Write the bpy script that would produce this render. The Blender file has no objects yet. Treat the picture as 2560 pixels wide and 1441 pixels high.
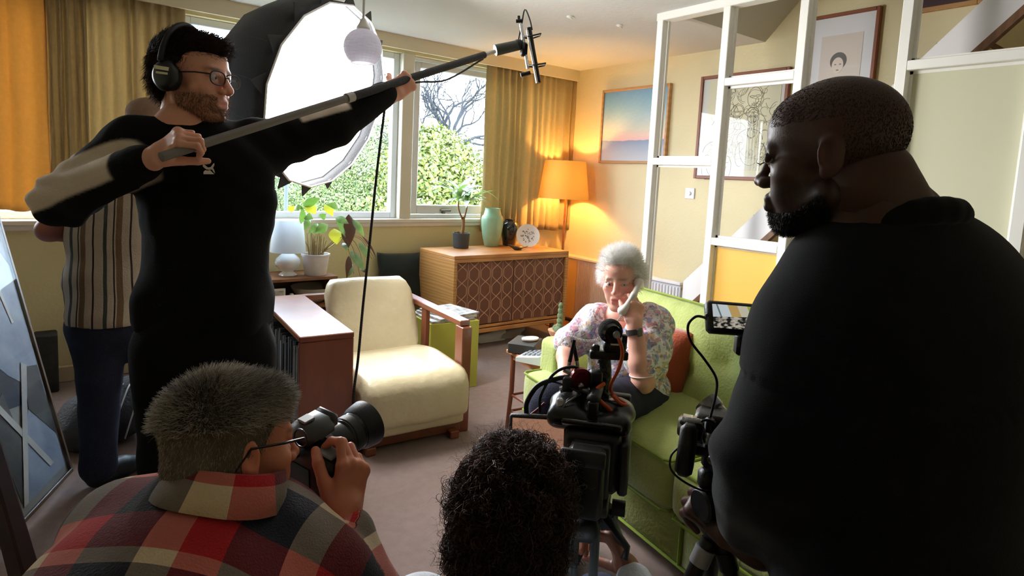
import bpy, bmesh, math, random
import numpy as np
from mathutils import Vector, Matrix

random.seed(7)
rng = np.random.default_rng(7)
scn = bpy.context.scene
COL = scn.collection

# ------------------------------------------------------------------ camera
FPX, CX, CY = 1526.1, 1280.0, 606.9
CAMZ = 1.363
def _rot(yaw, pit, rol):
    cy, sy = math.cos(yaw), math.sin(yaw)
    fwd = np.array([sy*math.cos(pit), cy*math.cos(pit), -math.sin(pit)])
    right = np.array([cy, -sy, 0.0]); up = np.cross(right, fwd)
    r = right*math.cos(rol)+up*math.sin(rol); u = -right*math.sin(rol)+up*math.cos(rol)
    return np.array([r, u, fwd])
RC = _rot(*[math.radians(a) for a in (37.7624, 6.11502, 2.78434)])
CPOS = np.array([0.0, 0.0, CAMZ])
cam_data = bpy.data.cameras.new('camera'); cam = bpy.data.objects.new('camera', cam_data); COL.objects.link(cam)
cam_data.sensor_width = 36.0; cam_data.lens = FPX/2560*36.0
cam_data.shift_x = 0.0; cam_data.shift_y = -(720.5-CY)/2560
cam_data.clip_start = 0.05; cam_data.clip_end = 300
cam.matrix_world = Matrix(((RC[0][0], RC[1][0], -RC[2][0], 0), (RC[0][1], RC[1][1], -RC[2][1], 0), (RC[0][2], RC[1][2], -RC[2][2], CAMZ), (0, 0, 0, 1)))
scn.camera = cam

# ------------------------------------------------------------------ view, world and exposure
scn.view_settings.view_transform = 'Standard'; scn.view_settings.look = 'None'
scn.view_settings.gamma = 1.0; scn.view_settings.use_curve_mapping = False
EXPOSURE = 1.35
SKY = 8.0
SOFT = 13.0
LAMP = 300.0
scn.view_settings.exposure = EXPOSURE
scn.cycles.use_denoising = True
scn.cycles.max_bounces = 10; scn.cycles.diffuse_bounces = 7; scn.cycles.glossy_bounces = 3
scn.cycles.transparent_max_bounces = 12; scn.cycles.transmission_bounces = 4
scn.cycles.caustics_reflective = False; scn.cycles.caustics_refractive = False
scn.cycles.sample_clamp_indirect = 6.0
w = bpy.data.worlds.new('world'); scn.world = w; w.use_nodes = True
nt = w.node_tree; nt.nodes.clear()
wo = nt.nodes.new('ShaderNodeOutputWorld'); bg = nt.nodes.new('ShaderNodeBackground')
tc = nt.nodes.new('ShaderNodeTexCoord'); nz = nt.nodes.new('ShaderNodeTexNoise'); cr = nt.nodes.new('ShaderNodeValToRGB')
nz.inputs['Scale'].default_value = 3.0; nz.inputs['Detail'].default_value = 5.0
cr.color_ramp.elements[0].position = 0.40; cr.color_ramp.elements[0].color = (0.46, 0.66, 0.88, 1)
cr.color_ramp.elements[1].position = 0.60; cr.color_ramp.elements[1].color = (0.95, 0.97, 1.0, 1)
nt.links.new(tc.outputs['Generated'], nz.inputs['Vector']); nt.links.new(nz.outputs['Fac'], cr.inputs['Fac'])
nt.links.new(cr.outputs['Color'], bg.inputs['Color']); nt.links.new(bg.outputs['Background'], wo.inputs['Surface'])
bg.inputs['Strength'].default_value = SKY

# ------------------------------------------------------------------ picture rays (used to take positions off the photograph)
def ray(x, y): return RC.T @ np.array([(x-CX)/FPX, -(y-CY)/FPX, 1.0])
def P(x, y, d): return CPOS+ray(x, y)*d
def onZ(x, y, z): r = ray(x, y); return CPOS+r*(z-CAMZ)/r[2]
def onY(x, y, Y): r = ray(x, y); return CPOS+r*Y/r[1]
def onX(x, y, X): r = ray(x, y); return CPOS+r*X/r[0]

# ------------------------------------------------------------------ materials
def lin(c):
    c = np.array(c[:3], float)/255.0
    return tuple(np.where(c <= 0.04045, c/12.92, ((c+0.055)/1.055)**2.4))+(1.0,)
MATS = {}
def M(name, col, rough=0.6, metal=0.0, noise=None, bump=None, spec=0.5, sheen=0.0, coat=0.0, emit=None, translucent=None, col2=None, coords='Object', stretch=None, wave=None):
    """col: sRGB 0-255. noise=(scale, amount) mixes towards col2 (or a darker col). bump=(scale, strength). wave=(scale, distortion, axis)."""
    if name in MATS: return MATS[name]
    m = bpy.data.materials.new(name); m.use_nodes = True; t = m.node_tree; b = t.nodes['Principled BSDF']
    c1 = lin(col); b.inputs['Base Color'].default_value = c1; b.inputs['Roughness'].default_value = rough; b.inputs['Metallic'].default_value = metal
    b.inputs['Specular IOR Level'].default_value = spec
    if sheen: b.inputs['Sheen Weight'].default_value = sheen; b.inputs['Sheen Roughness'].default_value = 0.4
    if coat: b.inputs['Coat Weight'].default_value = coat
    vec = None
    if noise or bump or wave:
        tcn = t.nodes.new('ShaderNodeTexCoord'); mp = t.nodes.new('ShaderNodeMapping'); t.links.new(tcn.outputs[coords], mp.inputs['Vector'])
        if stretch: mp.inputs['Scale'].default_value = stretch
        vec = mp.outputs['Vector']
    if noise or wave:
        if wave:
            n = t.nodes.new('ShaderNodeTexWave'); n.inputs['Scale'].default_value = wave[0]; n.inputs['Distortion'].default_value = wave[1]; n.bands_direction = wave[2]
            n.inputs['Detail'].default_value = 3; amt = wave[3] if len(wave) > 3 else 0.5
        else:
            n = t.nodes.new('ShaderNodeTexNoise'); n.inputs['Scale'].default_value = noise[0]; n.inputs['Detail'].default_value = 4; amt = noise[1]
        t.links.new(vec, n.inputs['Vector'])
        r = t.nodes.new('ShaderNodeValToRGB'); r.color_ramp.elements[0].position = 0.3; r.color_ramp.elements[1].position = 0.7
        cc = lin(col2) if col2 else tuple(x*0.55 for x in c1[:3])+(1.0,)
        r.color_ramp.elements[0].color = c1
        r.color_ramp.elements[1].color = tuple(c1[i]*(1-amt)+cc[i]*amt for i in range(3))+(1.0,)
        t.links.new(n.outputs['Fac'], r.inputs['Fac']); t.links.new(r.outputs['Color'], b.inputs['Base Color'])
    if bump:
        n2 = t.nodes.new('ShaderNodeTexNoise'); n2.inputs['Scale'].default_value = bump[0]; n2.inputs['Detail'].default_value = 5
        t.links.new(vec, n2.inputs['Vector']); bp = t.nodes.new('ShaderNodeBump'); bp.inputs['Strength'].default_value = bump[1]; bp.inputs['Distance'].default_value = 0.02
        t.links.new(n2.outputs['Fac'], bp.inputs['Height']); t.links.new(bp.outputs['Normal'], b.inputs['Normal'])
    if emit: b.inputs['Emission Color'].default_value = lin(emit[0]); b.inputs['Emission Strength'].default_value = emit[1]
    if translucent:
        o = t.nodes['Material Output']; tr = t.nodes.new('ShaderNodeBsdfTranslucent'); mx = t.nodes.new('ShaderNodeMixShader')
        mx.inputs['Fac'].default_value = translucent[1]; tr.inputs['Color'].default_value = lin(translucent[0])
        t.links.new(b.outputs['BSDF'], mx.inputs[1]); t.links.new(tr.outputs['BSDF'], mx.inputs[2]); t.links.new(mx.outputs['Shader'], o.inputs['Surface'])
    MATS[name] = m; return m
def attr_mat(name, attr='tint', rough=0.6, sheen=0.0, bump=None, spec=0.5):
    """colour comes from a per-vertex attribute that stores the thing's own colours (print, weave, strand colour)"""
    m = M(name, (128, 128, 128), rough=rough, sheen=sheen, bump=bump, spec=spec)
    t = m.node_tree; a = t.nodes.new('ShaderNodeAttribute'); a.attribute_name = attr
    t.links.new(a.outputs['Color'], t.nodes['Principled BSDF'].inputs['Base Color']); return m
def glass_mat(name='window_glass', tint=(252, 253, 253), fac=0.06):
    m = bpy.data.materials.new(name); m.use_nodes = True; t = m.node_tree; t.nodes.clear()
    o = t.nodes.new('ShaderNodeOutputMaterial'); tr = t.nodes.new('ShaderNodeBsdfTransparent'); gl = t.nodes.new('ShaderNodeBsdfGlossy')
    lw = t.nodes.new('ShaderNodeLayerWeight'); lw.inputs['Blend'].default_value = 0.5; pw_ = t.nodes.new('ShaderNodeMath'); pw_.operation = 'POWER'; pw_.inputs[1].default_value = 5.0; fr = t.nodes.new('ShaderNodeMath'); fr.operation = 'MULTIPLY_ADD'; fr.inputs[1].default_value = 7.5*fac; fr.inputs[2].default_value = 0.02; t.links.new(lw.outputs['Facing'], pw_.inputs[0]); t.links.new(pw_.outputs[0], fr.inputs[0]); mx = t.nodes.new('ShaderNodeMixShader')
    tr.inputs['Color'].default_value = lin(tint); gl.inputs['Roughness'].default_value = 0.02
    t.links.new(fr.outputs[0], mx.inputs['Fac']); t.links.new(tr.outputs['BSDF'], mx.inputs[1]); t.links.new(gl.outputs['BSDF'], mx.inputs[2])
    t.links.new(mx.outputs['Shader'], o.inputs['Surface']); MATS[name] = m; return m

# ------------------------------------------------------------------ mesh building
def norm(v): v = np.array(v, float); n = np.linalg.norm(v); return v/n if n > 1e-12 else v
def frame(z, x=None):
    """3x3 whose columns are x, y, z axes"""
    z = norm(z); x = np.array((1., 0, 0) if x is None else x, float)
    if abs(np.dot(norm(x), z)) > 0.98: x = np.array((0., 1, 0)) if abs(z[1]) < 0.9 else np.array((0, 0, 1.))
    x = norm(x-z*np.dot(x, z)); y = np.cross(z, x); return np.array([x, y, z]).T
def RZ(a): c, s = math.cos(a), math.sin(a); return np.array([[c, -s, 0], [s, c, 0], [0, 0, 1.]])
def RX(a): c, s = math.cos(a), math.sin(a); return np.array([[1., 0, 0], [0, c, -s], [0, s, c]])
def RY(a): c, s = math.cos(a), math.sin(a); return np.array([[c, 0, s], [0, 1., 0], [-s, 0, c]])
D2R = math.pi/180

class MB:
    """collects shapes; build() links them as one mesh object"""
    def __init__(s): s.v = []; s.f = []; s.mi = []; s.n = 0; s.cur = 0; s.cols = None
    def add(s, verts, faces, mi=None):
        verts = np.asarray(verts, float); s.v.append(verts)
        for f in faces: s.f.append([i+s.n for i in f]); s.mi.append(s.cur if mi is None else mi)
        s.n += len(verts); return s
    def box(s, c, size, R=None, bev=0.0, mi=None):
        h = np.array(size, float)/2; c = np.array(c, float)
        if bev <= 0 or bev >= h.min():
            if bev > 0: bev = h.min()*0.98
        if bev <= 0:
            vs = np.array([[x, y, z] for x in (-1, 1) for y in (-1, 1) for z in (-1, 1)], float)*h
            fs = [(0, 1, 3, 2), (4, 6, 7, 5), (0, 4, 5, 1), (2, 3, 7, 6), (0, 2, 6, 4), (1, 5, 7, 3)]
        else:
            vs = []; idx = {}
            for sx in (-1, 1):
                for sy in (-1, 1):
                    for sz in (-1, 1):
                        for a in range(3):
                            p = np.array([sx, sy, sz], float)*(h-bev); p[a] += (sx, sy, sz)[a]*bev
                            idx[(sx, sy, sz, a)] = len(vs); vs.append(p)
            fs = []
            I = lambda sx, sy, sz, a: idx[(sx, sy, sz, a)]
            for q in (-1, 1):
                f = [I(q, -1, -1, 0), I(q, 1, -1, 0), I(q, 1, 1, 0), I(q, -1, 1, 0)]; fs.append(f if q > 0 else f[::-1])
                f = [I(-1, q, -1, 1), I(-1, q, 1, 1), I(1, q, 1, 1), I(1, q, -1, 1)]; fs.append(f if q > 0 else f[::-1])
                f = [I(-1, -1, q, 2), I(1, -1, q, 2), I(1, 1, q, 2), I(-1, 1, q, 2)]; fs.append(f if q > 0 else f[::-1])
            for a1 in (-1, 1):
                for a2 in (-1, 1):
                    for f, par in (([I(a1, a2, -1, 0), I(a1, a2, 1, 0), I(a1, a2, 1, 1), I(a1, a2, -1, 1)], a1*a2 < 0),
                                   ([I(a1, -1, a2, 0), I(a1, 1, a2, 0), I(a1, 1, a2, 2), I(a1, -1, a2, 2)], a1*a2 > 0),
                                   ([I(-1, a1, a2, 1), I(1, a1, a2, 1), I(1, a1, a2, 2), I(-1, a1, a2, 2)], a1*a2 < 0)):
                        fs.append(f[::-1] if not par else f)
            for sx in (-1, 1):
                for sy in (-1, 1):
                    for sz in (-1, 1):
                        f = [I(sx, sy, sz, 0), I(sx, sy, sz, 1), I(sx, sy, sz, 2)]; fs.append(f if sx*sy*sz > 0 else f[::-1])
            vs = np.array(vs)
        if R is not None: vs = vs@np.array(R).T
        return s.add(vs+c, fs, mi)
    def bar(s, a, b, w, t, up=(0, 0, 1), bev=0.0, mi=None):
        """box of section w (sideways) x t (along up) from a to b"""
        a, b = np.array(a, float), np.array(b, float); d = b-a; L = np.linalg.norm(d); d = d/L
        up = np.array(up, float); up = norm(up-d*np.dot(up, d)); sd = np.cross(up, d)
        return s.box((a+b)/2, (w, L, t), np.array([sd, d, up]).T, bev, mi)
    def tube(s, pts, r, n=8, caps=True, mi=None, flat=None, up=None):
        pts = np.array(pts, float); m = len(pts); rr = np.full(m, r, float) if np.isscalar(r) else np.array(r, float)
        tg = np.gradient(pts, axis=0); vs = []; prev = None
        for i in range(m):
            z = norm(tg[i])
            F = frame(z, up if (prev is None and up is not None) else (prev if prev is not None else None)); prev = F[:, 0]
            for k in range(n):
                a = 2*math.pi*k/n; vs.append(pts[i]+rr[i]*(F[:, 0]*math.cos(a)*(flat or 1)+F[:, 1]*math.sin(a)))
        fs = [(i*n+k, i*n+(k+1) % n, (i+1)*n+(k+1) % n, (i+1)*n+k) for i in range(m-1) for k in range(n)]
        if caps: fs += [tuple(range(n))[::-1], tuple((m-1)*n+k for k in range(n))]
        return s.add(vs, fs, mi)
    def cyl(s, a, b, r, r2=None, n=20, caps=True, mi=None): return s.tube([a, b], [r, r if r2 is None else r2], n, caps, mi)
    def lathe(s, prof, c=(0, 0, 0), n=32, R=None, mi=None, close=False, sx=1, sy=1):
        prof = np.array(prof, float); m = len(prof); vs = []
        for r, z in prof:
            for k in range(n):
                a = 2*math.pi*k/n; vs.append((r*math.cos(a)*sx, r*math.sin(a)*sy, z))
        fs = [(i*n+k, i*n+(k+1) % n, (i+1)*n+(k+1) % n, (i+1)*n+k) for i in range(m-1) for k in range(n)]
        if prof[0][0] > 1e-6 and not (close and np.allclose(prof[0], prof[-1])): fs.append(tuple(range(n))[::-1])
        if prof[-1][0] > 1e-6 and not close: fs.append(tuple((m-1)*n+k for k in range(n)))
        vs = np.array(vs)
        if R is not None: vs = vs@np.array(R).T
        return s.add(vs+np.array(c), fs, mi)
    def ball(s, c, r, R=None, n=16, m=10, mi=None):
        r = np.full(3, r, float) if np.isscalar(r) else np.array(r, float)
        vs = []
        for i in range(m+1):
            t = math.pi*i/m
            for k in range(n): a = 2*math.pi*k/n; vs.append((math.sin(t)*math.cos(a), math.sin(t)*math.sin(a), -math.cos(t)))
        fs = [(i*n+k, i*n+(k+1) % n, (i+1)*n+(k+1) % n, (i+1)*n+k) for i in range(m) for k in range(n)]
        vs = np.array(vs)*r
        if R is not None: vs = vs@np.array(R).T
        return s.add(vs+np.array(c), fs, mi)
    def prism(s, poly, a, b, mi=None):
        """poly: list of 3d points; extruded by the vector from a to b"""
        poly = np.array(poly, float); n = len(poly); off = np.array(b, float)-np.array(a, float)
        vs = np.vstack([poly, poly+off]); nn = np.cross(poly[1]-poly[0], poly[2]-poly[1])
        fl = np.dot(nn, off) > 0
        fs = [tuple(range(n))[::-1], tuple(range(n, 2*n))]+[(i, (i+1) % n, n+(i+1) % n, n+i) for i in range(n)]
        if not fl: fs = [f[::-1] for f in fs]
        return s.add(vs, fs, mi)
    def quad(s, a, b, c, d, mi=None): return s.add([a, b, c, d], [(0, 1, 2, 3)], mi)
    def grid(s, V, mi=None, close_u=False):
        V = np.array(V, float); nu, nv = V.shape[:2]
        fs = [(i*nv+j, ((i+1) % nu)*nv+j, ((i+1) % nu)*nv+j+1, i*nv+j+1) for i in range(nu if close_u else nu-1) for j in range(nv-1)]
        return s.add(V.reshape(-1, 3), fs, mi)
    def mesh(s, name):
        me = bpy.data.meshes.new(name)
        V = np.vstack(s.v) if s.v else np.zeros((0, 3)); me.from_pydata(V.tolist(), [], s.f); return me
    def build(s, name, mats, parent=None, smooth=False, origin=None, wn=None):
        me = s.mesh(name)
        if not isinstance(mats, (list, tuple)): mats = [mats]
        for m in mats: me.materials.append(m)
        if len(mats) > 1: me.polygons.foreach_set('material_index', s.mi)
        return link(name, me, parent, smooth, origin, wn)
def link(name, me, parent=None, smooth=False, origin=None, wn=None):
    o = bpy.data.objects.new(name, me); COL.objects.link(o)
    if origin is not None:
        me.transform(Matrix.Translation(Vector([-x for x in origin])))
    if smooth:
        me.polygons.foreach_set('use_smooth', [True]*len(me.polygons))
        if smooth != 'all':
            try: me.set_sharp_from_angle(angle=math.radians(40 if smooth is True else smooth))
            except Exception: pass
    if parent is not None: setpar(o, parent, origin)
    elif origin is not None: o.location = [float(x) for x in origin]
    return o
def setpar(o, parent, origin=None):
    """o's mesh is in world coordinates (minus origin); keep it there under an unrotated parent"""
    o.parent = parent
    base = np.array(origin if origin is not None else (0, 0, 0), float)
    q = parent; off = np.zeros(3)
    while q is not None: off += np.array(q.location); q = q.parent
    o.location = [float(x) for x in (base-off)]
def thing(name, label, cat, loc=(0, 0, 0), group=None):
    o = bpy.data.objects.new(name, None); COL.objects.link(o); o.location = [float(x) for x in loc]; o.empty_display_size = 0.1
    return tag(o, label, cat, group)
def tag(o, label, cat, group=None):
    o['label'] = label; o['category'] = cat
    if group: o['group'] = group
    return o
def struct(o, label=None, cat=None):
    o['kind'] = 'structure'
    if label: o['label'] = label
    if cat: o['category'] = cat
    return o
def ctr(o):
    """move a mesh object's origin to the middle of its base"""
    me = o.data; v = np.empty(len(me.vertices)*3); me.vertices.foreach_get('co', v); v = v.reshape(-1, 3)
    c = np.array([(v[:, 0].min()+v[:, 0].max())/2, (v[:, 1].min()+v[:, 1].max())/2, v[:, 2].min()])
    me.transform(Matrix.Translation(Vector([-x for x in c]))); o.location = o.location+Vector(c.tolist())
    for ch in o.children: ch.location = ch.location-Vector(c.tolist())
    return o
def bezier(pts, n=24):
    """Catmull-Rom through pts"""
    p = np.array(pts, float); p = np.vstack([2*p[0]-p[1], p, 2*p[-1]-p[-2]]); out = []
    seg = len(p)-3
    for i in range(seg):
        m = max(2, n//seg)
        for t in np.linspace(0, 1, m, endpoint=(i == seg-1)):
            a, b, c, d = p[i:i+4]
            out.append(0.5*((2*b)+(c-a)*t+(2*a-5*b+4*c-d)*t*t+(3*b-a-3*c+d)*t**3))
    return np.array(out)
def set_tint(o, cols, attr='tint', domain='POINT'):
    me = o.data; a = me.color_attributes.new(attr, 'FLOAT_COLOR', domain)
    cols = np.asarray(cols, float)
    if cols.shape[1] == 3: cols = np.hstack([cols, np.ones((len(cols), 1))])
    a.data.foreach_set('color', cols.astype(np.float32).ravel())
def vnoise(p, scale, seed=0):
    """cheap smooth noise in -1..1 from layered sines"""
    p = np.asarray(p, float)*scale; r = np.random.default_rng(seed); o = np.zeros(len(p))
    for k in range(6):
        d = r.normal(size=3); o += np.sin(p@d*(1+0.35*k)+r.uniform(0, 6.28))/(1+0.35*k)
    return o/3.0

# ------------------------------------------------------------------ smooth solid modelling (signed distance fields turned into one surface)
class Solid:
    def __init__(s, k=0.02): s.p = []; s.k = k
    def cap(s, a, b, ra, rb=None, k=None, sub=False):
        rb = ra if rb is None else rb; a, b = np.array(a, float), np.array(b, float); R = max(ra, rb)
        s.p.append((np.minimum(a, b)-R, np.maximum(a, b)+R, ('c', a, b, ra, rb), s.k if k is None else k, sub)); return s
    def chain(s, pts, rs, k=None):
        for i in range(len(pts)-1): s.cap(pts[i], pts[i+1], rs[i], rs[i+1], k)
        return s
    def ell(s, c, r, R=None, k=None, sub=False):
        c = np.array(c, float); r = np.full(3, r, float) if np.isscalar(r) else np.array(r, float); R = np.eye(3) if R is None else np.array(R)
        e = np.abs(R)@r
        s.p.append((c-e, c+e, ('e', c, r, R), s.k if k is None else k, sub)); return s
    def box(s, c, half, R=None, rd=0.01, k=None, sub=False):
        c = np.array(c, float); half = np.array(half, float); R = np.eye(3) if R is None else np.array(R); e = np.abs(R)@half
        s.p.append((c-e, c+e, ('b', c, half, R, rd), s.k if k is None else k, sub)); return s
    def xf(s, T):
        """apply a rigid+scale transform (R, t, sc) to everything added so far, returning a new Solid"""
        R, t, sc = T; o = Solid(s.k*sc); R = np.array(R); t = np.array(t, float)
        for lo, hi, q, k, sub in s.p:
            if q[0] == 'c': o.cap(R@(q[1]*sc)+t, R@(q[2]*sc)+t, q[3]*sc, q[4]*sc, k*sc, sub)
            elif q[0] == 'e': o.ell(R@(q[1]*sc)+t, q[2]*sc, R@q[3], k*sc, sub)
            else: o.box(R@(q[1]*sc)+t, q[2]*sc, R@q[3], q[4]*sc, k*sc, sub)
        return o
    def join(s, o): s.p += o.p; return s
    @staticmethod
    def dist(q, p):
        if q[0] == 'c':
            _, a, b, ra, rb = q; ab = b-a; L = ab@ab; t = np.clip(((p-a)@ab)/max(L, 1e-12), 0, 1)
            return np.linalg.norm(p-a-t[..., None]*ab, axis=-1)-(ra+(rb-ra)*t)
        if q[0] == 'e':
            _, c, r, R = q; l = (p-c)@R; k0 = np.linalg.norm(l/r, axis=-1); k1 = np.linalg.norm(l/(r*r), axis=-1)
            return np.where(k1 > 1e-9, k0*(k0-1)/np.maximum(k1, 1e-9), -r.min())
        _, c, h, R, rd = q; l = np.abs((p-c)@R)-(h-rd)
        return np.linalg.norm(np.maximum(l, 0), axis=-1)+np.minimum(l.max(-1), 0)-rd
    def field(s, h):
        adds = [x for x in s.p if not x[4]]
        lo = np.min([x[0] for x in adds], 0)-3*h; hi = np.max([x[1] for x in adds], 0)+3*h
        n = np.ceil((hi-lo)/h).astype(int)+1; F = np.full(n, 1.0, np.float64)
        ax = [lo[i]+h*np.arange(n[i]) for i in range(3)]
        for plo, phi, q, k, sub in s.p:
            m = k+2.5*h
            i0 = np.maximum(np.floor((plo-m-lo)/h).astype(int), 0); i1 = np.minimum(np.ceil((phi+m-lo)/h).astype(int)+1, n)
            if (i1 <= i0).any(): continue
            sl = tuple(slice(i0[j], i1[j]) for j in range(3))
            g = np.stack(np.meshgrid(ax[0][sl[0]], ax[1][sl[1]], ax[2][sl[2]], indexing='ij'), -1)
            d = Solid.dist(q, g); f = F[sl]
            if sub:
                t = np.clip(0.5-0.5*(f+d)/max(k, 1e-6), 0, 1); F[sl] = f*(1-t)-d*t+k*t*(1-t)
            else:
                t = np.clip(0.5+0.5*(d-f)/max(k, 1e-6), 0, 1); F[sl] = d*(1-t)+f*t-k*t*(1-t)
        return F, lo
    def surf(s, h, cut=None, smooth=2):
        """-> verts, quads.  cut: function(points)->signed value, kept where negative (open clean edges)"""
        F, lo = s.field(h)
        S = F < 0; nx, ny, nz = F.shape
        acc = np.zeros((nx-1, ny-1, nz-1, 3)); cnt = np.zeros((nx-1, ny-1, nz-1))
        corners = [(i, j, k) for i in (0, 1) for j in (0, 1) for k in (0, 1)]
        sub = lambda A, c: A[c[0]:nx-1+c[0], c[1]:ny-1+c[1], c[2]:nz-1+c[2]]
        for a in corners:
            for ax in range(3):
                if a[ax] == 1: continue
                b = list(a); b[ax] = 1; b = tuple(b)
                fa, fb = sub(F, a), sub(F, b); m = (fa < 0) != (fb < 0)
                t = np.where(m, fa/np.where(m, fa-fb, 1), 0)
                for d in range(3): acc[..., d] += np.where(m, a[d]+(t if d == ax else 0), 0)
                cnt += m
        act = cnt > 0; idx = np.full(act.shape, -1); idx[act] = np.arange(act.sum())
        ii = np.argwhere(act); V = lo+h*(ii+acc[act]/cnt[act][:, None])
        Q = []
        for ax in range(3):
            o1, o2 = [(1, 2), (2, 0), (0, 1)][ax]
            a = S[tuple(slice(0, -1) if d == ax else slice(1, -1) for d in range(3))]
            b = S[tuple(slice(1, None) if d == ax else slice(1, -1) for d in range(3))]
            for ch, flip in ((a & ~b, False), (~a & b, True)):
                e = np.argwhere(ch)
                if not len(e): continue
                e = e+np.array([0 if d == ax else 1 for d in range(3)])
                u1 = np.zeros(3, int); u1[o1] = 1; u2 = np.zeros(3, int); u2[o2] = 1
                ok = np.all(e < np.array(act.shape), 1); e = e[ok]
                g = [idx[tuple((e-u1-u2).T)], idx[tuple((e-u2).T)], idx[tuple(e.T)], idx[tuple((e-u1).T)]]
                q = np.stack(g, 1); q = q[(q >= 0).all(1)]
                Q.append(q[:, ::-1] if flip else q)
        Q = np.vstack(Q)
        for _ in range(smooth):
            nb = np.zeros_like(V); c = np.zeros(len(V))
            for j in range(4):
                for l in ((j+1) % 4, (j+3) % 4):
                    np.add.at(nb, Q[:, j], V[Q[:, l]]); np.add.at(c, Q[:, j], 1)
            V = V*0.5+0.5*nb/np.maximum(c, 1)[:, None]
        if cut is not None:
            k = cut(V) < 0; kq = k[Q].all(1); Q = Q[kq]
            used = np.zeros(len(V), bool); used[Q.ravel()] = True
            mp = np.cumsum(used)-1; V = V[used]; Q = mp[Q]
        return V, Q
def normals_of(V, Q):
    n = np.cross(V[Q[:, 1]]-V[Q[:, 0]], V[Q[:, 2]]-V[Q[:, 0]]); N = np.zeros_like(V)
    for j in range(4): np.add.at(N, Q[:, j], n)
    return N/np.maximum(np.linalg.norm(N, axis=1), 1e-12)[:, None]
def mesh_vq(name, parts, mats, parent=None, origin=None, tint=None, smooth='all', thick=0.0):
    """parts: list of (V, Q, material index or array)"""
    V = np.vstack([p[0] for p in parts]); n = 0; Q = []; MI = []
    for p in parts:
        q = np.asarray(p[1]); Q.append(q+n); n += len(p[0]); MI.append(np.full(len(q), p[2]) if np.isscalar(p[2]) else p[2])
    Q = np.vstack(Q); MI = np.concatenate(MI)
    me = bpy.data.meshes.new(name); me.from_pydata(V.tolist(), [], Q.tolist())
    for m in (mats if isinstance(mats, (list, tuple)) else [mats]): me.materials.append(m)
    me.polygons.foreach_set('material_index', MI.astype(np.int32))
    o = link(name, me, parent, smooth, origin)
    if tint is not None: set_tint(o, tint)
    return o
# ================================================================== the setting
YW = 4.47; XR = 4.092; ZC = 2.40
WALL = M('cream_wall_paint', (224, 212, 172), rough=0.75, noise=(3.0, 0.12), bump=(60, 0.12))
CEIL = M('ceiling_paint', (212, 211, 209), rough=0.85, noise=(1.2, 0.10), bump=(30, 0.1))
WHITE = M('white_gloss_paint', (238, 237, 232), rough=0.35, noise=(6, 0.06))
PELM = M('pelmet_paint', (219, 207, 176), rough=0.7, noise=(3, 0.1))
CARPET = M('pink_brown_carpet', (196, 168, 158), rough=0.95, noise=(26, 0.32), bump=(420, 0.9), spec=0.1, sheen=0.25)
GLASS = glass_mat()

struct(MB().box((1.0, 1.0, -0.05), (6.4, 7.2, 0.1)).build('floor', CARPET), 'pink brown short pile carpet covering the whole room')
# ceiling with the opening over the stairs
mb = MB()
mb.box((0.43, 1.05, ZC+0.06), (5.26, 7.1, 0.12)); mb.box((3.616, 3.535, ZC+0.06), (1.112, 2.13, 0.12))
struct(mb.build('ceiling', CEIL))
mb = MB(); a, b = 2.47, 1.0
mb.prism([(3.06, a, ZC), (3.06, a-0.23, ZC+0.245), (3.06, a-1.6, ZC+1.75), (3.06, a-1.5, ZC+1.85), (3.06, a+0.1, ZC+0.1)], (3.06, 0, 0), (XR, 0, 0))
struct(mb.build('trim_1', M('sloping_soffit_paint', (196, 192, 180), rough=0.8)))
struct(MB().box((3.58, 0.0, 4.25), (1.2, 5.2, 0.1)).build('ceiling_stairwell', CEIL))
struct(MB().box((3.08, -0.03, 3.31), (0.06, 5.0, 1.7)).build('wall_stairwell', WALL))
# right wall
struct(MB().box((XR+0.05, 1.05, 2.1), (0.1, 7.1, 4.2)).build('wall_right', WALL))
struct(MB().box((-2.2, 1.05, 1.2), (0.1, 7.1, 2.4)).build('wall_left', WALL))
struct(MB().box((1.0, -2.5, 2.1), (6.4, 0.1, 4.2)).build('wall_back', WALL))
# window wall with a ribbon of windows
WX0, WX1, WZ0, WZ1 = -1.25, 4.02, 0.985, 2.295
mb = MB()
mb.box(((-2.2+XR)/2, YW+0.06, WZ0/2), (XR+2.2, 0.12, WZ0)); mb.box(((-2.2+XR)/2, YW+0.06, (WZ1+ZC)/2), (XR+2.2, 0.12, ZC-WZ1))
mb.box(((-2.2+WX0)/2, YW+0.06, (WZ0+WZ1)/2), (WX0+2.2, 0.12, WZ1-WZ0)); mb.box(((XR+WX1)/2, YW+0.06, (WZ0+WZ1)/2), (XR-WX1, 0.12, WZ1-WZ0))
struct(mb.build('wall_window', M('ochre_wall_paint', (220, 206, 160), rough=0.75, noise=(3.0, 0.15), bump=(60, 0.12))))
struct(MB().box(((-2.15+XR)/2, 4.366, (2.30+ZC)/2), (XR+2.15, 0.018, ZC-2.30)).build('trim_pelmet', PELM))
# sill
struct(MB().box(((WX0+WX1)/2, YW+0.012, 0.968), (WX1-WX0+0.06, 0.094, 0.035), bev=0.006).box(((WX0+WX1)/2, YW-0.008, 0.94), (WX1-WX0+0.04, 0.03, 0.03)).build('trim_sill', M('sill_paint', (222, 214, 206), rough=0.4)))
struct(MB().box(((-2.1+XR)/2, YW-0.012, 0.05), (XR+2.1, 0.024, 0.10), bev=0.006).build('baseboard_window', M('skirting_paint', (196, 180, 150), rough=0.5)))
struct(MB().box((XR-0.012, 1.0, 0.05), (0.024, 6.8, 0.10), bev=0.006).build('baseboard_right', MATS['skirting_paint']))
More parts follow.
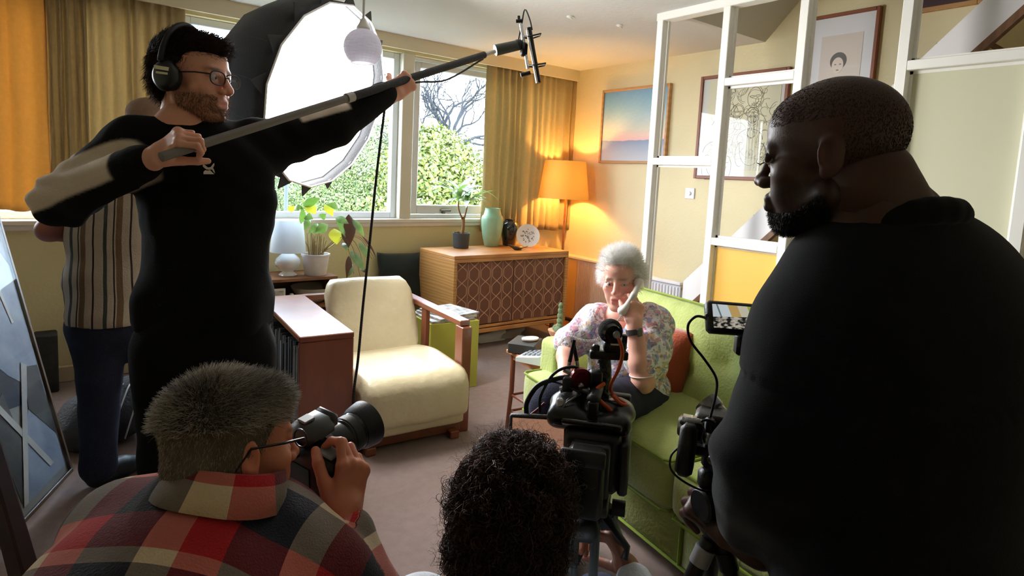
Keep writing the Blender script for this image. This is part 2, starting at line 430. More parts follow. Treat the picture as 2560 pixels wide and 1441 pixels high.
# mullion posts and the three windows
xm0, xm1 = onY(1001, 330, YW)[0], onY(1030, 330, YW)[0]
mb = MB(); mb.box(((xm0+xm1)/2+0.0, YW+0.045, (WZ0+WZ1)/2), (xm1-xm0, 0.13, WZ1-WZ0), bev=0.004)
struct(mb.build('trim_mullion', M('mullion_paint', (214, 208, 190), rough=0.5)))
struct(MB().box((0.69, YW+0.06, (WZ0+WZ1)/2), (0.10, 0.10, WZ1-WZ0), bev=0.004).build('trim_mullion_2', MATS['mullion_paint']))
FRAME = M('window_frame_paint', (226, 232, 238), rough=0.4)
def window(n, x0, x1, wd, sash=0.0):
    o = MB(); y = YW+0.075
    for (a, b, c, d) in ((x0, x0+wd, WZ0, WZ1), (x1-wd, x1, WZ0, WZ1), (x0+wd, x1-wd, WZ0, WZ0+wd), (x0+wd, x1-wd, WZ1-wd, WZ1)):
        o.box(((a+b)/2, y, (c+d)/2), (b-a, 0.06, d-c), bev=0.004)
    f = struct(o.build('window_%d' % n, FRAME))
    g = wd
    if sash:
        s = MB(); ins = wd+0.006
        for (a, b, c, d) in ((x0+ins, x0+ins+sash, WZ0+ins, WZ1-ins), (x1-ins-sash, x1-ins, WZ0+ins, WZ1-ins), (x0+ins+sash, x1-ins-sash, WZ0+ins, WZ0+ins+sash*1.5), (x0+ins+sash, x1-ins-sash, WZ1-ins-sash, WZ1-ins)):
            s.box(((a+b)/2, y-0.012, (c+d)/2), (b-a, 0.05, d-c), bev=0.005)
        s.build('sash', M('sash_paint', (206, 206, 208), rough=0.4), f); g = ins+sash
        h = MB(); hx = x0+0.36; h.box((hx, y-0.05, WZ0+ins+sash*0.6), (0.10, 0.02, 0.018), bev=0.004); h.box((hx-0.02, y-0.045, WZ0+ins+sash*0.6-0.015), (0.03, 0.03, 0.03), bev=0.006)
        h.build('catch', M('grey_metal', (120, 120, 118), rough=0.35, metal=0.9), f)
    MB().box(((x0+x1)/2, y+0.012, (WZ0+WZ1)/2), (x1-x0-2*g+0.01, 0.004, WZ1-WZ0-2*g+0.01)).build('pane', GLASS, f)
window(1, WX0, 0.64, 0.045)
window(2, 0.74, xm0, 0.05)
window(3, xm1, WX1, 0.03, 0.05)

# ------------------------------------------------------------------ open partition screen in front of the stairs
XP = 3.02; PD = 0.078; PW = 0.045
PGREY = M('partition_paint', (240, 238, 232), rough=0.45, noise=(4, 0.1))
screen = bpy.data.objects.new('partition_screen', None); COL.objects.link(screen); screen.location = (XP+PD/2, 1.0, 0); struct(screen)
py = [onX(1629, 250, XP)[1], onX(1790, 250, XP)[1], onX(1988, 150, XP)[1], onX(2236, 200, XP)[1], onX(2529, 530, XP)[1], onX(2529, 530, XP)[1]-0.47, onX(2529, 530, XP)[1]-0.94]
for y in py:
    o = MB(); o.box((XP+PD/2, y-PW/2, 1.185), (PD, PW, 2.37), bev=0.003)
    o.box((XP+PD*0.62, y-PW-0.006, 1.185), (0.018, 0.014, 2.36)); o.box((XP+PD*0.62, y+0.006, 1.185), (0.018, 0.014, 2.36))
    o.build('post', PGREY, screen)
MB().box((XP+PD/2, (py[0]+py[-1])/2-PW/2, 2.382), (PD+0.006, py[0]-py[-1]+PW+0.01, 0.055), bev=0.004).build('head_rail', PGREY, screen)
def rail(i, z, j=None, h=0.042):
    j = i+1 if j is None else j; a, b = py[i]-PW, py[j]
    MB().box((XP+PD/2, (a+b)/2, z-h/2), (PD, a-b+0.002, h), bev=0.003).box((XP+PD*0.62, (a+b)/2, z+0.006), (0.018, a-b, 0.014)).box((XP+PD*0.62, (a+b)/2, z-h-0.006), (0.018, a-b, 0.014)).build('rail', PGREY, screen)
def zx(x, y): return onX(x, y, XP)[2]
z01 = zx(1700, 395); z12a = zx(1830, 193); z12b = zx(1850, 603); z34 = zx(2400, 137)
rail(0, z01); rail(1, z12a); rail(1, z12b); rail(2, zx(2060, 470)); rail(3, z34); rail(2, 0.94); rail(4, 1.05); rail(5, 1.3)
def panel(i, z0, z1, m, j=None):
    a, b = py[i]-PW, py[i+1]
    MB().box((XP+PD*0.62, (a+b)/2, (z0+z1)/2), (0.012, a-b+0.002, z1-z0)).build('infill_panel', m, screen)
panel(1, 0.06, z12b-0.045, M('mustard_panel_paint', (238, 188, 84), rough=0.5, noise=(2, 0.08)))
panel(2, 0.06, 0.90, M('blush_panel_paint', (236, 206, 182), rough=0.55))
panel(3, 0.06, z34-0.045, M('sage_panel_paint', (206, 204, 176), rough=0.55, noise=(2.5, 0.08)))
panel(4, 0.06, 1.0, MATS['mustard_panel_paint'])
# stair string board against the right wall, a dark brown strip along its lower edge
SX = 3.30
A0, A1 = onX(1822, 597, SX), onX(2460, -2, SX); B0, B1 = onX(1880, 598, SX), onX(2560, 45, SX)
sl = (A1[2]-A0[2])/(A1[1]-A0[1]); sh = 0.5*((A0[2]-B0[2]-sl*(A0[1]-B0[1]))+(A1[2]-B1[2]-sl*(A1[1]-B1[1])))
def zl(y): return A0[2]+sl*(y-A0[1])
Y0s, Y1s = 2.42, -0.8
st = bpy.data.objects.new('trim_staircase', None); COL.objects.link(st); st.location = (3.6, 1.0, 0); struct(st)
MB().prism([(SX, Y0s, zl(Y0s)), (SX, Y1s, zl(Y1s)), (SX, Y1s, zl(Y1s)-sh), (SX, Y0s, zl(Y0s)-sh)], (SX, 0, 0), (SX+0.035, 0, 0)).build('string_board', M('string_board_paint', (222, 220, 222), rough=0.4), st)
DW = M('dark_stained_wood', (112, 74, 44), rough=0.5, wave=(8, 4, 'Y', 0.5))
MB().prism([(SX-0.01, Y0s, zl(Y0s)-sh), (SX-0.01, Y1s, zl(Y1s)-sh), (SX-0.01, Y1s, zl(Y1s)-sh-0.045), (SX-0.01, Y0s, zl(Y0s)-sh-0.045)], (0, 0, 0), (0.04, 0, 0)).build('string_edge', DW, st)
MB().prism([(4.0, Y0s, zl(Y0s)), (4.0, Y1s, zl(Y1s)), (4.0, Y1s, zl(Y1s)-sh), (4.0, Y0s, zl(Y0s)-sh)], (4.05, 0, 0), (4.09, 0, 0)).build('wall_string', MATS['string_board_paint'], st)
MB().prism([(SX+0.035, Y0s, zl(Y0s)-sh+0.012), (SX+0.035, Y1s, zl(Y1s)-sh+0.012), (SX+0.035, Y1s, zl(Y1s)-sh), (SX+0.035, Y0s, zl(Y0s)-sh)], (0, 0, 0), (4.0-SX-0.035, 0, 0)).build('stair_soffit', WALL, st)
for k in range(14):
    y = 2.3-0.21*k; z = zl(y)-sh*0.5
    MB().box(((SX+4.03)/2, y, z), (4.0-SX, 0.2, 0.03), bev=0.004).build('stair_tread', DW, st)

# ------------------------------------------------------------------ outside
LEAF = attr_mat('spring_leaf', rough=0.6)
BARK = M('grey_bark', (122, 116, 108), rough=0.9, noise=(12, 0.4))
struct(MB().box((12, 40, -4.1), (120, 68, 0.2)).build('ground_outside', M('lawn_green', (112, 112, 100), rough=0.95, noise=(0.5, 0.4))))
def leaf_cloud(cs, n, size, cols, seed, shell=0.62):
    """clumps: list of (centre, radii); leaves are little bent quads scattered through each clump's outer shell"""
    r = np.random.default_rng(seed); V = []; C = []
    wts = np.array([np.prod(b) for _, b in cs])**0.67; wts = wts/wts.sum()
    for (c, rad), wt in zip(cs, wts):
        m = int(n*wt); d = r.normal(size=(m, 3)); d /= np.linalg.norm(d, axis=1)[:, None]
        q = r.uniform(shell, 1.06, m)[:, None]; q *= (1+0.22*vnoise(d*np.array(rad), 6.0, seed))[:, None]
        p = np.array(c)+d*q*np.array(rad)
        a = r.normal(size=(m, 3)); a /= np.linalg.norm(a, axis=1)[:, None]; b = np.cross(a, d+0.3*r.normal(size=(m, 3))); b /= np.maximum(np.linalg.norm(b, axis=1), 1e-6)[:, None]
        s = size*r.uniform(0.6, 1.3, m)[:, None]
        V.append(np.stack([p-a*s, p+b*s*0.55, p+a*s, p-b*s*0.55], 1).reshape(-1, 3))
        k = r.integers(0, len(cols), m); col = np.array([lin(x)[:3] for x in cols])[k]*r.uniform(0.75, 1.2, m)[:, None]
        C.append(np.repeat(col, 4, 0))
    V = np.vstack(V); C = np.vstack(C); F = np.arange(len(V)).reshape(-1, 4)
    return V, F, C
def leafy_tree(name, label, base, trunk_h, clumps, n, size, cols, seed, group=None):  # each cols list ends with a dark tone painting shaded gaps between leaves
    t = thing(name, label, 'tree', base, group)
    b = np.array(base, float); mb = MB(); r = np.random.default_rng(seed)
    mb.tube(bezier([b, b+[0.1, 0, trunk_h*0.6], b+[0, 0.1, trunk_h]], 10), np.linspace(0.22, 0.12, 10), 8)
    for c, rad in clumps:
        c = np.array(c); m0 = b+[0, 0, trunk_h*0.7]; mb.tube(bezier([m0, (m0+c)/2+r.normal(size=3)*0.3, c], 8), np.linspace(0.10, 0.03, 8), 6)
        for _ in range(4):
            e = c+r.normal(size=3)*np.array(rad)*0.55; mb.tube(bezier([c, (c+e)/2+r.normal(size=3)*0.15, e], 6), np.linspace(0.04, 0.012, 6), 5)
    mb.build('trunk', BARK, t, smooth='all')
    V, F, C = leaf_cloud(clumps, n, size, cols, seed)
    me = bpy.data.meshes.new('foliage'); me.from_pydata(V.tolist(), [], F.tolist()); me.materials.append(LEAF)
    o = link('foliage', me, t); set_tint(o, C); o['kind'] = 'stuff'
    return t
def at(x, y, Y): return onY(x, y, Y)
cl = []
for (x, y, Yd, rx, rz) in ((1105, 425, 11.5, 0.9, 0.75), (1060, 400, 12, 0.85, 0.75), (1165, 480, 11, 0.75, 0.7), (1050, 470, 11, 0.9, 0.8), (1140, 530, 10.8, 1.1, 0.8), (1078, 365, 12.4, 0.6, 0.45), (1195, 560, 10.5, 0.8, 0.7), (1040, 570, 10.6, 1.1, 0.8), (1130, 610, 10.6, 1.5, 0.9)):
    cl.append((at(x, y, Yd), (rx, rx, rz)))
leafy_tree('leafy_oak', 'yellow green leafy oak filling the narrow right window pane', (at(1110, 500, 12)[0], 12, -4.0), 3.6, cl, 60000, 0.05, [(96, 112, 32), (112, 126, 42), (76, 92, 26), (126, 132, 58), (52, 66, 20)], 3)
cl = []
for (x, y, Yd, rx, rz) in ((945, 420, 22, 1.7, 1.5), (880, 455, 22, 1.9, 1.4), (960, 470, 21, 1.6, 1.4), (800, 490, 22, 2.0, 1.2), (910, 540, 21, 2.3, 1.4), (975, 350, 22, 0.9, 1.0), (1000, 420, 22, 1.2, 1.3), (840, 540, 21, 2.0, 1.2)):
    cl.append((at(x, y, Yd), (rx, rx, rz)))
leafy_tree('leafy_maple', 'green leafy tree beyond the wide pane, behind the hanging cable', (at(900, 500, 22)[0], 22, -4.0), 3.4, cl, 50000, 0.05, [(84, 106, 44), (100, 120, 54), (68, 90, 36), (114, 124, 70), (48, 66, 28)], 5)
cl = []
for (x, y, Yd, rx, rz) in ((720, 500, 32, 2.8, 1.8), (660, 480, 32, 3.4, 2.3), (770, 530, 31, 2.8, 1.7), (560, 470, 33, 4.2, 2.7), (440, 480, 33, 4.2, 2.5)):
    cl.append((at(x, y, Yd), (rx, rx, rz)))
leafy_tree('pale_birch', 'pale grey green tree low behind the white table lamp', (at(700, 500, 32)[0], 32, -4.0), 3.2, cl, 30000, 0.07, [(104, 124, 90), (90, 112, 74), (120, 132, 104), (66, 86, 54)], 8)
# bare tree
bt = thing('bare_tree', 'bare branching tree without leaves against the sky', 'tree', tuple(onY(1130, 500, 15)[:2])+(-4.0,))
r = np.random.default_rng(21); mb = MB()
def grow(p, d, L, rad, lev):
    q = np.array(p, float); pts = [q.copy()]
    for k in range(4):
        d = norm(d+r.normal(size=3)*0.16+np.array([0, 0, 0.03])); q = q+d*L/4; pts.append(q.copy())
    mb.tube(pts, np.linspace(rad, rad*0.62, 5), 6 if lev < 2 else 4, caps=False)
    if lev >= 7: return
    for k in range(2 if r.random() < 0.40 else 3):
        u = norm(r.normal(size=3)*np.array([1, 0.75, 0.7])); u = norm(u-d*np.dot(u, d))
        grow(pts[-1] if k < 2 else pts[2], norm(d+u*r.uniform(0.45, 0.85)), L*r.uniform(0.62, 0.86), rad*0.62, lev+1)
b0 = np.array([bt.location[0], 15, -4.0]); j0 = onY(1122, 395, 15)
mb.tube(bezier([b0, (b0+j0)/2+[0.2, 0, 0], j0], 10), np.linspace(0.24, 0.13, 10), 8)
for tgt, sc in (((1105, 300), 0.95), ((1150, 310), 0.85), ((1190, 345), 0.8), ((1070, 330), 0.75), ((1130, 290), 0.9)):
    d = norm(onY(*tgt, 15)-j0); grow(j0, d, 1.0*sc, 0.10*sc, 1)
mb.build('branches', M('bare_twig_bark', (34, 38, 44), rough=0.9), bt)

o = MB().cyl((onY(715, 490, 6.5)[0], 6.5, -4.0), (onY(715, 490, 6.5)[0], 6.5, onY(715, 380, 6.5)[2]), 0.022, n=10).build('garden_pole', M('dark_pole_paint', (60, 72, 80), rough=0.6)); tag(ctr(o), 'thin dark pole standing outside behind the white table lamp', 'pole')
# ================================================================== furniture along the window wall
OAK = M('golden_oak', (188, 130, 72), rough=0.42, wave=(3.2, 6, 'X', 0.45), stretch=(0.25, 1, 4), bump=(40, 0.05), col2=(150, 92, 44))
OAKS = M('golden_oak_side', (188, 136, 78), rough=0.42, wave=(4.5, 7, 'Z', 0.55), stretch=(1, 0.3, 3), col2=(150, 100, 50))
LATT = M('brown_lattice_panel', (112, 66, 44), rough=0.55, noise=(14, 0.25))
INLAY = M('pale_inlay', (196, 152, 120), rough=0.5)
# ---- sideboard
sx0, sx1, sy0, sy1, sz0, sz1 = 2.415, 3.565, 3.80, 4.33, 0.150, 0.760
sb_ = thing('sideboard', 'golden oak sideboard with brown lattice front under the right curtain', 'sideboard', ((sx0+sx1)/2, (sy0+sy1)/2, 0))
mb = MB(); T = 0.028
mb.box(((sx0+sx1)/2, (sy0+sy1)/2, sz1-T/2), (sx1-sx0, sy1-sy0, T), bev=0.004); mb.build('top_board', OAK, sb_)
mb = MB(); mb.box((sx0+T/2, (sy0+sy1)/2, (sz0+sz1-T)/2), (T, sy1-sy0, sz1-T-sz0), bev=0.003); mb.build('side_panel', OAKS, sb_)
mb = MB(); mb.box((sx1-T/2, (sy0+sy1)/2, (sz0+sz1-T)/2), (T, sy1-sy0, sz1-T-sz0), bev=0.003); mb.build('side_panel', OAKS, sb_)
mb = MB(); mb.box(((sx0+sx1)/2, sy0+0.02, sz0+0.012), (sx1-sx0-2*T, 0.05, 0.032), bev=0.004).box(((sx0+sx1)/2, sy0+0.01, sz0+0.045), (sx1-sx0-2*T, 0.02, 0.02), bev=0.004).box(((sx0+sx1)/2, sy0+0.008, sz1-T-0.012), (sx1-sx0-2*T, 0.016, 0.024)); mb.build('bottom_rail', OAK, sb_)
mb = MB(); mb.box(((sx0+sx1)/2, sy1-0.01, (sz0+sz1)/2), (sx1-sx0-2*T, 0.014, sz1-sz0-T)); mb.build('back_panel', OAKS, sb_)
dz0, dz1 = sz0+0.06, sz1-T-0.026; ddx = (sx1-sx0-2*T)/2
for k in range(2):
    x0 = sx0+T+k*ddx+0.002; x1 = x0+ddx-0.004
    d = MB().box(((x0+x1)/2, sy0+0.03, (dz0+dz1)/2), (x1-x0, 0.02, dz1-dz0), bev=0.002).build('door', LATT, sb_)
    mb = MB(); nc = 5; cw = (x1-x0)/nc; A = np.linspace(dz0+0.004, dz1-0.004, 60)
    for c in range(nc):
        cx = x0+cw*(c+0.5)
        if c: mb.tube([(x0+cw*c, sy0+0.0195, dz0+0.003), (x0+cw*c, sy0+0.0195, dz1-0.003)], 0.0016, 4)
        for s in (-1, 1):
            ph = (A-dz0)/(dz1-dz0)*4.0*math.pi+0.9
            tri = np.clip(1.25*np.sin(ph), -1, 1)
            mb.tube(np.stack([cx+s*cw*0.40*tri, np.full_like(A, sy0+0.0195), A], 1), 0.0027, 4)
    mb.build('lattice_inlay', INLAY, d)
for x in (sx0+0.10, sx1-0.10):
    for y in (sy0+0.06, sy1-0.06):
        MB().cyl((x, y, 0), (x, y, sz0), 0.014, 0.022, 12).build('leg', DW, sb_)
# ---- things under the sideboard
o = MB().box((3.0, 4.40, 0.07), (0.9, 0.06, 0.14), bev=0.01).build('storage_box', M('pale_green_card', (150, 164, 140), rough=0.7)); tag(ctr(o), 'long pale green storage box pushed under the sideboard', 'box')
for i, (x, y, l, c) in enumerate(((2.93, 4.0, 0.26, (196, 190, 184)), (3.16, 4.02, 0.24, (150, 140, 132)))):
    s = Solid(0.03); s.cap((x-l/2, y, 0.035), (x+l*0.2, y+0.02, 0.04), 0.035, 0.04).cap((x+l*0.2, y+0.02, 0.04), (x+l/2, y+0.02, 0.06), 0.04, 0.03); s.box((x, y+0.01, 0.006), (l/2, 0.04, 0.01), rd=0.008, k=0.01)
    V, Q = s.surf(0.008); V[:, 2] = np.maximum(V[:, 2], 0.001)
    o = mesh_vq('slipper', [(V, Q, 0)], [M('slipper_cloth_%d' % i, c, rough=0.9)]); tag(ctr(o), ('pale grey slipper' if i == 0 else 'dull taupe slipper nearer the side table')+' lying under the sideboard', 'slipper', 'slippers under the sideboard')
# ---- on the sideboard
zt = sz1
GREEN = M('celadon_glaze', (158, 196, 164), rough=0.28, noise=(16, 0.35), col2=(120, 168, 140), coat=0.4)
vx, vy = onZ(1228, 616, zt)[:2]
o = MB().lathe([(0.055, 0), (0.062, 0.008), (0.082, 0.09), (0.094, 0.18), (0.095, 0.24), (0.088, 0.262), (0.076, 0.275), (0.070, 0.30), (0.066, 0.318), (0.068, 0.330), (0.060, 0.330), (0.060, 0.30), (0.070, 0.25), (0.0, 0.02)], (vx, vy, zt), 40, close=True).build('green_vase', GREEN, smooth=True); tag(ctr(o), 'tall celadon green vase with short neck on the sideboard', 'vase')
vx, vy = onZ(1272, 614, zt)[:2]
o = MB().lathe([(0.050, 0), (0.056, 0.006), (0.066, 0.07), (0.083, 0.14), (0.080, 0.18), (0.056, 0.212), (0.040, 0.222), (0.044, 0.234), (0.034, 0.234), (0.0, 0.1)], (vx, vy, zt), 36, close=True).build('dark_vase', M('dark_blue_glaze', (22, 30, 40), rough=0.12, noise=(20, 0.4), coat=0.6), smooth=True); tag(ctr(o), 'small glossy near-black vase beside the tall green one', 'vase')
px_, py_ = onZ(1318, 618, zt)[:2]
Rp = frame(norm((-0.5, -0.85, 0.35)), (0.85, -0.5, 0)); pc = np.array([px_, py_, zt+0.098])
pl = MB().lathe([(0.0, -0.004), (0.06, -0.004), (0.075, 0.004), (0.103, 0.012), (0.104, 0.016), (0.075, 0.009), (0.06, 0.002), (0.0, 0.002)], pc, 40, Rp).build('plate', M('white_china', (232, 232, 230), rough=0.2), smooth=True); tag(pl, 'white plate with grey floral centre leaning upright on the sideboard', 'plate')
mb = MB(); r = np.random.default_rng(4)
for k in range(46):
    a = r.uniform(0, 6.28); q = 0.062*math.sqrt(r.random()); c = pc+Rp@np.array([q*math.cos(a), q*math.sin(a), 0.0028])
    th = r.uniform(0, 6.28); mb.ball(c, (r.uniform(0.004, 0.010), r.uniform(0.003, 0.005), 0.0006), Rp@RZ(th), 8, 4)
mb.build('flower_print', M('grey_blue_print', (112, 116, 130), rough=0.4), pl)
mb = MB(); mb.bar(pc+Rp@np.array([0, -0.09, -0.01]), pc+Rp@np.array([0, 0.02, -0.03]), 0.05, 0.004); mb.build('easel', DW, pl)
bx, by = onZ(1290, 626, zt)[:2]
s = Solid(0.012); s.cap((bx-0.07, by+0.02, zt+0.045), (bx-0.01, by, zt+0.02), 0.006, 0.014).ell((bx+0.02, by, zt+0.018), (0.05, 0.028, 0.017)).cap((bx+0.05, by, zt+0.018), (bx+0.15, by+0.03, zt+0.026), 0.010, 0.004)
V, Q = s.surf(0.004); V[:, 2] = np.maximum(V[:, 2], zt+0.001)
o = mesh_vq('carved_bird', [(V, Q, 0)], [M('dark_carved_wood', (58, 34, 26), rough=0.35)]); tag(ctr(o), 'dark carved wooden bird lying before the leaning plate', 'ornament')
# ---- potted dracaena on the sideboard
LEAFG = M('dracaena_leaf', (128, 164, 116), rough=0.28, noise=(30, 0.5), col2=(206, 218, 200), coat=0.3, spec=0.8, translucent=((150, 190, 90), 0.25))  # grey-white mixed into the colour stands in for softbox gloss on the leaves
def strap_leaf(mb, base, d, L, wd, droop, n=9, seed=0, twist=0.0, fold=0.25):
    d = norm(d); g = np.array([0, 0, -1.0]); p = np.array(base, float); side = norm(np.cross(d, (0, 0, 1.0)) if abs(d[2]) < 0.95 else (1, 0, 0)); V = []
    for i in range(n):
        t = i/(n-1); w = wd*(math.sin(math.pi*min(1, 0.12+0.88*t)**0.8))*(1 if t < 0.98 else 0.15)
        up = norm(np.cross(side, d)); sd = side*math.cos(twist*t)+up*math.sin(twist*t)
        V.append([p-sd*w+up*w*fold, p, p+sd*w+up*w*fold]); p = p+d*L/(n-1); d = norm(d+g*droop/(n-1))
    V = np.array(V); mb.grid(V)
px_, py_ = onZ(1152, 620, zt)[:2]; pb = np.array([px_, py_, zt])
t = thing('potted_dracaena', 'dracaena with long arching leaves in a charcoal pot on sideboard', 'plant', pb)
MB().lathe([(0.058, 0), (0.064, 0.004), (0.070, 0.115), (0.072, 0.125), (0.066, 0.125), (0.064, 0.11), (0.0, 0.105)], pb, 32, close=True).build('pot', M('charcoal_pot', (62, 68, 74), rough=0.6, wave=(40, 0.5, 'Z', 0.3)), t, smooth=True)
mb = MB(); s0 = pb+[0.005, 0, 0.10]; c1 = pb+[0.012, 0, 0.26]
mb.tube(bezier([s0, pb+[0.016, 0, 0.18], c1], 8), np.linspace(0.015, 0.013, 8), 10); mb.tube(bezier([s0-[0.02, 0, 0], pb+[-0.035, 0, 0.14], pb+[-0.045, 0.0, 0.115]], 6), np.linspace(0.008, 0.004, 6), 6)
tips = []
for e in ((-0.04, 0.0, 0.385), (0.045, 0.0, 0.375)):
    mb.tube(bezier([c1-[0.008 if e[0] < 0 else -0.008, 0, 0.02], pb+[e[0]*0.9, 0, 0.32], pb+np.array(e)], 8), np.linspace(0.008, 0.006, 8), 8); tips.append(pb+np.array(e))
mb.build('stem', M('cane_bark', (150, 110, 72), rough=0.8, noise=(40, 0.4)), t, smooth='all')
r = np.random.default_rng(12)
for k in range(30):
    tp = tips[k % 2]; a = r.uniform(0, 6.28); el = r.uniform(-0.05, 0.85)
    d = np.array([math.cos(a)*math.cos(el), math.sin(a)*math.cos(el)*0.8, math.sin(el)]); mb = MB()
    strap_leaf(mb, tp+[0, 0, 0.02*(k % 5)], d, r.uniform(0.20, 0.34), r.uniform(0.016, 0.027), r.uniform(0.5, 1.5), twist=r.uniform(-0.6, 0.6)); mb.build('leaf', LEAFG, t, smooth='all')
# ---- floor lamp behind the sideboard's end
lx, ly = 3.84, 4.18
t = thing('floor_lamp', 'tall wooden floor lamp with glowing yellow shade in the corner', 'lamp', (lx, ly, 0))
LW = M('lamp_teak', (176, 112, 58), rough=0.45, wave=(5, 4, 'Z', 0.3))
MB().lathe([(0.13, 0), (0.135, 0.01), (0.12, 0.022), (0.02, 0.03)], (lx, ly, 0), 32).build('base', LW, t, smooth=True)
zs0, zs1 = onY(1420, 497, ly)[2], onY(1428, 404, ly)[2]
MB().cyl((lx, ly, 0.02), (lx, ly, zs1-0.06), 0.013, 0.010, 12).build('pole', LW, t, smooth=True)
rb, rt = abs(onY(1478, 495, ly)[0]-onY(1362, 491, ly)[0])/2*0.80, abs(onY(1472, 407, ly)[0]-onY(1378, 400, ly)[0])/2*0.80
SHADE = M('yellow_lamp_shade', (240, 190, 84), rough=0.7, translucent=((255, 236, 180), 0.13))
mb = MB(); n = 40
mb.lathe([(rb, zs0), (rt, zs1), (rt-0.003, zs1), (rb-0.003, zs0), (rb, zs0)], (lx-0.03, ly, 0), n, close=True); mb.build('shade', SHADE, t, smooth=True)
mb = MB(); mb.ball((lx-0.03, ly, (zs0+zs1)/2), 0.035, n=14, m=10)
BULB = M('lamp_bulb', (255, 214, 140), emit=((255, 202, 112), LAMP)); mb.build('bulb', BULB, t, smooth='all')
mb = MB(); mb.cyl((lx-0.03, ly, zs0+0.02), (lx-0.03, ly, zs0+0.09), 0.018, n=12)
for k in range(3): a = k*2.094; mb.tube([(lx-0.03, ly, zs0+0.04), (lx-0.03+rb*0.98*math.cos(a), ly+rb*0.98*math.sin(a), zs0+0.012)], 0.002, 6)
mb.build('bulb_holder', M('brass', (176, 140, 80), rough=0.35, metal=0.9), t)
# ---- curtains
def curtain(name, label, x0, x1, z0, z1, Y, amp, nf, m, seed, thin=0.6, lean=0.0, group=None):
    n = max(80, nf*10); r = np.random.default_rng(seed); nz_ = 26
    u = np.linspace(0, 1, n); V = np.zeros((n, nz_, 3)); ph = r.uniform(0, 6.28, 4)
    warp = u+0.018*np.sin(u*17+ph[0])+0.01*np.sin(u*31+ph[1])
    for j in range(nz_):
        v = j/(nz_-1); a = amp*(thin+(1-thin)*(1-v)); env = 1+0.35*np.sin(u*9+ph[2])
        wv = np.sin(warp*nf*2*math.pi+0.35*np.sin(v*5+ph[3]+u*4))
        wv = np.sign(wv)*np.abs(wv)**0.75
        V[:, j, 0] = x0+(x1-x0)*(u+0.010*np.cos(warp*nf*2*math.pi)*(1-v)*0.7)+lean*(1-v)+0.006*np.sin(u*40+v*6)*(1-v)
        V[:, j, 1] = Y+a*env*wv+0.004*np.sin(v*9+u*23)
        V[:, j, 2] = z0+(z1-z0)*v-0.006*np.sin(u*25)*(1-v)
    mb = MB(); mb.grid(V); c = struct_ = mb.build(name, m, smooth='all')
    md = c.modifiers.new('thickness', 'SOLIDIFY'); md.thickness = 0.003
    tag(ctr(c), label, 'curtain', group)
    h = MB(); hb = np.array([V[i, -1]+[0, 0.0, 0.004] for i in range(0, n, 2)]); h.tube(hb, 0.006, 5); h.build('heading_tape', m, c, origin=None)
    return c
CURT = M('olive_gold_curtain', (176, 156, 114), rough=0.85, noise=(55, 0.25), bump=(180, 0.3), translucent=((216, 196, 146), 0.22), sheen=0.3)
CURTL = M('beige_gold_curtain', (184, 164, 126), rough=0.85, noise=(40, 0.3), bump=(160, 0.3), translucent=((222, 200, 156), 0.24), sheen=0.3)
CURTG = M('orange_gold_curtain', (204, 158, 88), rough=0.85, noise=(40, 0.25), bump=(160, 0.3), translucent=((236, 192, 120), 0.26), sheen=0.3)
YC = 4.405
curtain('curtain', 'olive gold pleated curtain beside the floor lamp, right of the windows', onY(1212, 330, YC)[0], onY(1436, 330, YC)[0], onY(1300, 577, YC)[2], 2.36, YC, 0.021, 13, CURT, 2, group=None)
curtain('curtain', 'beige gold pleated curtain behind the headphones man', onY(215, 300, YC)[0], onY(463, 100, YC)[0], 0.93, 2.36, YC, 0.022, 9, CURTL, 5, thin=0.8)
curtain('curtain', 'orange gold curtain at the far left of the picture, glowing', onY(-330, 300, YC)[0], onY(122, 300, YC)[0], onY(60, 527, YC)[2], 2.36, YC, 0.021, 7, CURTG, 9, thin=0.8)
curtain('curtain', 'narrow grey brown curtain fold between the two gold curtains', onY(116, 300, YC)[0], onY(222, 300, YC)[0], 0.93, 2.36, YC, 0.021, 5, M('grey_brown_curtain', (180, 160, 124), rough=0.9, noise=(40, 0.3), bump=(160, 0.3), translucent=((190, 166, 124), 0.22)), 14, thin=0.8)
# ---- low shelf unit with lamp and plant
q = onY(845, 690, 4.10); hx1, hz1 = q[0], q[2]
hx0 = 0.93; hy0, hy1 = 4.10, 4.43
t = thing('low_bookcase', 'low brown open shelf unit under the window, behind the armchair', 'shelf', ((hx0+hx1)/2, (hy0+hy1)/2, 0))
WAL = M('brown_walnut', (134, 88, 54), rough=0.5, wave=(4, 5, 'X', 0.35), stretch=(0.3, 1, 3))
MB().box(((hx0+hx1)/2, (hy0+hy1)/2, hz1-0.011), (hx1-hx0, hy1-hy0, 0.022), bev=0.003).build('top_board', WAL, t)
for x in (hx0+0.011, hx1-0.011): MB().box((x, (hy0+hy1)/2, (hz1-0.022)/2), (0.022, hy1-hy0, hz1-0.022), bev=0.003).build('side_panel', WAL, t)
shz = hz1-0.20
for z in (shz, 0.08): MB().box(((hx0+hx1)/2, (hy0+hy1)/2+0.005, z-0.009), (hx1-hx0-0.044, hy1-hy0-0.01, 0.018)).build('shelf_board', WAL, t)
MB().box(((hx0+hx1)/2, hy1-0.005, hz1/2-0.01), (hx1-hx0-0.046, 0.008, hz1-0.04)).build('back_panel', M('dark_back_panel', (70, 46, 34), rough=0.7), t)
bx = onY(785, 715, 4.24)[0]
o = MB().lathe([(0.06, 0), (0.07, 0.006), (0.12, 0.05), (0.152, 0.105), (0.155, 0.112), (0.145, 0.108), (0.11, 0.05), (0.0, 0.015)], (bx, 4.25, shz), 40, close=True).build('stoneware_bowl', M('grey_stoneware', (182, 174, 158), rough=0.55, noise=(20, 0.2)), smooth=True); tag(ctr(o), 'wide grey stoneware bowl inside the low shelf unit', 'bowl')
fx = onY(695, 732, 4.13)[0]
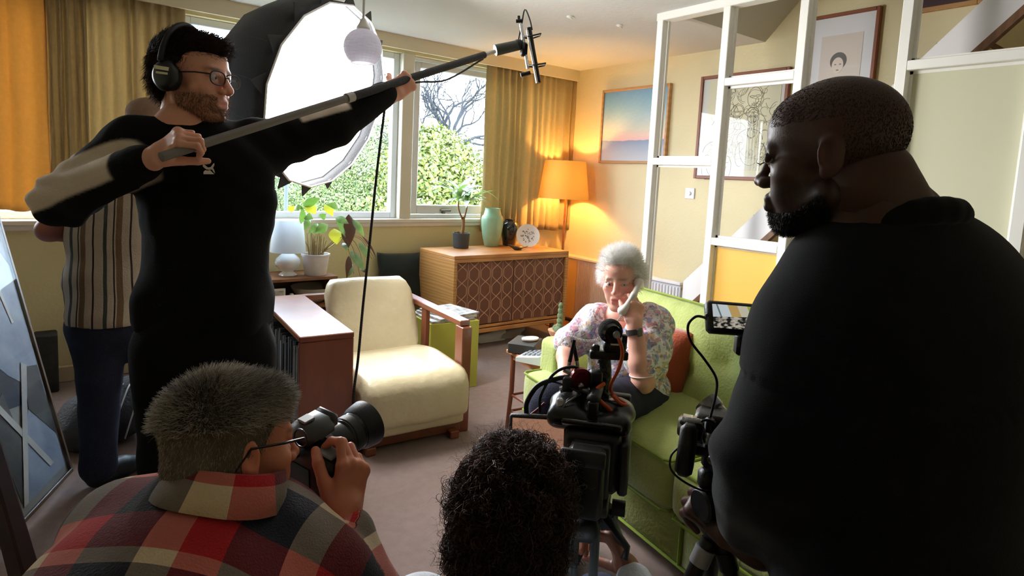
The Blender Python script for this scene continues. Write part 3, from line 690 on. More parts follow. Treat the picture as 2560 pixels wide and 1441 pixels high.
f = MB().box((fx, 4.135, shz+0.066), (0.10, 0.012, 0.13), bev=0.003).build('framed_photo', M('white_frame', (226, 224, 218), rough=0.4)); tag(ctr(f), 'small white photo frame standing in the low shelf unit', 'photo frame')
MB().box((fx, 4.128, shz+0.066), (0.07, 0.002, 0.10)).build('photo', M('grey_photo_print', (120, 116, 108), rough=0.4, noise=(26, 0.8), col2=(220, 214, 204)), f, origin=(0, 0, 0))
cx = onY(730, 738, 4.14)[0]
o = MB(); o.box((cx, 4.15, shz+0.035), (0.075, 0.06, 0.07), bev=0.006); o.box((cx, 4.15, shz+0.078), (0.026, 0.026, 0.02), bev=0.004); o = o.build('white_caddy', M('white_ceramic', (230, 230, 228), rough=0.3)); tag(ctr(o), 'small white ceramic box in front of the stoneware bowl', 'box')
# table lamp
tx = onY(720, 640, 4.24)[0]; ty = 4.24; z0 = hz1
t = thing('table_lamp', 'white table lamp with round glass base on the low shelf unit', 'lamp', (tx, ty, z0))
MB().lathe([(0.058, 0), (0.062, 0.006), (0.05, 0.018), (0.036, 0.028), (0.05, 0.04), (0.078, 0.065), (0.086, 0.092), (0.078, 0.118), (0.052, 0.142), (0.030, 0.158), (0.026, 0.175)], (tx, ty, z0), 36).build('base', M('white_opal_glass', (236, 238, 240), rough=0.15, coat=0.5), t, smooth=True)
MB().lathe([(0.118, 0.165), (0.096, 0.385), (0.094, 0.385), (0.116, 0.165), (0.118, 0.165)], (tx, ty, z0), 36, close=True).build('shade', M('white_lamp_shade', (236, 240, 242), rough=0.8, translucent=((235, 240, 245), 0.35)), t, smooth=True)
MB().cyl((tx, ty, z0+0.17), (tx, ty, z0+0.36), 0.006, n=10).build('stem', MATS['brass'], t)
# trailing plant
px_ = onY(789, 655, 4.20)[0]; pb = np.array([px_, 4.20, hz1])
t = thing('trailing_plant', 'trailing houseplant with broad leaves in a white pot under the window', 'plant', pb)
MB().lathe([(0.070, 0), (0.074, 0.005), (0.092, 0.135), (0.098, 0.137), (0.098, 0.15), (0.088, 0.15), (0.084, 0.125), (0.0, 0.12)], pb, 36, close=True).build('pot', M('white_pot', (226, 220, 220), rough=0.55, noise=(30, 0.12)), t, smooth=True)
MB().ball(pb+[0, 0, 0.118], (0.084, 0.084, 0.014), n=20, m=6).build('soil', M('soil', (70, 48, 34), rough=0.95, bump=(120, 0.8)), t)
r = np.random.default_rng(3); mb = MB()
for k in range(34):
    a = r.uniform(0, 6.28); q = r.uniform(0.01, 0.06); e = np.array([q*math.cos(a)*1.6, q*math.sin(a), r.uniform(0.22, 0.32)])
    mb.tube(bezier([pb+[q*math.cos(a), q*math.sin(a), 0.12], pb+[q*1.3*math.cos(a), q*1.3*math.sin(a), 0.2], pb+e], 6), np.linspace(0.004, 0.0022, 6), 5)
for (x, y, z) in ((0.34, -0.05, 0.06), (0.40, -0.05, 0.10), (0.30, -0.08, -0.02), (0.26, -0.06, 0.0), (0.42, -0.02, 0.12)):
    mb.tube(bezier([pb+[0.03, 0, 0.14], pb+[x*0.5, y, 0.27], pb+[x*0.8, y, 0.2+z*0.4], pb+[x, y, z]], 14), np.linspace(0.0035, 0.0015, 14), 5)
mb.build('stem', M('plant_stem', (150, 128, 84), rough=0.7), t)
LGRN = M('broad_leaf_green', (96, 124, 82), rough=0.25, noise=(24, 0.5), col2=(176, 190, 180), coat=0.4, spec=0.8, translucent=((120, 170, 60), 0.2)); LYEL = M('broad_leaf_yellow', (186, 186, 62), rough=0.4, noise=(20, 0.3), translucent=((210, 210, 60), 0.3)); LBRN = M('broad_leaf_brown', (98, 62, 48), rough=0.5, noise=(20, 0.3))
def pleaf(px1, px2, w, m, Y=4.14, sag=0.02):
    a = onY(px1[0], px1[1], Y); b = onY(px2[0], px2[1], Y-0.03); d = b-a; L = np.linalg.norm(d); d /= L
    sd = norm(np.cross(d, (0.25, -1, 0.35))); up = np.cross(sd, d); V = []
    for i in range(11):
        tt = i/10; ww = w*max(0.04, math.sin(math.pi*tt**0.8)); c = a+d*L*tt+up*sag*math.sin(math.pi*tt)
        V.append([c-sd*ww-up*ww*0.25, c, c+sd*ww-up*ww*0.25])
    m_ = MB(); m_.grid(np.array(V)); m_.build('leaf', m, t, smooth='all')
for a, b, w, m in (((757, 515), (800, 495), .022, LGRN), ((753, 560), (754, 515), .02, LGRN), ((758, 540), (783, 548), .024, LGRN), ((764, 512), (790, 535), .034, LYEL), ((812, 511), (832, 541), .030, LYEL), ((820, 562), (783, 583), .026, LGRN), ((838, 545), (872, 560), .022, LGRN), ((842, 545), (868, 600), .026, LGRN), ((880, 548), (910, 592), .024, LGRN), ((835, 572), (842, 612), .044, LYEL), ((872, 536), (874, 615), .040, LBRN), ((858, 570), (872, 620), .03, LBRN),
                   ((897, 606), (922, 652), .024, LGRN), ((876, 628), (912, 680), .030, LGRN), ((872, 640), (866, 698), .022, LBRN), ((880, 660), (868, 694), .018, LGRN), ((900, 670), (918, 686), .014, LBRN), ((857, 608), (868, 628), .02, LGRN), ((905, 590), (940, 645), .008, LBRN), ((735, 520), (757, 522), .018, LGRN), ((772, 545), (760, 575), .02, LGRN), ((800, 545), (815, 535), .02, LGRN), ((850, 520), (815, 512), .02, LGRN), ((795, 560), (770, 585), .02, LGRN), ((720, 527), (738, 515), .016, LYEL)):
    pleaf(a, b, w*1.3, m)
# ---- dark cushion leaning on the wall behind the armchair
def cushion(name, label, c, R, sx, sy, sz, m, seed=0, parent=None, n=18, piping=None, pinch=0.5):
    """pillow: local x width, y height, z thickness"""
    V = []
    for s in (1, -1):
        g = np.zeros((n, n, 3))
        for i in range(n):
            for j in range(n):
                u, v = 2*i/(n-1)-1, 2*j/(n-1)-1
                e = (1-u**4)*(1-v**4); w = s*sz/2*(max(e, 0)**pinch)
                g[i, j] = (sx/2*u*(1-0.06*(1-v*v)*-1 if False else 1-0.05*(1-abs(v))**0.0*0), sy/2*v, w)
                g[i, j, 0] *= 1-0.07*(1-u*u)*0-0.05*(1-v*v)*abs(u); g[i, j, 1] *= 1-0.05*(1-u*u)*abs(v)
        V.append(g)
    mb = MB()
    for s, g in zip((1, -1), V):
        f = g.reshape(-1, 3); f = f+0.006*vnoise(f, 14, seed)[:, None]*np.array([0.3, 0.3, 1.0]); f = f@np.array(R).T+np.array(c); g2 = f.reshape(n, n, 3)
        mb.grid(g2 if s > 0 else g2[::-1])
    o = mb.build(name, m, parent, smooth='all')
    bm = bmesh.new(); bm.from_mesh(o.data); bmesh.ops.remove_doubles(bm, verts=bm.verts, dist=0.002); bmesh.ops.recalc_face_normals(bm, faces=bm.faces); bm.to_mesh(o.data); bm.free()
    o.data.polygons.foreach_set('use_smooth', [True]*len(o.data.polygons))
    if label: tag(ctr(o), label, 'cushion')
    if piping:
        u = np.linspace(-1, 1, 12); ed = [(a, -1) for a in u]+[(1, a) for a in u[1:]]+[(-a, 1) for a in u[1:]]+[(-1, -a) for a in u[1:]]
        pts = [np.array(R)@np.array([sx/2*a*(1-0.05*(1-b*b)*abs(a)), sy/2*b*(1-0.05*(1-a*a)*abs(b)), 0])+np.array(c) for a, b in ed]
        MB().tube(pts, 0.005, 6).build('piping', piping, o if label else parent) if not label else None
    return o
ca, cb = onY(957, 635, 4.34), onY(1078, 712, 4.34)
cw = abs(cb[0]-ca[0]); 
cushion('dark_cushion', 'dark green black square cushion leaning on the wall beside the sideboard', ((ca[0]+cb[0])/2-0.022, 4.375, ca[2]-cw/2-0.0), frame(norm((0.0, -1, 0.22)), (1, 0, -0.02)), cw*0.98, cw*1.0, 0.12, M('dark_green_black_cloth', (34, 42, 40), rough=0.9, bump=(200, 0.3), sheen=0.3), 3)
# a stack of boxes the cushion stands on, hidden behind the armchair
# ================================================================== armchair, sofa, side table
CREAM = M('cream_leather', (206, 193, 158), rough=0.42, noise=(9, 0.12), bump=(11, 0.5), spec=0.45)
TEAK = M('red_brown_teak', (132, 72, 48), rough=0.34, wave=(4, 4, 'Y', 0.3), stretch=(3, 0.4, 1), bump=(60, 0.04), coat=0.25)
AC = np.array([1.345, 2.665, 0.0]); AR = RZ(math.radians(-5.0))
def A(x, y, z): return AC+AR@np.array([x, y, z])
t = thing('armchair', 'cream leather armchair with teak frame and box arm full of records', 'armchair', tuple(A(0, 0.45, 0)))
AZ = 0.600
def ab(name, c, size, m, bev=0.004): return MB().box(A(*c), size, AR, bev).build(name, m, t)
wl0, wl1 = -0.442, -0.190
ab('arm_top', ((wl0+wl1)/2, 0.47, AZ-0.014), (wl1-wl0, 0.96, 0.028), TEAK)
ab('arm_front', ((wl0+wl1)/2, 0.004, (AZ-0.028)/2), (wl1-wl0, 0.022, AZ-0.028), TEAK)
ab('arm_back', ((wl0+wl1)/2, 0.93, (AZ-0.028)/2), (wl1-wl0, 0.022, AZ-0.028), TEAK)
ab('arm_inner', (wl1-0.011, 0.47, (AZ-0.028)/2), (0.022, 0.91, AZ-0.028), TEAK)
ab('arm_floor', ((wl0+wl1)/2, 0.47, 0.05), (wl1-wl0-0.03, 0.90, 0.02), TEAK)
ab('back_rail', (0.11, 0.93, AZ-0.016), (0.62, 0.055, 0.032), TEAK)
ab('back_post', (0.395, 0.93, 0.3), (0.05, 0.055, AZ-0.03), TEAK)
ab('arm_rail', (0.412, 0.48, AZ-0.016), (0.058, 0.95, 0.032), TEAK)
ab('front_post', (0.412, 0.02, (AZ-0.032)/2), (0.056, 0.085, AZ-0.032), TEAK)
ab('middle_post', (0.412, 0.50, (AZ-0.032)/2), (0.03, 0.06, AZ-0.032), TEAK)
ab('base_frame', (0.10, 0.36, 0.055), (0.56, 0.80, 0.07), TEAK)
for x in (-0.12, 0.33): ab('foot', (x, -0.06, 0.02), (0.05, 0.05, 0.04), TEAK)
# seat: thick rounded leather roll
def loft_block(name, prof, x0, x1, m, round_=0.05, seed=1, amp=0.004, parent=None, fr=A, nu=26):
    """prof: closed (y, z) outline; swept along local x with rounded ends"""
    prof = np.array(prof, float); c = prof.mean(0); V = []
    xs = np.linspace(-1, 1, nu)
    for u in xs:
        k = 1-round_*max(0, (abs(u)-0.80)/0.20)**2.2/np.abs(prof-c).max()
        x = (x0+x1)/2+(x1-x0)/2*u
        V.append([fr(x, *(c+(p-c)*k)) for p in prof])
    V = np.array(V); nn, mm = V.shape[:2]
    mb = MB(); fs = [(i*mm+j, (i+1)*mm+j, (i+1)*mm+(j+1) % mm, i*mm+(j+1) % mm) for i in range(nn-1) for j in range(mm)]
    fs += [tuple(range(mm)), tuple((nn-1)*mm+j for j in range(mm))[::-1]]
    f = V.reshape(-1, 3); f = f+amp*vnoise(f, 9, seed)[:, None]*np.array([0.4, 0.4, 1.0])
    mb.add(f, fs); o = mb.build(name, m, parent, smooth='all')
    bm = bmesh.new(); bm.from_mesh(o.data); bmesh.ops.recalc_face_normals(bm, faces=bm.faces); bm.to_mesh(o.data); bm.free()
    return o
def rprof(pts, r, n=5):
    """round the corners of a closed 2d polygon"""
    pts = np.array(pts, float); out = []; m = len(pts)
    for i in range(m):
        a, b, c = pts[i-1], pts[i], pts[(i+1) % m]; rr = r[i] if not np.isscalar(r) else r
        d1, d2 = norm(a-b), norm(c-b); rr = min(rr, np.linalg.norm(a-b)*0.48, np.linalg.norm(c-b)*0.48)
        p, q = b+d1*rr, b+d2*rr
        for k in range(n): s = k/(n-1); out.append((1-s)**2*p+2*s*(1-s)*b+s*s*q)
    res = []
    for i in range(len(out)):
        a, b = out[i], out[(i+1) % len(out)]; res.append(a); L = np.linalg.norm(b-a)
        for k in range(1, int(L/0.06)+1): res.append(a+(b-a)*k/(int(L/0.06)+1))
    return res
loft_block('seat_cushion', rprof([(-0.14, 0.13), (-0.15, 0.375), (0.30, 0.385), (0.62, 0.33), (0.62, 0.12)], [0.05, 0.12, 0.1, 0.03, 0.03]), -0.160, 0.378, CREAM, 0.02, 2, 0.004, t)
loft_block('seat_base', rprof([(-0.10, 0.085), (-0.10, 0.15), (0.62, 0.15), (0.62, 0.085)], 0.02), -0.155, 0.370, CREAM, 0.01, 4, 0.002, t)
loft_block('back_cushion', rprof([(0.44, 0.33), (0.58, 0.33), (0.78, 0.69), (0.76, 0.722), (0.69, 0.722), (0.65, 0.692)], [0.03, 0.03, 0.05, 0.03, 0.03, 0.05]), -0.130, 0.378, CREAM, 0.09, 6, 0.011, t)
# records in the box arm (open towards the outside)
r = np.random.default_rng(9); y = 0.03; k = 0
gaps = [(78, 84, 88), (58, 64, 66), (104, 106, 100), (44, 50, 56), (120, 124, 128), (70, 72, 70), (150, 148, 140), (52, 56, 64)]
RECM = [M('record_sleeve_%d' % i, c, rough=0.6) for i, c in enumerate(gaps)]
rec = []
while y < 0.90:
    wd = r.uniform(0.010, 0.026); hh = r.uniform(0.40, 0.47)
    o = MB().box(A(wl0+0.118+r.uniform(0, 0.012), y+wd/2, 0.062+hh/2), (0.21, wd-0.0015, hh), AR, 0.001).build('record_sleeve', RECM[k % 8])
    rec.append(o); y += wd; k += 1
ORD = ['frontmost', 'second', 'third', 'fourth', 'fifth', 'sixth', 'seventh', 'eighth', 'ninth', 'tenth', 'eleventh', 'twelfth', 'thirteenth', 'fourteenth', 'fifteenth', 'sixteenth', 'seventeenth', 'eighteenth', 'nineteenth', 'twentieth']
ORD += ['twenty-'+q for q in ('first', 'second', 'third', 'fourth', 'fifth', 'sixth', 'seventh', 'eighth', 'ninth')]+['thirtieth']+['thirty-'+q for q in ('first', 'second', 'third', 'fourth', 'fifth', 'sixth', 'seventh', 'eighth', 'ninth')]+['fortieth']+['forty-'+q for q in ('first', 'second', 'third', 'fourth', 'fifth', 'sixth', 'seventh', 'eighth', 'ninth')]+['fiftieth']+['fifty-'+q for q in ('first', 'second', 'third', 'fourth', 'fifth', 'sixth', 'seventh', 'eighth', 'ninth')]
TONE = ['slate', 'dark slate', 'grey', 'blue black', 'pale blue grey', 'charcoal', 'pale stone', 'steel']
for i, o in enumerate(rec): tag(ctr(o), '%s record sleeve, %s from the front edge of the armchair\'s box arm' % (TONE[i % 8], ORD[i]), 'record', 'record sleeves in the armchair arm')
# boxes behind the chair's right arm
gb = onZ(1088, 905, 0.0)
def bxs(name, label, c, size, rz, m, cat='box', bev=0.003):
    o = MB().box(c, size, RZ(rz), bev).build(name, m); tag(ctr(o), label, cat); return o
OLV = M('olive_yellow_card', (182, 184, 74), rough=0.7, noise=(8, 0.2))
bxs('record_box', 'olive yellow square box behind the right arm of the armchair', (2.06, 3.36, 0.22), (0.34, 0.38, 0.44), -0.10, OLV)
r = np.random.default_rng(6)
for k in range(3):
    o = MB().box((2.05+0.02*k, 3.33, 0.4475+0.014*k), (0.30-0.02*k, 0.30, 0.013), RZ(-0.1+0.12*k), 0.001).build('magazine', M('magazine_print_%d' % k, (212, 206, 198), rough=0.45, noise=(17+5*k, 0.9), col2=(90, 86, 84))); tag(ctr(o), '%s black and white printed magazine of the pile on the olive yellow box' % ('bottom', 'middle', 'topmost')[k], 'magazine', 'magazines on the olive box')

# ------------------------------------------------------------------ sofa
SOFA = M('lime_green_velvet', (162, 174, 92), rough=0.75, noise=(5, 0.22), bump=(90, 0.25), sheen=0.6, col2=(132, 148, 66))
PIPE = M('lime_green_piping', (128, 150, 50), rough=0.8)
# sofa frame: local x along the length from the far end (0) towards the camera end, local y from the front edge back
s0 = onZ(1306, 925, 0.46); s1 = onZ(1700, 1168, 0.46)
sd = norm(np.array([s1[0]-s0[0], s1[1]-s0[1], 0])); sb2 = np.array([-sd[1], sd[0], 0])
if sb2[0] < 0: sb2 = -sb2
def S(x, y, z): return np.array([s0[0], s0[1], 0])+sd*x+sb2*y+np.array([0, 0, z])
SR = np.array([sd, sb2, np.cross(sd, sb2)]).T
if np.linalg.det(SR) < 0: pass
SL = 2.02
t = thing('sofa', 'lime green velvet sofa with buttoned back cushions', 'sofa', tuple(S(SL/2, 0.4, 0)))
def sblock(name, x0, x1, y0, y1, z0, z1, bev, m=SOFA): return MB().box(S((x0+x1)/2, (y0+y1)/2, (z0+z1)/2), (x1-x0, y1-y0, z1-z0), np.array([sd, sb2, (0, 0, 1)]).T, bev).build(name, m, t, smooth=50)
sblock('base', 0.02, SL/2-0.002, 0.07, 0.82, 0.07, 0.27, 0.012); sblock('base', SL/2+0.002, SL-0.02, 0.07, 0.82, 0.07, 0.27, 0.012)
MB().tube([S(0.02, 0.066, 0.268), S(SL-0.02, 0.066, 0.268)], 0.006, 6).tube([S(0.02, 0.066, 0.075), S(SL-0.02, 0.066, 0.075)], 0.006, 6).tube([S(SL/2, 0.067, 0.075), S(SL/2, 0.067, 0.268)], 0.005, 6).build('piping', PIPE, t)
for x in (0.08, SL-0.08):
    for y in (0.14, 0.76): MB().cyl(S(x, y, 0), S(x, y, 0.075), 0.018, 0.026, 12).build('leg', DW, t)
def pillow_block(name, x0, x1, y0, y1, z0, z1, crown, seed, buttons=None, tilt=0.0, m=SOFA, n=30, notch=None):
    """upholstered cushion with a crowned face; 'buttons': list of (u, v) dimples on the face"""
    r = np.random.default_rng(seed); X, Yy, Z = (x1-x0)/2, (y1-y0)/2, (z1-z0)/2; pts = []
    # superellipsoid shell
    nu, nv = 2*n, n; V = np.zeros((nu, nv, 3))
    for i in range(nu):
        a = 2*math.pi*i/nu
        for j in range(nv):
            b = -math.pi/2+math.pi*j/(nv-1)
            c = lambda w, e: np.sign(math.cos(w))*abs(math.cos(w))**e
            s = lambda w, e: np.sign(math.sin(w))*abs(math.sin(w))**e
            V[i, j] = (X*c(b, .22)*c(a, .22), Yy*c(b, .22)*s(a, .22), Z*s(b, .35))
    f = V.reshape(-1, 3); return f, nu, nv
def soft_box(name, half, R, c, m, crown=0.02, buttons=(), face=2, seed=0, n=22, parent=None, edge=0.03, wr=0.004, pleats=0):
    """rounded cushion block: cube grid inflated, buttons pressed into the +face side"""
    half = np.array(half, float); bm = bmesh.new(); bmesh.ops.create_cube(bm, size=2.0)
    bmesh.ops.subdivide_edges(bm, edges=bm.edges, cuts=n, use_grid_fill=True)
    P_ = np.array([v.co for v in bm.verts]); q = P_*half; inn = np.clip(q, -(half-edge), half-edge); d = q-inn; L = np.linalg.norm(d, axis=1); k = L > 1e-9
    q[k] = inn[k]+d[k]/L[k][:, None]*np.minimum(L[k], edge)[:, None]
    o = [a for a in range(3) if a != face]; u, v = P_[:, o[0]], P_[:, o[1]]
    cr = crown*np.clip(1-u**2, 0, 1)**0.7*np.clip(1-v**2, 0, 1)**0.7; q[:, face] += np.sign(P_[:, face])*cr*(np.abs(P_[:, face]) > 0.5)
    for a in o: q[:, a] *= 1+crown*0.25*np.clip(1-P_[:, face]**2, 0, 1)/half[a]
    for bu, bv in buttons:
        du, dv = (u-bu)*half[o[0]], (v-bv)*half[o[1]]; rr = np.sqrt(du*du+dv*dv)
        q[:, face] -= np.where(P_[:, face] > 0.5, 0.045*np.exp(-(rr/0.035)**1.2)+0.018*np.exp(-(rr/0.10)**2), 0)
    if pleats:
        w = np.clip((v-0.35)/0.6, 0, 1); q[:, face] += np.where(P_[:, face] > 0.5, 0.006*w*np.sin(u*pleats*math.pi+0.8*np.sin(u*5)), 0)
    q += wr*vnoise(q, 13, seed)[:, None]*np.array([0.3, 0.3, 0.3])+wr*0.8*vnoise(q, 30, seed+1)[:, None]*np.eye(3)[face]
    q = q@np.array(R).T+np.array(c)
    for vv, co in zip(bm.verts, q): vv.co = co
    bmesh.ops.recalc_face_normals(bm, faces=bm.faces); me = bpy.data.meshes.new(name); bm.to_mesh(me); bm.free(); me.materials.append(m)
    ob = link(name, me, parent, 'all')
    return ob
RS = np.array([sd, sb2, (0, 0, 1)]).T
ARMW = 0.15
zs = 0.365
cl0 = S((0.0+SL/2)/2, 0.33, zs)
soft_box('seat_cushion', (SL/4-0.006, 0.33, 0.095), RS, cl0, SOFA, 0.022, seed=2, parent=t, edge=0.035, wr=0.006)
soft_box('seat_cushion', (SL/4-0.006, 0.33, 0.095), RS, S(SL*0.75, 0.33, zs), SOFA, 0.022, seed=5, parent=t, edge=0.035, wr=0.006)
for xc in (SL/4, SL*0.75):
    for zz in (zs+0.088, zs-0.088):
        MB().tube([S(xc-SL/4+0.01, 0.30, zz), S(xc-SL/4+0.012, 0.012, zz), S(xc-SL/4+0.03, -0.004, zz), S(xc, -0.006, zz), S(xc+SL/4-0.03, -0.004, zz), S(xc+SL/4-0.012, 0.012, zz), S(xc+SL/4-0.01, 0.30, zz)], 0.005, 6).build('piping', PIPE, t)
# arm at the far end, set back behind the seat's front
soft_box('arm', (ARMW/2, 0.345, 0.185), RS, S(0.055, 0.445, 0.425), SOFA, 0.008, face=2, seed=7, parent=t, edge=0.03, wr=0.003)
soft_box('arm', (ARMW/2, 0.345, 0.185), RS, S(SL-0.055, 0.445, 0.425), SOFA, 0.008, face=2, seed=7, parent=t, edge=0.03, wr=0.003)
# back frame and two buttoned back cushions
sblock('back_frame', 0.0, SL, 0.72, 0.84, 0.08, 0.69, 0.03)
bt_ = math.radians(-13)
def backR(): return RS@np.array([[1, 0, 0], [0, math.cos(bt_), 0], [0, 0, 1]])@np.eye(3)
lean = norm(sb2*math.sin(math.radians(14))+np.array([0, 0, math.cos(math.radians(14))]))
nrm = norm(np.cross(sd, lean)); 
if nrm@sb2 > 0: nrm = -nrm
RB = np.array([sd, lean, nrm]).T
for xc in (SL/4+0.03, SL*0.75-0.03):
    c = S(xc, 0.595, 0.61)
    soft_box('back_cushion', (SL/4-0.035, 0.225, 0.075), RB, c, SOFA, 0.03, buttons=((-0.42, 0.12), (0.42, 0.12), (0.0, -0.30)), seed=int(xc*10), parent=t, edge=0.04, wr=0.006, pleats=9)
    mb = MB()
    for bu, bv in ((-0.42, 0.12), (0.42, 0.12), (0.0, -0.30)):
        p = c+RB@np.array([bu*(SL/4-0.035), bv*0.235, 0.075+0.03*0.8-0.050]); mb.ball(p, (0.013, 0.013, 0.006), RB, 12, 6)
    mb.build('button', PIPE, t, smooth='all')
    hx, hy = SL/4-0.035, 0.235
    MB().tube([c+RB@np.array([a*hx*0.985, b*hy*0.985, 0.066]) for a, b in ((-1, -0.9), (-1, 0.9), (-0.95, 1), (0.95, 1), (1, 0.9), (1, -0.9))], 0.005, 6).build('piping', PIPE, t)
# orange cushion behind the woman
RUST = M('rust_orange_velvet', (166, 72, 36), rough=0.8, sheen=0.5, noise=(9, 0.3), bump=(120, 0.3))
oc = S(0.385, 0.47, 0.575)
cushion('orange_cushion', 'rust orange velvet cushion squeezed behind the woman on the sofa', oc, np.array([norm(sd+0.2*sb2), lean, np.cross(norm(sd+0.2*sb2), lean)]).T, 0.36, 0.34, 0.15, RUST, 5)

# ------------------------------------------------------------------ nest table with telephone
tz = 0.44
ta, tb_, tc_ = onZ(1265, 873, tz), onZ(1352, 917, tz), onZ(1395, 838, tz)
ux = norm(np.array([tb_[0]-ta[0], tb_[1]-ta[1], 0])); uy = np.array([-ux[1], ux[0], 0]); uy = uy if uy[0] > 0 else -uy
TL, TW = 0.36, 0.50
def TT(x, y, z): return np.array([ta[0], ta[1], 0])+ux*x+uy*y+np.array([0, 0, z])
RT = np.array([ux, uy, np.cross(ux, uy)]).T
PINE = M('orange_pine', (196, 132, 84), rough=0.45, wave=(5, 4, 'X', 0.3)); PINED = M('red_brown_leg', (122, 66, 44), rough=0.45)
t = thing('nest_table', 'small wooden side table with spindle legs at the sofa end', 'table', tuple(TT(TL/2, TW/2, 0)))
MB().box(TT(TL/2, TW/2, tz-0.010), (TL, TW, 0.02), np.array([ux, uy, (0, 0, 1)]).T, 0.004).build('tabletop', PINE, t)
for x in (0.03, TL-0.03):
    for y in (0.03, TW-0.03):
        MB().tube([TT(x, y, tz-0.02), TT(x, y, 0.22), TT(x+(0.012 if x > 0.1 else -0.012), y+(0.012 if y > 0.1 else -0.012), 0)], [0.014, 0.013, 0.010], 10).build('leg', PINED, t)
mb = MB()
for z in (0.10, 0.19):
    mb.cyl(TT(0.03, 0.03, z), TT(TL-0.03, 0.03, z), 0.007, n=8).cyl(TT(0.03, TW-0.03, z+0.03), TT(TL-0.03, TW-0.03, z+0.03), 0.007, n=8).cyl(TT(0.03, 0.03, z), TT(0.03, TW-0.03, z), 0.007, n=8).cyl(TT(TL-0.03, 0.03, z), TT(TL-0.03, TW-0.03, z), 0.007, n=8)
mb.build('stretcher', PINED, t)
mb = MB().box(TT(TL/2, 0.03, tz-0.035), (TL-0.05, 0.014, 0.03), np.array([ux, uy, (0, 0, 1)]).T).box(TT(0.03, TW/2, tz-0.035), (0.014, TW-0.05, 0.03), np.array([ux, uy, (0, 0, 1)]).T); mb.build('apron', PINE, t)
# telephone
PHW = M('pale_phone_plastic', (214, 220, 224), rough=0.35)
pc = np.array(list(onZ(1352, 884, tz+0.04)[:2])+[tz]); RPh = RZ(math.radians(205))
ph = thing('telephone', 'pale grey corded desk telephone base without its handset', 'telephone', tuple(pc))
def F(x, y, z): return pc+RPh@np.array([x, y, z])
MB().prism([F(-0.085, -0.10, 0.002), F(-0.085, -0.10, 0.022), F(-0.085, 0.02, 0.042), F(-0.085, 0.10, 0.075), F(-0.085, 0.11, 0.002)], F(-0.085, 0, 0), F(0.085, 0, 0)).build('phone_body', PHW, ph)
mb = MB(); mb.box(F(-0.05, 0.07, 0.078), (0.05, 0.06, 0.02), RPh@RX(0.35), 0.006).box(F(0.05, 0.07, 0.078), (0.05, 0.06, 0.02), RPh@RX(0.35), 0.006); mb.build('cradle', PHW, ph)
mb = MB()
for i in range(3):
    for j in range(4): mb.box(F(-0.035+0.035*i, -0.075+0.026*j, 0.030+0.0048*j), (0.022, 0.016, 0.008), RPh@RX(0.18), 0.002)
mb.build('keypad', M('grey_keys', (120, 126, 134), rough=0.5), ph)
# flat card the phone stands by, the black box with a pale soap dish
o = MB().box(TT(0.255, 0.20, tz+0.006), (0.17, 0.22, 0.010), np.array([ux, uy, (0, 0, 1)]).T, 0.002).build('notebook', M('notebook_paper', (222, 214, 200), rough=0.6)); tag(ctr(o), 'cream notebook lying flat near the front of the side table', 'notebook')
bq = onZ(1318, 872, tz+0.03)
o = MB().box((bq[0]+0.03, bq[1]+0.05, tz+0.03), (0.17, 0.15, 0.058), RZ(0.6), 0.006).build('black_box', M('black_card_box', (48, 46, 42), rough=0.5)); tag(ctr(o), 'black lidded box on the far edge of the side table', 'box')
o = MB().lathe([(0.04, 0), (0.05, 0.004), (0.052, 0.012), (0.0, 0.010)], (bq[0]+0.05, bq[1]+0.04, tz+0.0595), 24, close=True, sy=0.7).build('saucer', M('pale_pink_saucer', (230, 206, 196), rough=0.35), smooth=True); tag(ctr(o), 'pale pink saucer on top of the black box', 'saucer')
# cactus
cq = onZ(1398, 836, tz+0.02)
CB = np.array([cq[0]+0.0, cq[1]+0.0, tz])
ca_ = thing('potted_cactus', 'small cactus in a terracotta bowl at the back of the side table', 'plant', tuple(CB))
MB().lathe([(0.045, 0), (0.058, 0.02), (0.068, 0.045), (0.062, 0.045), (0.0, 0.035)], CB, 24, close=True).build('pot', M('terracotta_pale', (204, 150, 116), rough=0.7), ca_, smooth=True)
CG = M('cactus_green', (112, 142, 92), rough=0.7, bump=(260, 1.0), noise=(60, 0.5), col2=(190, 200, 170))
mb = MB(); 
for k in range(5): mb.ball(CB+[0.0, 0, 0.07+0.030*k], (0.022-0.002*k, 0.022-0.002*k, 0.022), n=14, m=8)
for dx, dy, rr in ((-0.03, -0.02, 0.026), (0.03, -0.02, 0.024), (0.0, 0.03, 0.024), (0.015, -0.035, 0.02)): mb.ball(CB+[dx, dy, 0.048], rr, n=12, m=8)
mb.build('cactus_stem', CG, ca_, smooth='all')
# ================================================================== right wall: pictures, switch, radiators
def wpx(x, y): return onX(x, y, XR)
def picture(name, label, tl, tr, bl, br, fw, fm, depth=0.03, mat_in=None, cat='picture'):
    """corners in photo pixels taken on the right wall; local u along the wall, w upwards"""
    q = [wpx(*p) for p in (tl, tr, bl, br)]
    y0 = (q[0][1]+q[2][1])/2; y1 = (q[1][1]+q[3][1])/2; z1 = (q[0][2]+q[1][2])/2; z0 = (q[2][2]+q[3][2])/2
    t = thing(name, label, cat, (XR-depth/2, (y0+y1)/2, z0))
    X = XR-depth/2-0.001
    for (a, b, c, d) in ((y0, y0-fw, z0, z1), (y1+fw, y1, z0, z1)): MB().box((X, (a+b)/2, (c+d)/2), (depth, abs(a-b), d-c), bev=0.003).build('frame_side', fm, t)
    for (c, d) in ((z0, z0+fw), (z1-fw, z1)): MB().box((X, (y0+y1)/2, (c+d)/2), (depth, y0-y1-2*fw, d-c), bev=0.003).build('frame_rail', fm, t)
    return t, y0-fw, y1+fw, z0+fw, z1-fw
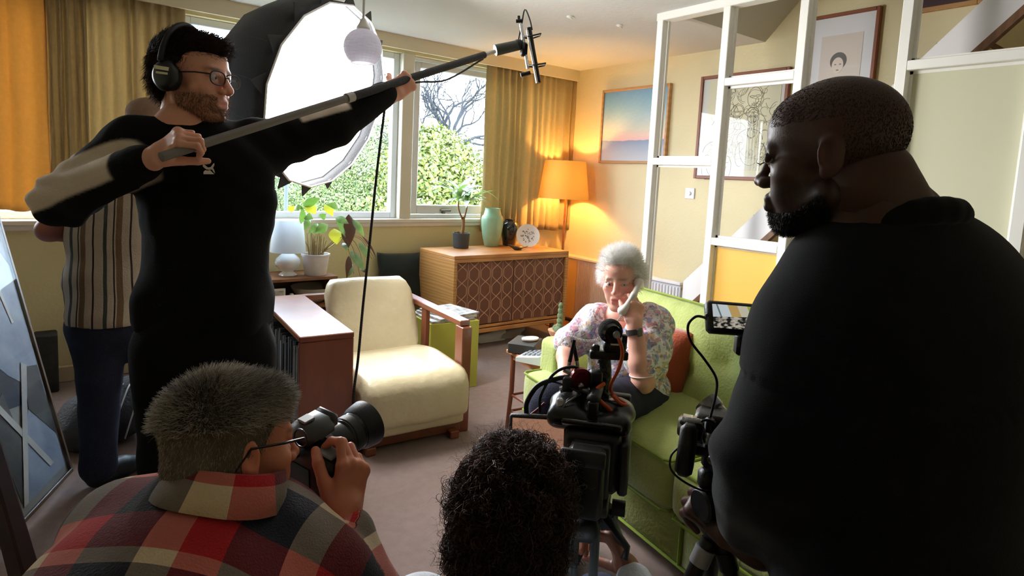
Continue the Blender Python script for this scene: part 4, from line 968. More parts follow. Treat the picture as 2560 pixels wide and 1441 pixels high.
def sheet(t, name, y0, y1, z0, z1, m, off): return MB().box((XR-off, (y0+y1)/2, (z0+z1)/2), (0.003, y0-y1, z1-z0)).build(name, m, t)
# seascape: painted colours live in the canvas material
def seascape():
    m = M('seascape_paint', (120, 160, 190), rough=0.55, bump=(30, 0.15)); t = m.node_tree; b = t.nodes['Principled BSDF']
    tc = t.nodes.new('ShaderNodeTexCoord'); sp = t.nodes.new('ShaderNodeSeparateXYZ'); t.links.new(tc.outputs['Generated'], sp.inputs['Vector'])
    nz = t.nodes.new('ShaderNodeTexNoise'); nz.inputs['Scale'].default_value = 5; nz.inputs['Detail'].default_value = 6
    ad = t.nodes.new('ShaderNodeMath'); ad.operation = 'MULTIPLY_ADD'; ad.inputs[1].default_value = 0.045; t.links.new(tc.outputs['Generated'], nz.inputs['Vector'])
    t.links.new(nz.outputs['Fac'], ad.inputs[0])
    s2 = t.nodes.new('ShaderNodeMath'); s2.operation = 'SUBTRACT'; t.links.new(sp.outputs['Z'], s2.inputs[0]); s2.inputs[1].default_value = 0.0225
    t.links.new(s2.outputs[0], ad.inputs[2])
    r = t.nodes.new('ShaderNodeValToRGB'); r.color_ramp.elements[0].position = 0.0; r.color_ramp.elements[0].color = lin((190, 196, 204)); r.color_ramp.elements[1].position = 1.0; r.color_ramp.elements[1].color = lin((104, 154, 196))
    for p, c in ((0.14, (166, 178, 196)), (0.290, (128, 148, 180)), (0.298, (228, 186, 184)), (0.36, (230, 198, 184)), (0.45, (206, 208, 192)), (0.60, (172, 198, 202)), (0.80, (132, 176, 200))):
        e = r.color_ramp.elements.new(p); e.color = lin(c)
    t.links.new(ad.outputs[0], r.inputs['Fac']); t.links.new(r.outputs['Color'], b.inputs['Base Color']); return m
LIGHTWOOD = M('light_wood_frame', (190, 142, 88), rough=0.5, wave=(6, 4, 'Z', 0.3)); REDWOOD = M('red_brown_frame', (128, 70, 44), rough=0.45)
t, y0, y1, z0, z1 = picture('seascape_painting', 'framed seascape painting with pink horizon beside the floor lamp', (1511, 228), (1686, 208), (1504, 405), (1664, 414), 0.022, LIGHTWOOD, 0.035, cat='painting')
sheet(t, 'canvas', y0, y1, z0, z1, seascape(), 0.022)
# big ink drawing
t, y0, y1, z0, z1 = picture('ink_drawing', 'large framed ink drawing of figures, centre of the right wall', (1755, 194), (1976, 168), (1742, 446), (1960, 455), 0.025, REDWOOD, 0.03, cat='drawing')
PAPER = M('ivory_paper', (222, 214, 186), rough=0.8, noise=(3, 0.1)); MOUNT = M('grey_white_mount', (214, 210, 206), rough=0.8)
sheet(t, 'mount', y0, y1, z0, z1, MOUNT, 0.016); sheet(t, 'paper', y0-0.055, y1+0.03, z0+0.01, z1-0.01, PAPER, 0.0185)
INK = M('ink_line', (104, 98, 84), rough=0.8); INKL = M('pencil_line', (158, 150, 130), rough=0.8); CHALK = M('white_chalk', (240, 238, 228), rough=0.9)
def scribbles(t, name, y0, y1, z0, z1, n, seed, m, rad, off, L):
    r = np.random.default_rng(seed); mb = MB()
    for k in range(n):
        y, z = r.uniform(y1, y0), r.uniform(z0, z1); pts = []; a = r.uniform(0, 6.28); da = r.uniform(-0.9, 0.9)
        for i in range(9):
            if not (y1 < y < y0 and z0 < z < z1): break
            pts.append((XR-off, y, z)); y += math.cos(a)*L; z += math.sin(a)*L; a += da+r.uniform(-0.3, 0.3)
        if len(pts) > 2: mb.tube(pts, rad, 4, up=(1, 0, 0))
    return mb.build(name, m, t)
H, W = z1-z0, y0-y1
scribbles(t, 'pencil_sketch', y0-0.08, y1+0.05, z0+0.06, z1-0.05, 90, 3, INKL, 0.0016, 0.0205, 0.018)
def figure_lines(t, cy, cz, sc, m, rad):
    mb = MB(); th = np.linspace(0, 2*math.pi, 18)
    el = lambda y, z, ry, rz, a0=0, a1=1: mb.tube([(XR-0.0206, cy+sc*(y+ry*math.cos(q)), cz+sc*(z+rz*math.sin(q))) for q in np.linspace(a0*6.283, a1*6.283, 16)], rad, 4)
    el(0, 0, .055, .075); el(0.01, 0.02, .07, .07, .05, .5); el(0, -.13, .045, .05, .5, 1); el(0.0, -.27, .11, .16, .55, 1.0); el(0.02, -.2, .13, .1, 0.0, .5); el(-.02, -.02, .012, .02); el(.02, .01, .02, .006); el(-.025, .012, .02, .006); el(0, -.045, .02, .006)
    el(-.1, -.33, .05, .1, .2, .8); el(.1, -.33, .05, .11, .7, 1.3); mb.build('ink_figure', m, t)
cy_, cz_ = (y0+y1)/2, (z0+z1)/2
figure_lines(t, y0-0.25*W, cz_-0.02, 0.85, INK, 0.002); figure_lines(t, y0-0.66*W, cz_+0.20, 1.0, INKL, 0.002); figure_lines(t, y0-0.66*W, cz_+0.06, 0.8, INK, 0.002); figure_lines(t, y0-0.36*W, cz_+0.24, 0.7, INKL, 0.0018); figure_lines(t, y0-0.48*W, cz_+0.10, 0.7, INKL, 0.0018)
mb = MB()
for k in range(16):
    y = y0-W*(0.60+0.012*k); mb.tube([(XR-0.0205, y, cz_-0.32), (XR-0.0205, y+0.01*math.sin(k*2.1), cz_-0.05+0.05*math.sin(k)), (XR-0.0205, y+0.012*math.cos(k), cz_+0.05+0.05*math.sin(k*1.7))], 0.003, 4)
mb.build('chalk_dress', CHALK, t)
sheet(t, 'glazing', y0, y1, z0, z1, GLASS, 0.026)
# portrait print with wide mount
t, y0, y1, z0, z1 = picture('portrait_print', 'framed portrait print with a wide white mount above the standing man', (2031, 49), (2208, 14), (2008, 300), (2180, 290), 0.022, REDWOOD, 0.035, cat='print')
sheet(t, 'mount', y0, y1, z0, z1, M('white_mount', (226, 222, 226), rough=0.8), 0.02)
W, H = y0-y1, z1-z0; a0, a1, c0, c1 = y0-0.17*W, y1+0.17*W, z0+0.06, z1-0.115
sheet(t, 'paper', a0, a1, c0, c1, M('blush_paper', (220, 206, 196), rough=0.8, noise=(4, 0.1)), 0.0225)
GREYINK = M('grey_wash', (112, 106, 104), rough=0.8); SKINW = M('pale_wash', (224, 208, 196), rough=0.8)
hy, hz = (a0+a1)/2+0.01, c1-0.20
def blob2(nm, y, z, ry, rz, m, off): 
    th = np.linspace(0, 2*math.pi, 28, endpoint=False); MB().prism([(XR-off, y+ry*math.cos(q), z+rz*math.sin(q)) for q in th], (0, 0, 0), (0.0012, 0, 0)).build(nm, m, t)
blob2('printed_hair', hy, hz+0.035, 0.052, 0.055, GREYINK, 0.0246); blob2('printed_face', hy+0.002, hz+0.008, 0.036, 0.050, SKINW, 0.0256); blob2('printed_eye', hy-0.014, hz+0.014, 0.007, 0.003, GREYINK, 0.0266); blob2('printed_eye', hy+0.016, hz+0.014, 0.007, 0.003, GREYINK, 0.0266); blob2('printed_mouth', hy, hz-0.022, 0.009, 0.003, GREYINK, 0.0266)
blob2('printed_shoulders', hy-0.01, hz-0.115, 0.10, 0.055, M('mid_wash', (186, 176, 168), rough=0.8), 0.0246)
blob2('printed_shape', hy-0.06, hz-0.215, 0.07, 0.05, GREYINK, 0.0246); blob2('printed_shape', hy+0.09, hz-0.235, 0.05, 0.06, GREYINK, 0.0246); blob2('printed_shape', hy+0.005, hz-0.23, 0.03, 0.06, SKINW, 0.0256)
sheet(t, 'glazing', y0, y1, z0, z1, GLASS, 0.031)
# dark picture cut by the top edge of the photograph
t, y0, y1, z0, z1 = picture('dark_picture', 'dark plum picture in a wooden frame at the top of the stairs', (2280, -150), (2482, -190), (2293, 36), (2466, 9), 0.025, LIGHTWOOD, 0.03)
sheet(t, 'canvas', y0, y1, z0, z1, M('dark_plum_paint', (62, 34, 42), rough=0.5, noise=(5, 0.3)), 0.02)
# switch
q = wpx(1726, 484)
s = MB().box((XR-0.006, q[1], q[2]), (0.011, 0.086, 0.086), bev=0.003).build('light_switch', M('white_plastic', (226, 226, 232), rough=0.35)); tag(s, 'white square dimmer switch on the wall under the drawing', 'switch')
MB().cyl((XR-0.011, q[1], q[2]), (XR-0.026, q[1], q[2]), 0.017, 0.015, 20).build('dimmer_knob', MATS['white_plastic'], s, smooth=True)
# radiator seen through the screen
ry0, ry1 = 3.50, wpx(1719, 709)[1]; rz1 = wpx(1675, 697)[2]; rz0 = 0.14
t = thing('radiator', 'white ridged panel radiator on the right wall behind the sofa', 'radiator', (XR-0.06, (ry0+ry1)/2, rz0))
RAD = M('radiator_enamel', (236, 236, 240), rough=0.3)
MB().box((XR-0.06, (ry0+ry1)/2, rz1-0.012), (0.075, ry0-ry1, 0.024), bev=0.004).build('top_grille', RAD, t)
MB().box((XR-0.055, (ry0+ry1)/2, (rz0+rz1)/2-0.012), (0.05, ry0-ry1-0.01, rz1-rz0-0.03), bev=0.004).build('radiator_panel', M('radiator_groove', (206, 206, 214), rough=0.35), t)
n = 16
for k in range(n):
    y = ry1+0.02+(ry0-ry1-0.04)*(k+0.5)/n; MB().box((XR-0.084, y, (rz0+rz1)/2-0.012), (0.012, (ry0-ry1)/n*0.62, rz1-rz0-0.06), bev=0.005).build('ridge', RAD, t)
mb = MB(); mb.cyl((XR-0.055, ry1-0.03, rz1-0.05), (XR-0.055, ry1+0.01, rz1-0.05), 0.012, n=12).ball((XR-0.055, ry1-0.035, rz1-0.05), 0.016, n=12, m=8); mb.build('valve', MATS['brass'], t, smooth=True)
# cupboard-like heater cover between the lamp corner and the radiator
ca, cz = 4.36, onX(1470, 648, XR-0.10)[2]
t = thing('heater_cover', 'low cream heater cover with ribbed front between sideboard and sofa', 'heater', (XR-0.06, 3.98, 0))
MB().box((XR-0.055, 3.98, cz-0.012), (0.11, 0.78, 0.024), bev=0.004).build('cover_top', M('cream_gloss', (234, 218, 186), rough=0.4), t)
MB().box((XR-0.05, 3.98, (cz-0.024)/2+0.02), (0.09, 0.76, cz-0.07)).build('cover_panel', M('blush_grey_panel', (206, 184, 168), rough=0.6), t)
for k in range(30):
    y = 3.62+0.0168*k; MB().box((XR-0.0965, y, (cz-0.024)/2+0.02), (0.006, 0.010, cz-0.10)).build('rib', M('blush_grey_rib', (214, 194, 178), rough=0.6), t)
MB().box((XR-0.097, 4.24, (cz-0.024)/2+0.02), (0.006, 0.20, cz-0.08)).build('end_panel', M('ochre_panel', (224, 180, 104), rough=0.6), t)
# marks on the ceiling
def hook(x, y, label):
    q = onZ(x, y, ZC); o = MB().lathe([(0.018, 0.0), (0.020, -0.006), (0.008, -0.012), (0.0, -0.012)], (q[0], q[1], ZC), 16, close=True); o.tube([(q[0], q[1], ZC-0.01), (q[0]+0.02, q[1], ZC-0.014), (q[0]+0.035, q[1]+0.01, ZC-0.010)], 0.005, 6)
    tag(o.build('ceiling_hook', WHITE), label, 'hook', 'hooks in the ceiling')
hook(1424, 40, 'small white hook stub in the ceiling above the lamp corner, nearer the boom'); hook(1548, 62, 'small white hook stub in the ceiling nearer the partition screen')
# ================================================================== softbox on its stand, pendant lamp
sc = P(799, 238, 3.0); SRr = 0.45
sn = norm(np.array([0.55, -0.82, -0.26])); SF = frame(sn, np.cross((0, 0, 1.0), sn))   # columns: across, up-ish, out of the face
BLK = M('black_fabric', (44, 46, 50), rough=0.8, bump=(160, 0.2), sheen=0.2); BLKIN = M('silver_lining', (120, 120, 124), rough=0.5)
t = thing('softbox', 'large round black softbox with glowing white face on a stand', 'softbox', (sc[0], sc[1], 0))
def sp_(r_, a, z): return sc+SF@np.array([r_*math.cos(a), r_*math.sin(a), z])
NS = 16; mb = MB()
prof = [(SRr, 0.07), (SRr, 0.0), (SRr*0.99, -0.08), (SRr*0.93, -0.18), (SRr*0.80, -0.30), (SRr*0.58, -0.41), (SRr*0.30, -0.47), (0.07, -0.49)]
V = np.array([[sp_(r_, 2*math.pi*k/NS, z) for k in range(NS)] for r_, z in prof])
fs = [(i*NS+k, i*NS+(k+1) % NS, (i+1)*NS+(k+1) % NS, (i+1)*NS+k) for i in range(len(prof)-1) for k in range(NS)]+[tuple((len(prof)-1)*NS+k for k in range(NS))]
mb.add(V.reshape(-1, 3), fs); d = mb.build('dome', BLK, t, smooth=35); md = d.modifiers.new('thickness', 'SOLIDIFY'); md.thickness = 0.004
mb = MB()
for k in range(NS): mb.tube([sp_(r_*1.004, 2*math.pi*k/NS, z) for r_, z in prof[1:]], 0.0025, 4)
mb.build('rib_seam', M('grey_stitching', (120, 118, 116), rough=0.8), t)
th = np.linspace(0, 2*math.pi, NS, endpoint=False)
dm = bpy.data.materials.new('softbox_diffuser'); dm.use_nodes = True; nt = dm.node_tree; nt.nodes.clear(); e = nt.nodes.new('ShaderNodeEmission'); e.inputs['Color'].default_value = (1.0, 0.985, 0.96, 1); e.inputs['Strength'].default_value = SOFT
nt.links.new(e.outputs[0], nt.nodes.new('ShaderNodeOutputMaterial').inputs['Surface'])
mb = MB(); mb.add([sp_(SRr*0.985, a, 0.005) for a in th]+[sp_(0, 0, 0.02)], [(k, (k+1) % NS, NS) for k in range(NS)]); mb.build('diffuser', dm, t)
mb = MB(); mb.tube([sp_(SRr*1.0, a, 0.07) for a in np.append(th, th[0])], 0.005, 6); mb.build('white_edging', M('white_binding', (226, 226, 230), rough=0.7), t)
for k in range(NS): a = 2*math.pi*k/NS; w_ = 0.10; MB().prism([sp_(SRr*1.0, a-w_, 0.055), sp_(SRr*1.0, a+w_, 0.055), sp_(SRr*1.13, a, 0.04)], (0, 0, 0), tuple(SF@np.array([0, 0, -0.006]))).build('rod_pocket', BLK, t)
hc = sc-SF[:, 2]*0.56
MB().cyl(sc-SF[:, 2]*0.47, sc-SF[:, 2]*0.70, 0.06, 0.055, 20).build('lamp_head', M('lamp_housing', (30, 31, 33), rough=0.4), t, smooth=True)
STD = M('stand_metal', (44, 46, 50), rough=0.35, metal=0.6)
fb = np.array([hc[0], hc[1], 0]); mb = MB(); mb.cyl(fb+[0, 0, 0.25], fb+[0, 0, 0.9], 0.016, n=14).cyl(fb+[0, 0, 0.9], (hc[0], hc[1], hc[2]-0.06), 0.012, n=12); mb.build('stand_pole', STD, t, smooth=True)
for k in range(3): a = 1.66+k*1.48; MB().tube([fb+[0, 0, 0.55], fb+[0.42*math.cos(a), 0.42*math.sin(a), 0.012]], 0.010, 8).build('stand_leg', STD, t)
MB().box((hc[0], hc[1], hc[2]-0.02), (0.05, 0.05, 0.10), bev=0.006).build('yoke', STD, t)
# pendant lamp
pp = P(907, 120, 1.95); pr = 0.060
t = thing('pendant_lamp', 'round ribbed white glass pendant lamp hanging from the ceiling', 'lamp', tuple(pp))
GLB = M('ribbed_opal_glass', (240, 239, 246), rough=0.3, translucent=((246, 245, 250), 0.7))
mb = MB(); n = 30; prof = []
for i in range(n+1):
    th_ = math.pi*(0.16+0.80*i/n)if False else math.pi*(0.12+0.68*i/n); prof.append((pr*math.sin(th_)*(1+0.010*math.cos(i*math.pi)), pr*math.cos(th_)))
V = np.array([[pp+np.array([r_*(1+0.012*(k % 2))*math.cos(2*math.pi*k/48), r_*(1+0.012*(k % 2))*math.sin(2*math.pi*k/48), z]) for k in range(48)] for r_, z in prof])
fs = [(i*48+k, (i+1)*48+k, (i+1)*48+(k+1) % 48, i*48+(k+1) % 48) for i in range(n) for k in range(48)]
mb.add(V.reshape(-1, 3), fs); g = mb.build('globe', GLB, t); g.modifiers.new('thickness', 'SOLIDIFY').thickness = 0.002
MB().lathe([(0.020, 0.052), (0.022, 0.062), (0.014, 0.075), (0.010, 0.085), (0.004, 0.092)], pp, 20).build('lamp_holder', WHITE, t, smooth=True)
MB().tube([pp+[0, 0, 0.085], (pp[0]+0.001, pp[1], (pp[2]+ZC)/2), (pp[0], pp[1], ZC-0.012)], 0.004, 8).build('flex', M('white_flex', (226, 224, 226), rough=0.5), t)
MB().lathe([(0.045, 0.0), (0.045, -0.012), (0.03, -0.026), (0.006, -0.03)], (pp[0], pp[1], ZC), 24).build('ceiling_rose', WHITE, t, smooth=True)
# ================================================================== people: shared builders
def head_T(c, fwd, up=(0, 0, 1), sc=1.0):
    f = norm(fwd); u = np.array(up, float); u = norm(u-f*np.dot(u, f)); r = np.cross(f, u)
    return (np.array([r, f, u]).T, np.array(c, float), sc)
def tp(T, p): R, c, s = T; return R@(np.array(p, float)*s)+c
def head_solid(jaw=1.0, full=1.0, nose=1.0, brow=1.0, ears=True, age=0.0):
    s = Solid(0.018)
    s.ell((0, -.012, .036), (.077, .099, .084)); s.ell((0, .040, .040), (.060, .049, .058)); s.ell((0, .043, -.038), (.058*full, .046, .076))
    for q in (-1, 1):
        s.ell((q*.041*full, .054, -.022), (.025, .027, .022)); s.cap((q*.053*jaw, .0, -.058), (q*.018, .066, -.100), .021, .020)
        s.ell((q*.030*full, .062, -.055), (.022, .022, .024))
    s.ell((0, .076, -.101), (.023, .018, .018), k=.012); s.ell((0, .080, -.068), (.027, .018, .024), k=.012)
    s.cap((-.036, .079, .021), (.036, .079, .021), .0105*brow, k=.012)
    for q in (-1, 1): s.ell((q*.032, .101, .003), (.018, .016, .0105), k=.010, sub=True)
    s.cap((0, .086, .016), (0, .110*(.92+.08*nose), -.026), .0085, .0115*nose, k=.010); s.ell((0, .113*(.93+.07*nose), -.030), (.0115, .0105, .0105), k=.006)
    for q in (-1, 1): s.ell((q*.0135, .101, -.034), (.0085, .011, .0085), k=.005)
    for q in (-1, 1): s.cap((q*.046, .0785, .0105), (q*.018, .089, .0110), .0056, k=.005); s.cap((q*.045, .0778, -.0060), (q*.019, .0868, -.0072), .0046, k=.005)
    s.cap((-.019, .0905, -.0605), (.019, .0905, -.0605), .0062, k=.005); s.cap((-.016, .0915, -.0735), (.016, .0915, -.0735), .0072, k=.005)
    s.cap((-.024, .103, -.067), (.024, .103, -.067), .0055, k=.004, sub=True)
    if age:
        for q in (-1, 1): s.cap((q*.020, .110, -.034), (q*.034, .095, -.066), .006, k=.006, sub=True); s.cap((q*.022, .098, -.013), (q*.046, .088, -.014), .004, k=.004, sub=True)
        for z in (.040, .052): s.cap((-.03, .1005-.0005, z), (.03, .1005-.0005, z), .0065, k=.004, sub=True)
    if ears:
        for q in (-1, 1):
            Re = np.array([[1, 0, 0], [0, 1, 0], [0, 0, 1.]])@RZ(q*-.35)
            s.ell((q*.079, -.012, -.004), (.009, .019, .031), Re, k=.008); s.ell((q*.087, -.008, .0), (.007, .011, .019), Re, k=.005, sub=True); s.ell((q*.078, -.004, -.028), (.007, .010, .010), k=.006)
    s.cap((0, -.028, -.05), (0, -.042, -.17), .052, .056, k=.02)
    return s
def skin_cols(Vl, base, lips=(176, 92, 88), flush=(214, 128, 108), beard=None, brow=(60, 44, 36), fl=0.35, shave=None, lipamt=.75):
    """colour of each head vertex from its place on the face (local head coordinates)"""
    n = len(Vl); C = np.tile(np.array(lin(base)[:3]), (n, 1)); x, y, z = Vl.T
    def mix(m, c, a): 
        m = np.clip(m, 0, 1)[:, None]*a; C[:] = C*(1-m)+np.array(lin(c)[:3])*m
    e = lambda cx, cy, cz, rx, ry, rz: np.exp(-(((np.abs(x)-cx)/rx)**2+((y-cy)/ry)**2+((z-cz)/rz)**2))
    mix(e(.040, .065, -.025, .020, .03, .02), flush, fl); mix(e(0, .115, -.028, .016, .02, .014), flush, fl); mix(e(.08, -.01, 0, .015, .03, .04), flush, fl*.8)
    mix(1.4*e(0, .094, -.067, .021, .018, .0085), lips, lipamt)
    mix(1.5*e(.031, .092, .024, .019, .03, .0052), brow, .85)
    if beard is not None:
        m = ((z < -.030) & (y > -.02)).astype(float)*np.clip((-.030-z)/.02, 0, 1)*np.clip((y+.03)/.03, 0, 1)
        m *= 1-np.clip(1.6*e(0, .094, -.067, .022, .02, .010), 0, 1); m *= 1-np.clip(np.exp(-((np.abs(x)/.04)**2+((z+.035)/.022)**2))*(y > .05), 0, 1)
        m = np.where((z < -.135), 0, m); m *= 0.75+0.25*vnoise(Vl, 300, 3); mix(m, beard, .85)
    return C
SKIN = attr_mat('skin', rough=0.44, bump=(350, 0.06), spec=0.4); SKIN.node_tree.nodes['Principled BSDF'].inputs['Subsurface Weight'].default_value = 0.06
EYEW = M('eye_white', (196, 186, 180), rough=0.2); IRIS = M('iris_dark', (44, 32, 26), rough=0.15)
def eyes(T, parent, dy=.0, iris=None, look=(0, 1, 0)):
    for q in (-1, 1):
        c = tp(T, (q*.031, .0795+dy, .003)); mb = MB(); mb.ball(c, .0118*T[2], T[0]@RX(-math.pi/2), 14, 10, mi=0)
        l = norm(look); mb.ball(tp(T, np.array((q*.031, .0795+dy, .003))+l*.0082), np.array((.0058, .0058, .0044))*T[2], frame(T[0]@l, T[0][:, 0]), 12, 6, mi=1)
        mb.build('eye', [EYEW, iris or IRIS], parent, smooth='all')
def hand_solid(wrist, d, back, side, curls, sc=1.0, thumb=(0.7, 0.5, 0.35), spread=0.05, forearm=None, fr=.024):
    """wrist point, direction wrist->knuckles, back-of-hand normal, side=+1/-1 (thumb on +x/-x), curls: five tuples of joint bends (thumb first unused)"""
    y = norm(d); z = np.array(back, float); z = norm(z-y*np.dot(z, y)); x = np.cross(y, z)*side; W = np.array(wrist, float)
    L = lambda a, b, c: W+sc*(x*a+y*b+z*c)
    s = Solid(.007*sc)
    R = np.array([x, y, z]).T
    s.box(L(0, .052, 0), np.array((.037, .046, .0125))*sc, R, .012*sc, k=.012*sc); s.ell(L(.022, .030, -.008), np.array((.018, .028, .014))*sc, R, k=.01*sc); s.cap(L(0, -.03, 0), L(0, .02, 0), .026*sc, .028*sc, k=.014*sc)
    kn = [(.029, .095), (.0095, .100), (-.0105, .097), (-.029, .088)]; ln = [(.042, .025, .020), (.046, .029, .021), (.043, .027, .021), (.034, .020, .018)]; rd = [.0092, .0095, .0090, .0080]
    for i in range(4):
        p = L(kn[i][0], kn[i][1]-.006, .002); s.ell(p, .0105*sc, k=.008*sc); a = 0; dd = spread*(1.2-i*.8)
        for j in range(3):
            a += curls[i][j]; v = y*math.cos(a)-z*math.sin(a); v = norm(v+x*dd*math.cos(a)); q = p+v*ln[i][j]*sc; r0 = rd[i]*sc*(1-.08*j)
            s.cap(p, q, r0, r0*.92, k=.0035*sc); p = q
    sp, fl, fl2 = thumb
    p = L(.026, .018, -.008); v = norm(x*math.sin(sp)+y*math.cos(sp)-z*fl)
    q = p+v*.045*sc; s.cap(p, q, .0145*sc, .0118*sc, k=.010*sc); v2 = norm(v-z*fl2+y*.25-x*.1); q2 = q+v2*.034*sc; s.cap(q, q2, .0115*sc, .0105*sc, k=.004*sc); v3 = norm(v2-z*fl2*.5-x*.25); s.cap(q2, q2+v3*.026*sc, .0105*sc, .0085*sc, k=.004*sc)
    if forearm is not None: s.cap(L(0, -.01, 0), forearm, .027*sc, .036*sc, k=.015*sc)
    return s
def skin_part(solid, h, base, tint=0.0, seed=0, smooth=2):
    V, Q = solid.surf(h, smooth=smooth); C = np.tile(np.array(lin(base)[:3]), (len(V), 1)); C *= (1+0.10*vnoise(V, 45, seed))[:, None]
    return V, Q, C
def head_part(T, solid, base, h=.0032, **kw):
    V, Q = solid.surf(h, smooth=2); C = skin_cols(V, base, **kw); C *= (1+0.05*vnoise(V, 60, 2))[:, None]
    R, c, s = T; return (V*s)@R.T+c, Q, C
def person(name, label, parts, origin, group=None):
    C = np.vstack([p[2] for p in parts]); o = mesh_vq(name, [(p[0], p[1], 0) for p in parts], SKIN, None, origin, C)
    return tag(o, label, 'person', group)
def garment(name, solid, h, m, parent, amp=.005, scale=14, seed=1, cut=None, tintfn=None, fold=None, smooth=2, mats=None, mifn=None, weave=None):
    V, Q = solid.surf(h, smooth=smooth); N = normals_of(V, Q)
    a = vnoise(V, scale, seed)*0.6+vnoise(V, scale*2.2, seed+5)*0.4
    if fold is not None: a = a*0.5+fold(V)
    V = V+N*(amp*a)[:, None]
    if cut is not None:
        k = cut(V) < 0; kq = k[Q].all(1); Q = Q[kq]; used = np.zeros(len(V), bool); used[Q.ravel()] = True; mp = np.cumsum(used)-1; V = V[used]; Q = mp[Q]
    mi = 0 if mifn is None else mifn(V[Q].mean(1))
    o = mesh_vq(name, [(V, Q, mi)], mats or m, parent)
    if tintfn is not None: set_tint(o, tintfn(V))
    if weave is not None: set_weave(o, weave(V))
    return o
def strands(name, P0, D0, L, r0, cols, m, parent, grav=0.0, curl=0.0, seg=4, seed=0, sides=3, wob=0.15, taper=0.25, follow=None):
    """hair: one thin tapering tube per root; D0 start directions, L lengths"""
    r = np.random.default_rng(seed); n = len(P0); d = D0/np.maximum(np.linalg.norm(D0, axis=1), 1e-9)[:, None]; p = P0.copy()
    step = (L/seg)[:, None]; pts = [p.copy()]; ax = r.normal(size=(n, 3)); ph = r.uniform(0, 6.28, n)
    e1 = np.cross(d, ax); e1 /= np.maximum(np.linalg.norm(e1, axis=1), 1e-9)[:, None]; e2 = np.cross(d, e1)
    for k in range(seg):
        d = d+np.array([0, 0, -grav])/seg+wob*r.normal(size=(n, 3))/math.sqrt(seg)
        if follow is not None: d = follow(p, d, (k+1)/seg)
        d /= np.maximum(np.linalg.norm(d, axis=1), 1e-9)[:, None]; p = p+d*step
        q = p
        if curl:
            a = ph+(k+1)*2.1; q = p+(e1*np.cos(a)[:, None]+e2*np.sin(a)[:, None])*curl
        pts.append(q.copy())
    pts = np.stack(pts, 1)      # n, seg+1, 3
    rad = r0*np.linspace(1, taper, seg+1); off = []
    for s in range(sides):
        a = 2*math.pi*s/sides; off.append(e1*math.cos(a)+e2*math.sin(a))
    off = np.stack(off, 1)      # n, sides, 3
    V = pts[:, :, None, :]+off[:, None]*rad[None, :, None, None]
    V = V.reshape(-1, 3); base = np.arange(n)[:, None]*((seg+1)*sides); F = []
    for k in range(seg):
        for s in range(sides):
            s2 = (s+1) % sides
            F.append(np.concatenate([base+k*sides+s, base+k*sides+s2, base+(k+1)*sides+s2, base+(k+1)*sides+s], 1))
    F = np.vstack(F); me = bpy.data.meshes.new(name); me.vertices.add(len(V)); me.vertices.foreach_set('co', V.astype(np.float32).ravel())
    me.loops.add(F.size); me.loops.foreach_set('vertex_index', F.astype(np.int32).ravel()); me.polygons.add(len(F)); me.polygons.foreach_set('loop_start', np.arange(0, F.size, 4, dtype=np.int32)); me.polygons.foreach_set('loop_total', np.full(len(F), 4, np.int32))
    me.update(calc_edges=True); me.materials.append(m)
    o = link(name, me, parent, 'all'); set_tint(o, np.repeat(cols, (seg+1)*sides, 0)); return o
def scatter(V, Q, n, seed=0, mask=None):
    r = np.random.default_rng(seed); a = V[Q]; area = np.linalg.norm(np.cross(a[:, 1]-a[:, 0], a[:, 2]-a[:, 0]), axis=1)
    if mask is not None: area = area*mask(a.mean(1))
    i = r.choice(len(Q), n, p=area/area.sum()); u, v = r.random(n)[:, None], r.random(n)[:, None]; q = a[i]
    p = (q[:, 0]*(1-u)+q[:, 1]*u)*(1-v)+(q[:, 3]*(1-u)+q[:, 2]*u)*v
    nn = np.cross(q[:, 1]-q[:, 0], q[:, 2]-q[:, 0]); nn /= np.maximum(np.linalg.norm(nn, axis=1), 1e-12)[:, None]
    return p, nn
def woven(name, wu, wv=None, pu=1.0, pv=1.0, **kw):
    m = M(name, (128, 128, 128), **kw); t = m.node_tree; a = t.nodes.new('ShaderNodeAttribute'); a.attribute_name = 'weave'; sp = t.nodes.new('ShaderNodeSeparateXYZ'); t.links.new(a.outputs['Vector'], sp.inputs['Vector']); outs = []
    for ax, bands, per in (('X', wu, pu), ('Y', wv, pv)):
        if bands is None: continue
        d = t.nodes.new('ShaderNodeMath'); d.operation = 'DIVIDE'; d.inputs[1].default_value = per; f = t.nodes.new('ShaderNodeMath'); f.operation = 'FRACT'; t.links.new(sp.outputs[ax], d.inputs[0]); t.links.new(d.outputs[0], f.inputs[0])
        r = t.nodes.new('ShaderNodeValToRGB'); r.color_ramp.interpolation = 'CONSTANT'; e = r.color_ramp.elements; e[0].position = bands[0][0]; e[0].color = tuple(x/255 for x in bands[0][1])+(1,); e[1].position = bands[-1][0]; e[1].color = tuple(x/255 for x in bands[-1][1])+(1,)
        for p_, c_ in bands[1:-1]: q = e.new(p_); q.color = tuple(x/255 for x in c_)+(1,)
        t.links.new(f.outputs[0], r.inputs['Fac']); outs.append(r.outputs['Color'])
    g = t.nodes.new('ShaderNodeGamma'); g.inputs['Gamma'].default_value = 2.2
    if len(outs) == 2:
        mx = t.nodes.new('ShaderNodeMix'); mx.data_type = 'RGBA'; mx.inputs['Factor'].default_value = .5; t.links.new(outs[0], mx.inputs[6]); t.links.new(outs[1], mx.inputs[7]); t.links.new(mx.outputs[2], g.inputs['Color'])
    else: t.links.new(outs[0], g.inputs['Color'])
    t.links.new(g.outputs['Color'], t.nodes['Principled BSDF'].inputs['Base Color']); return m
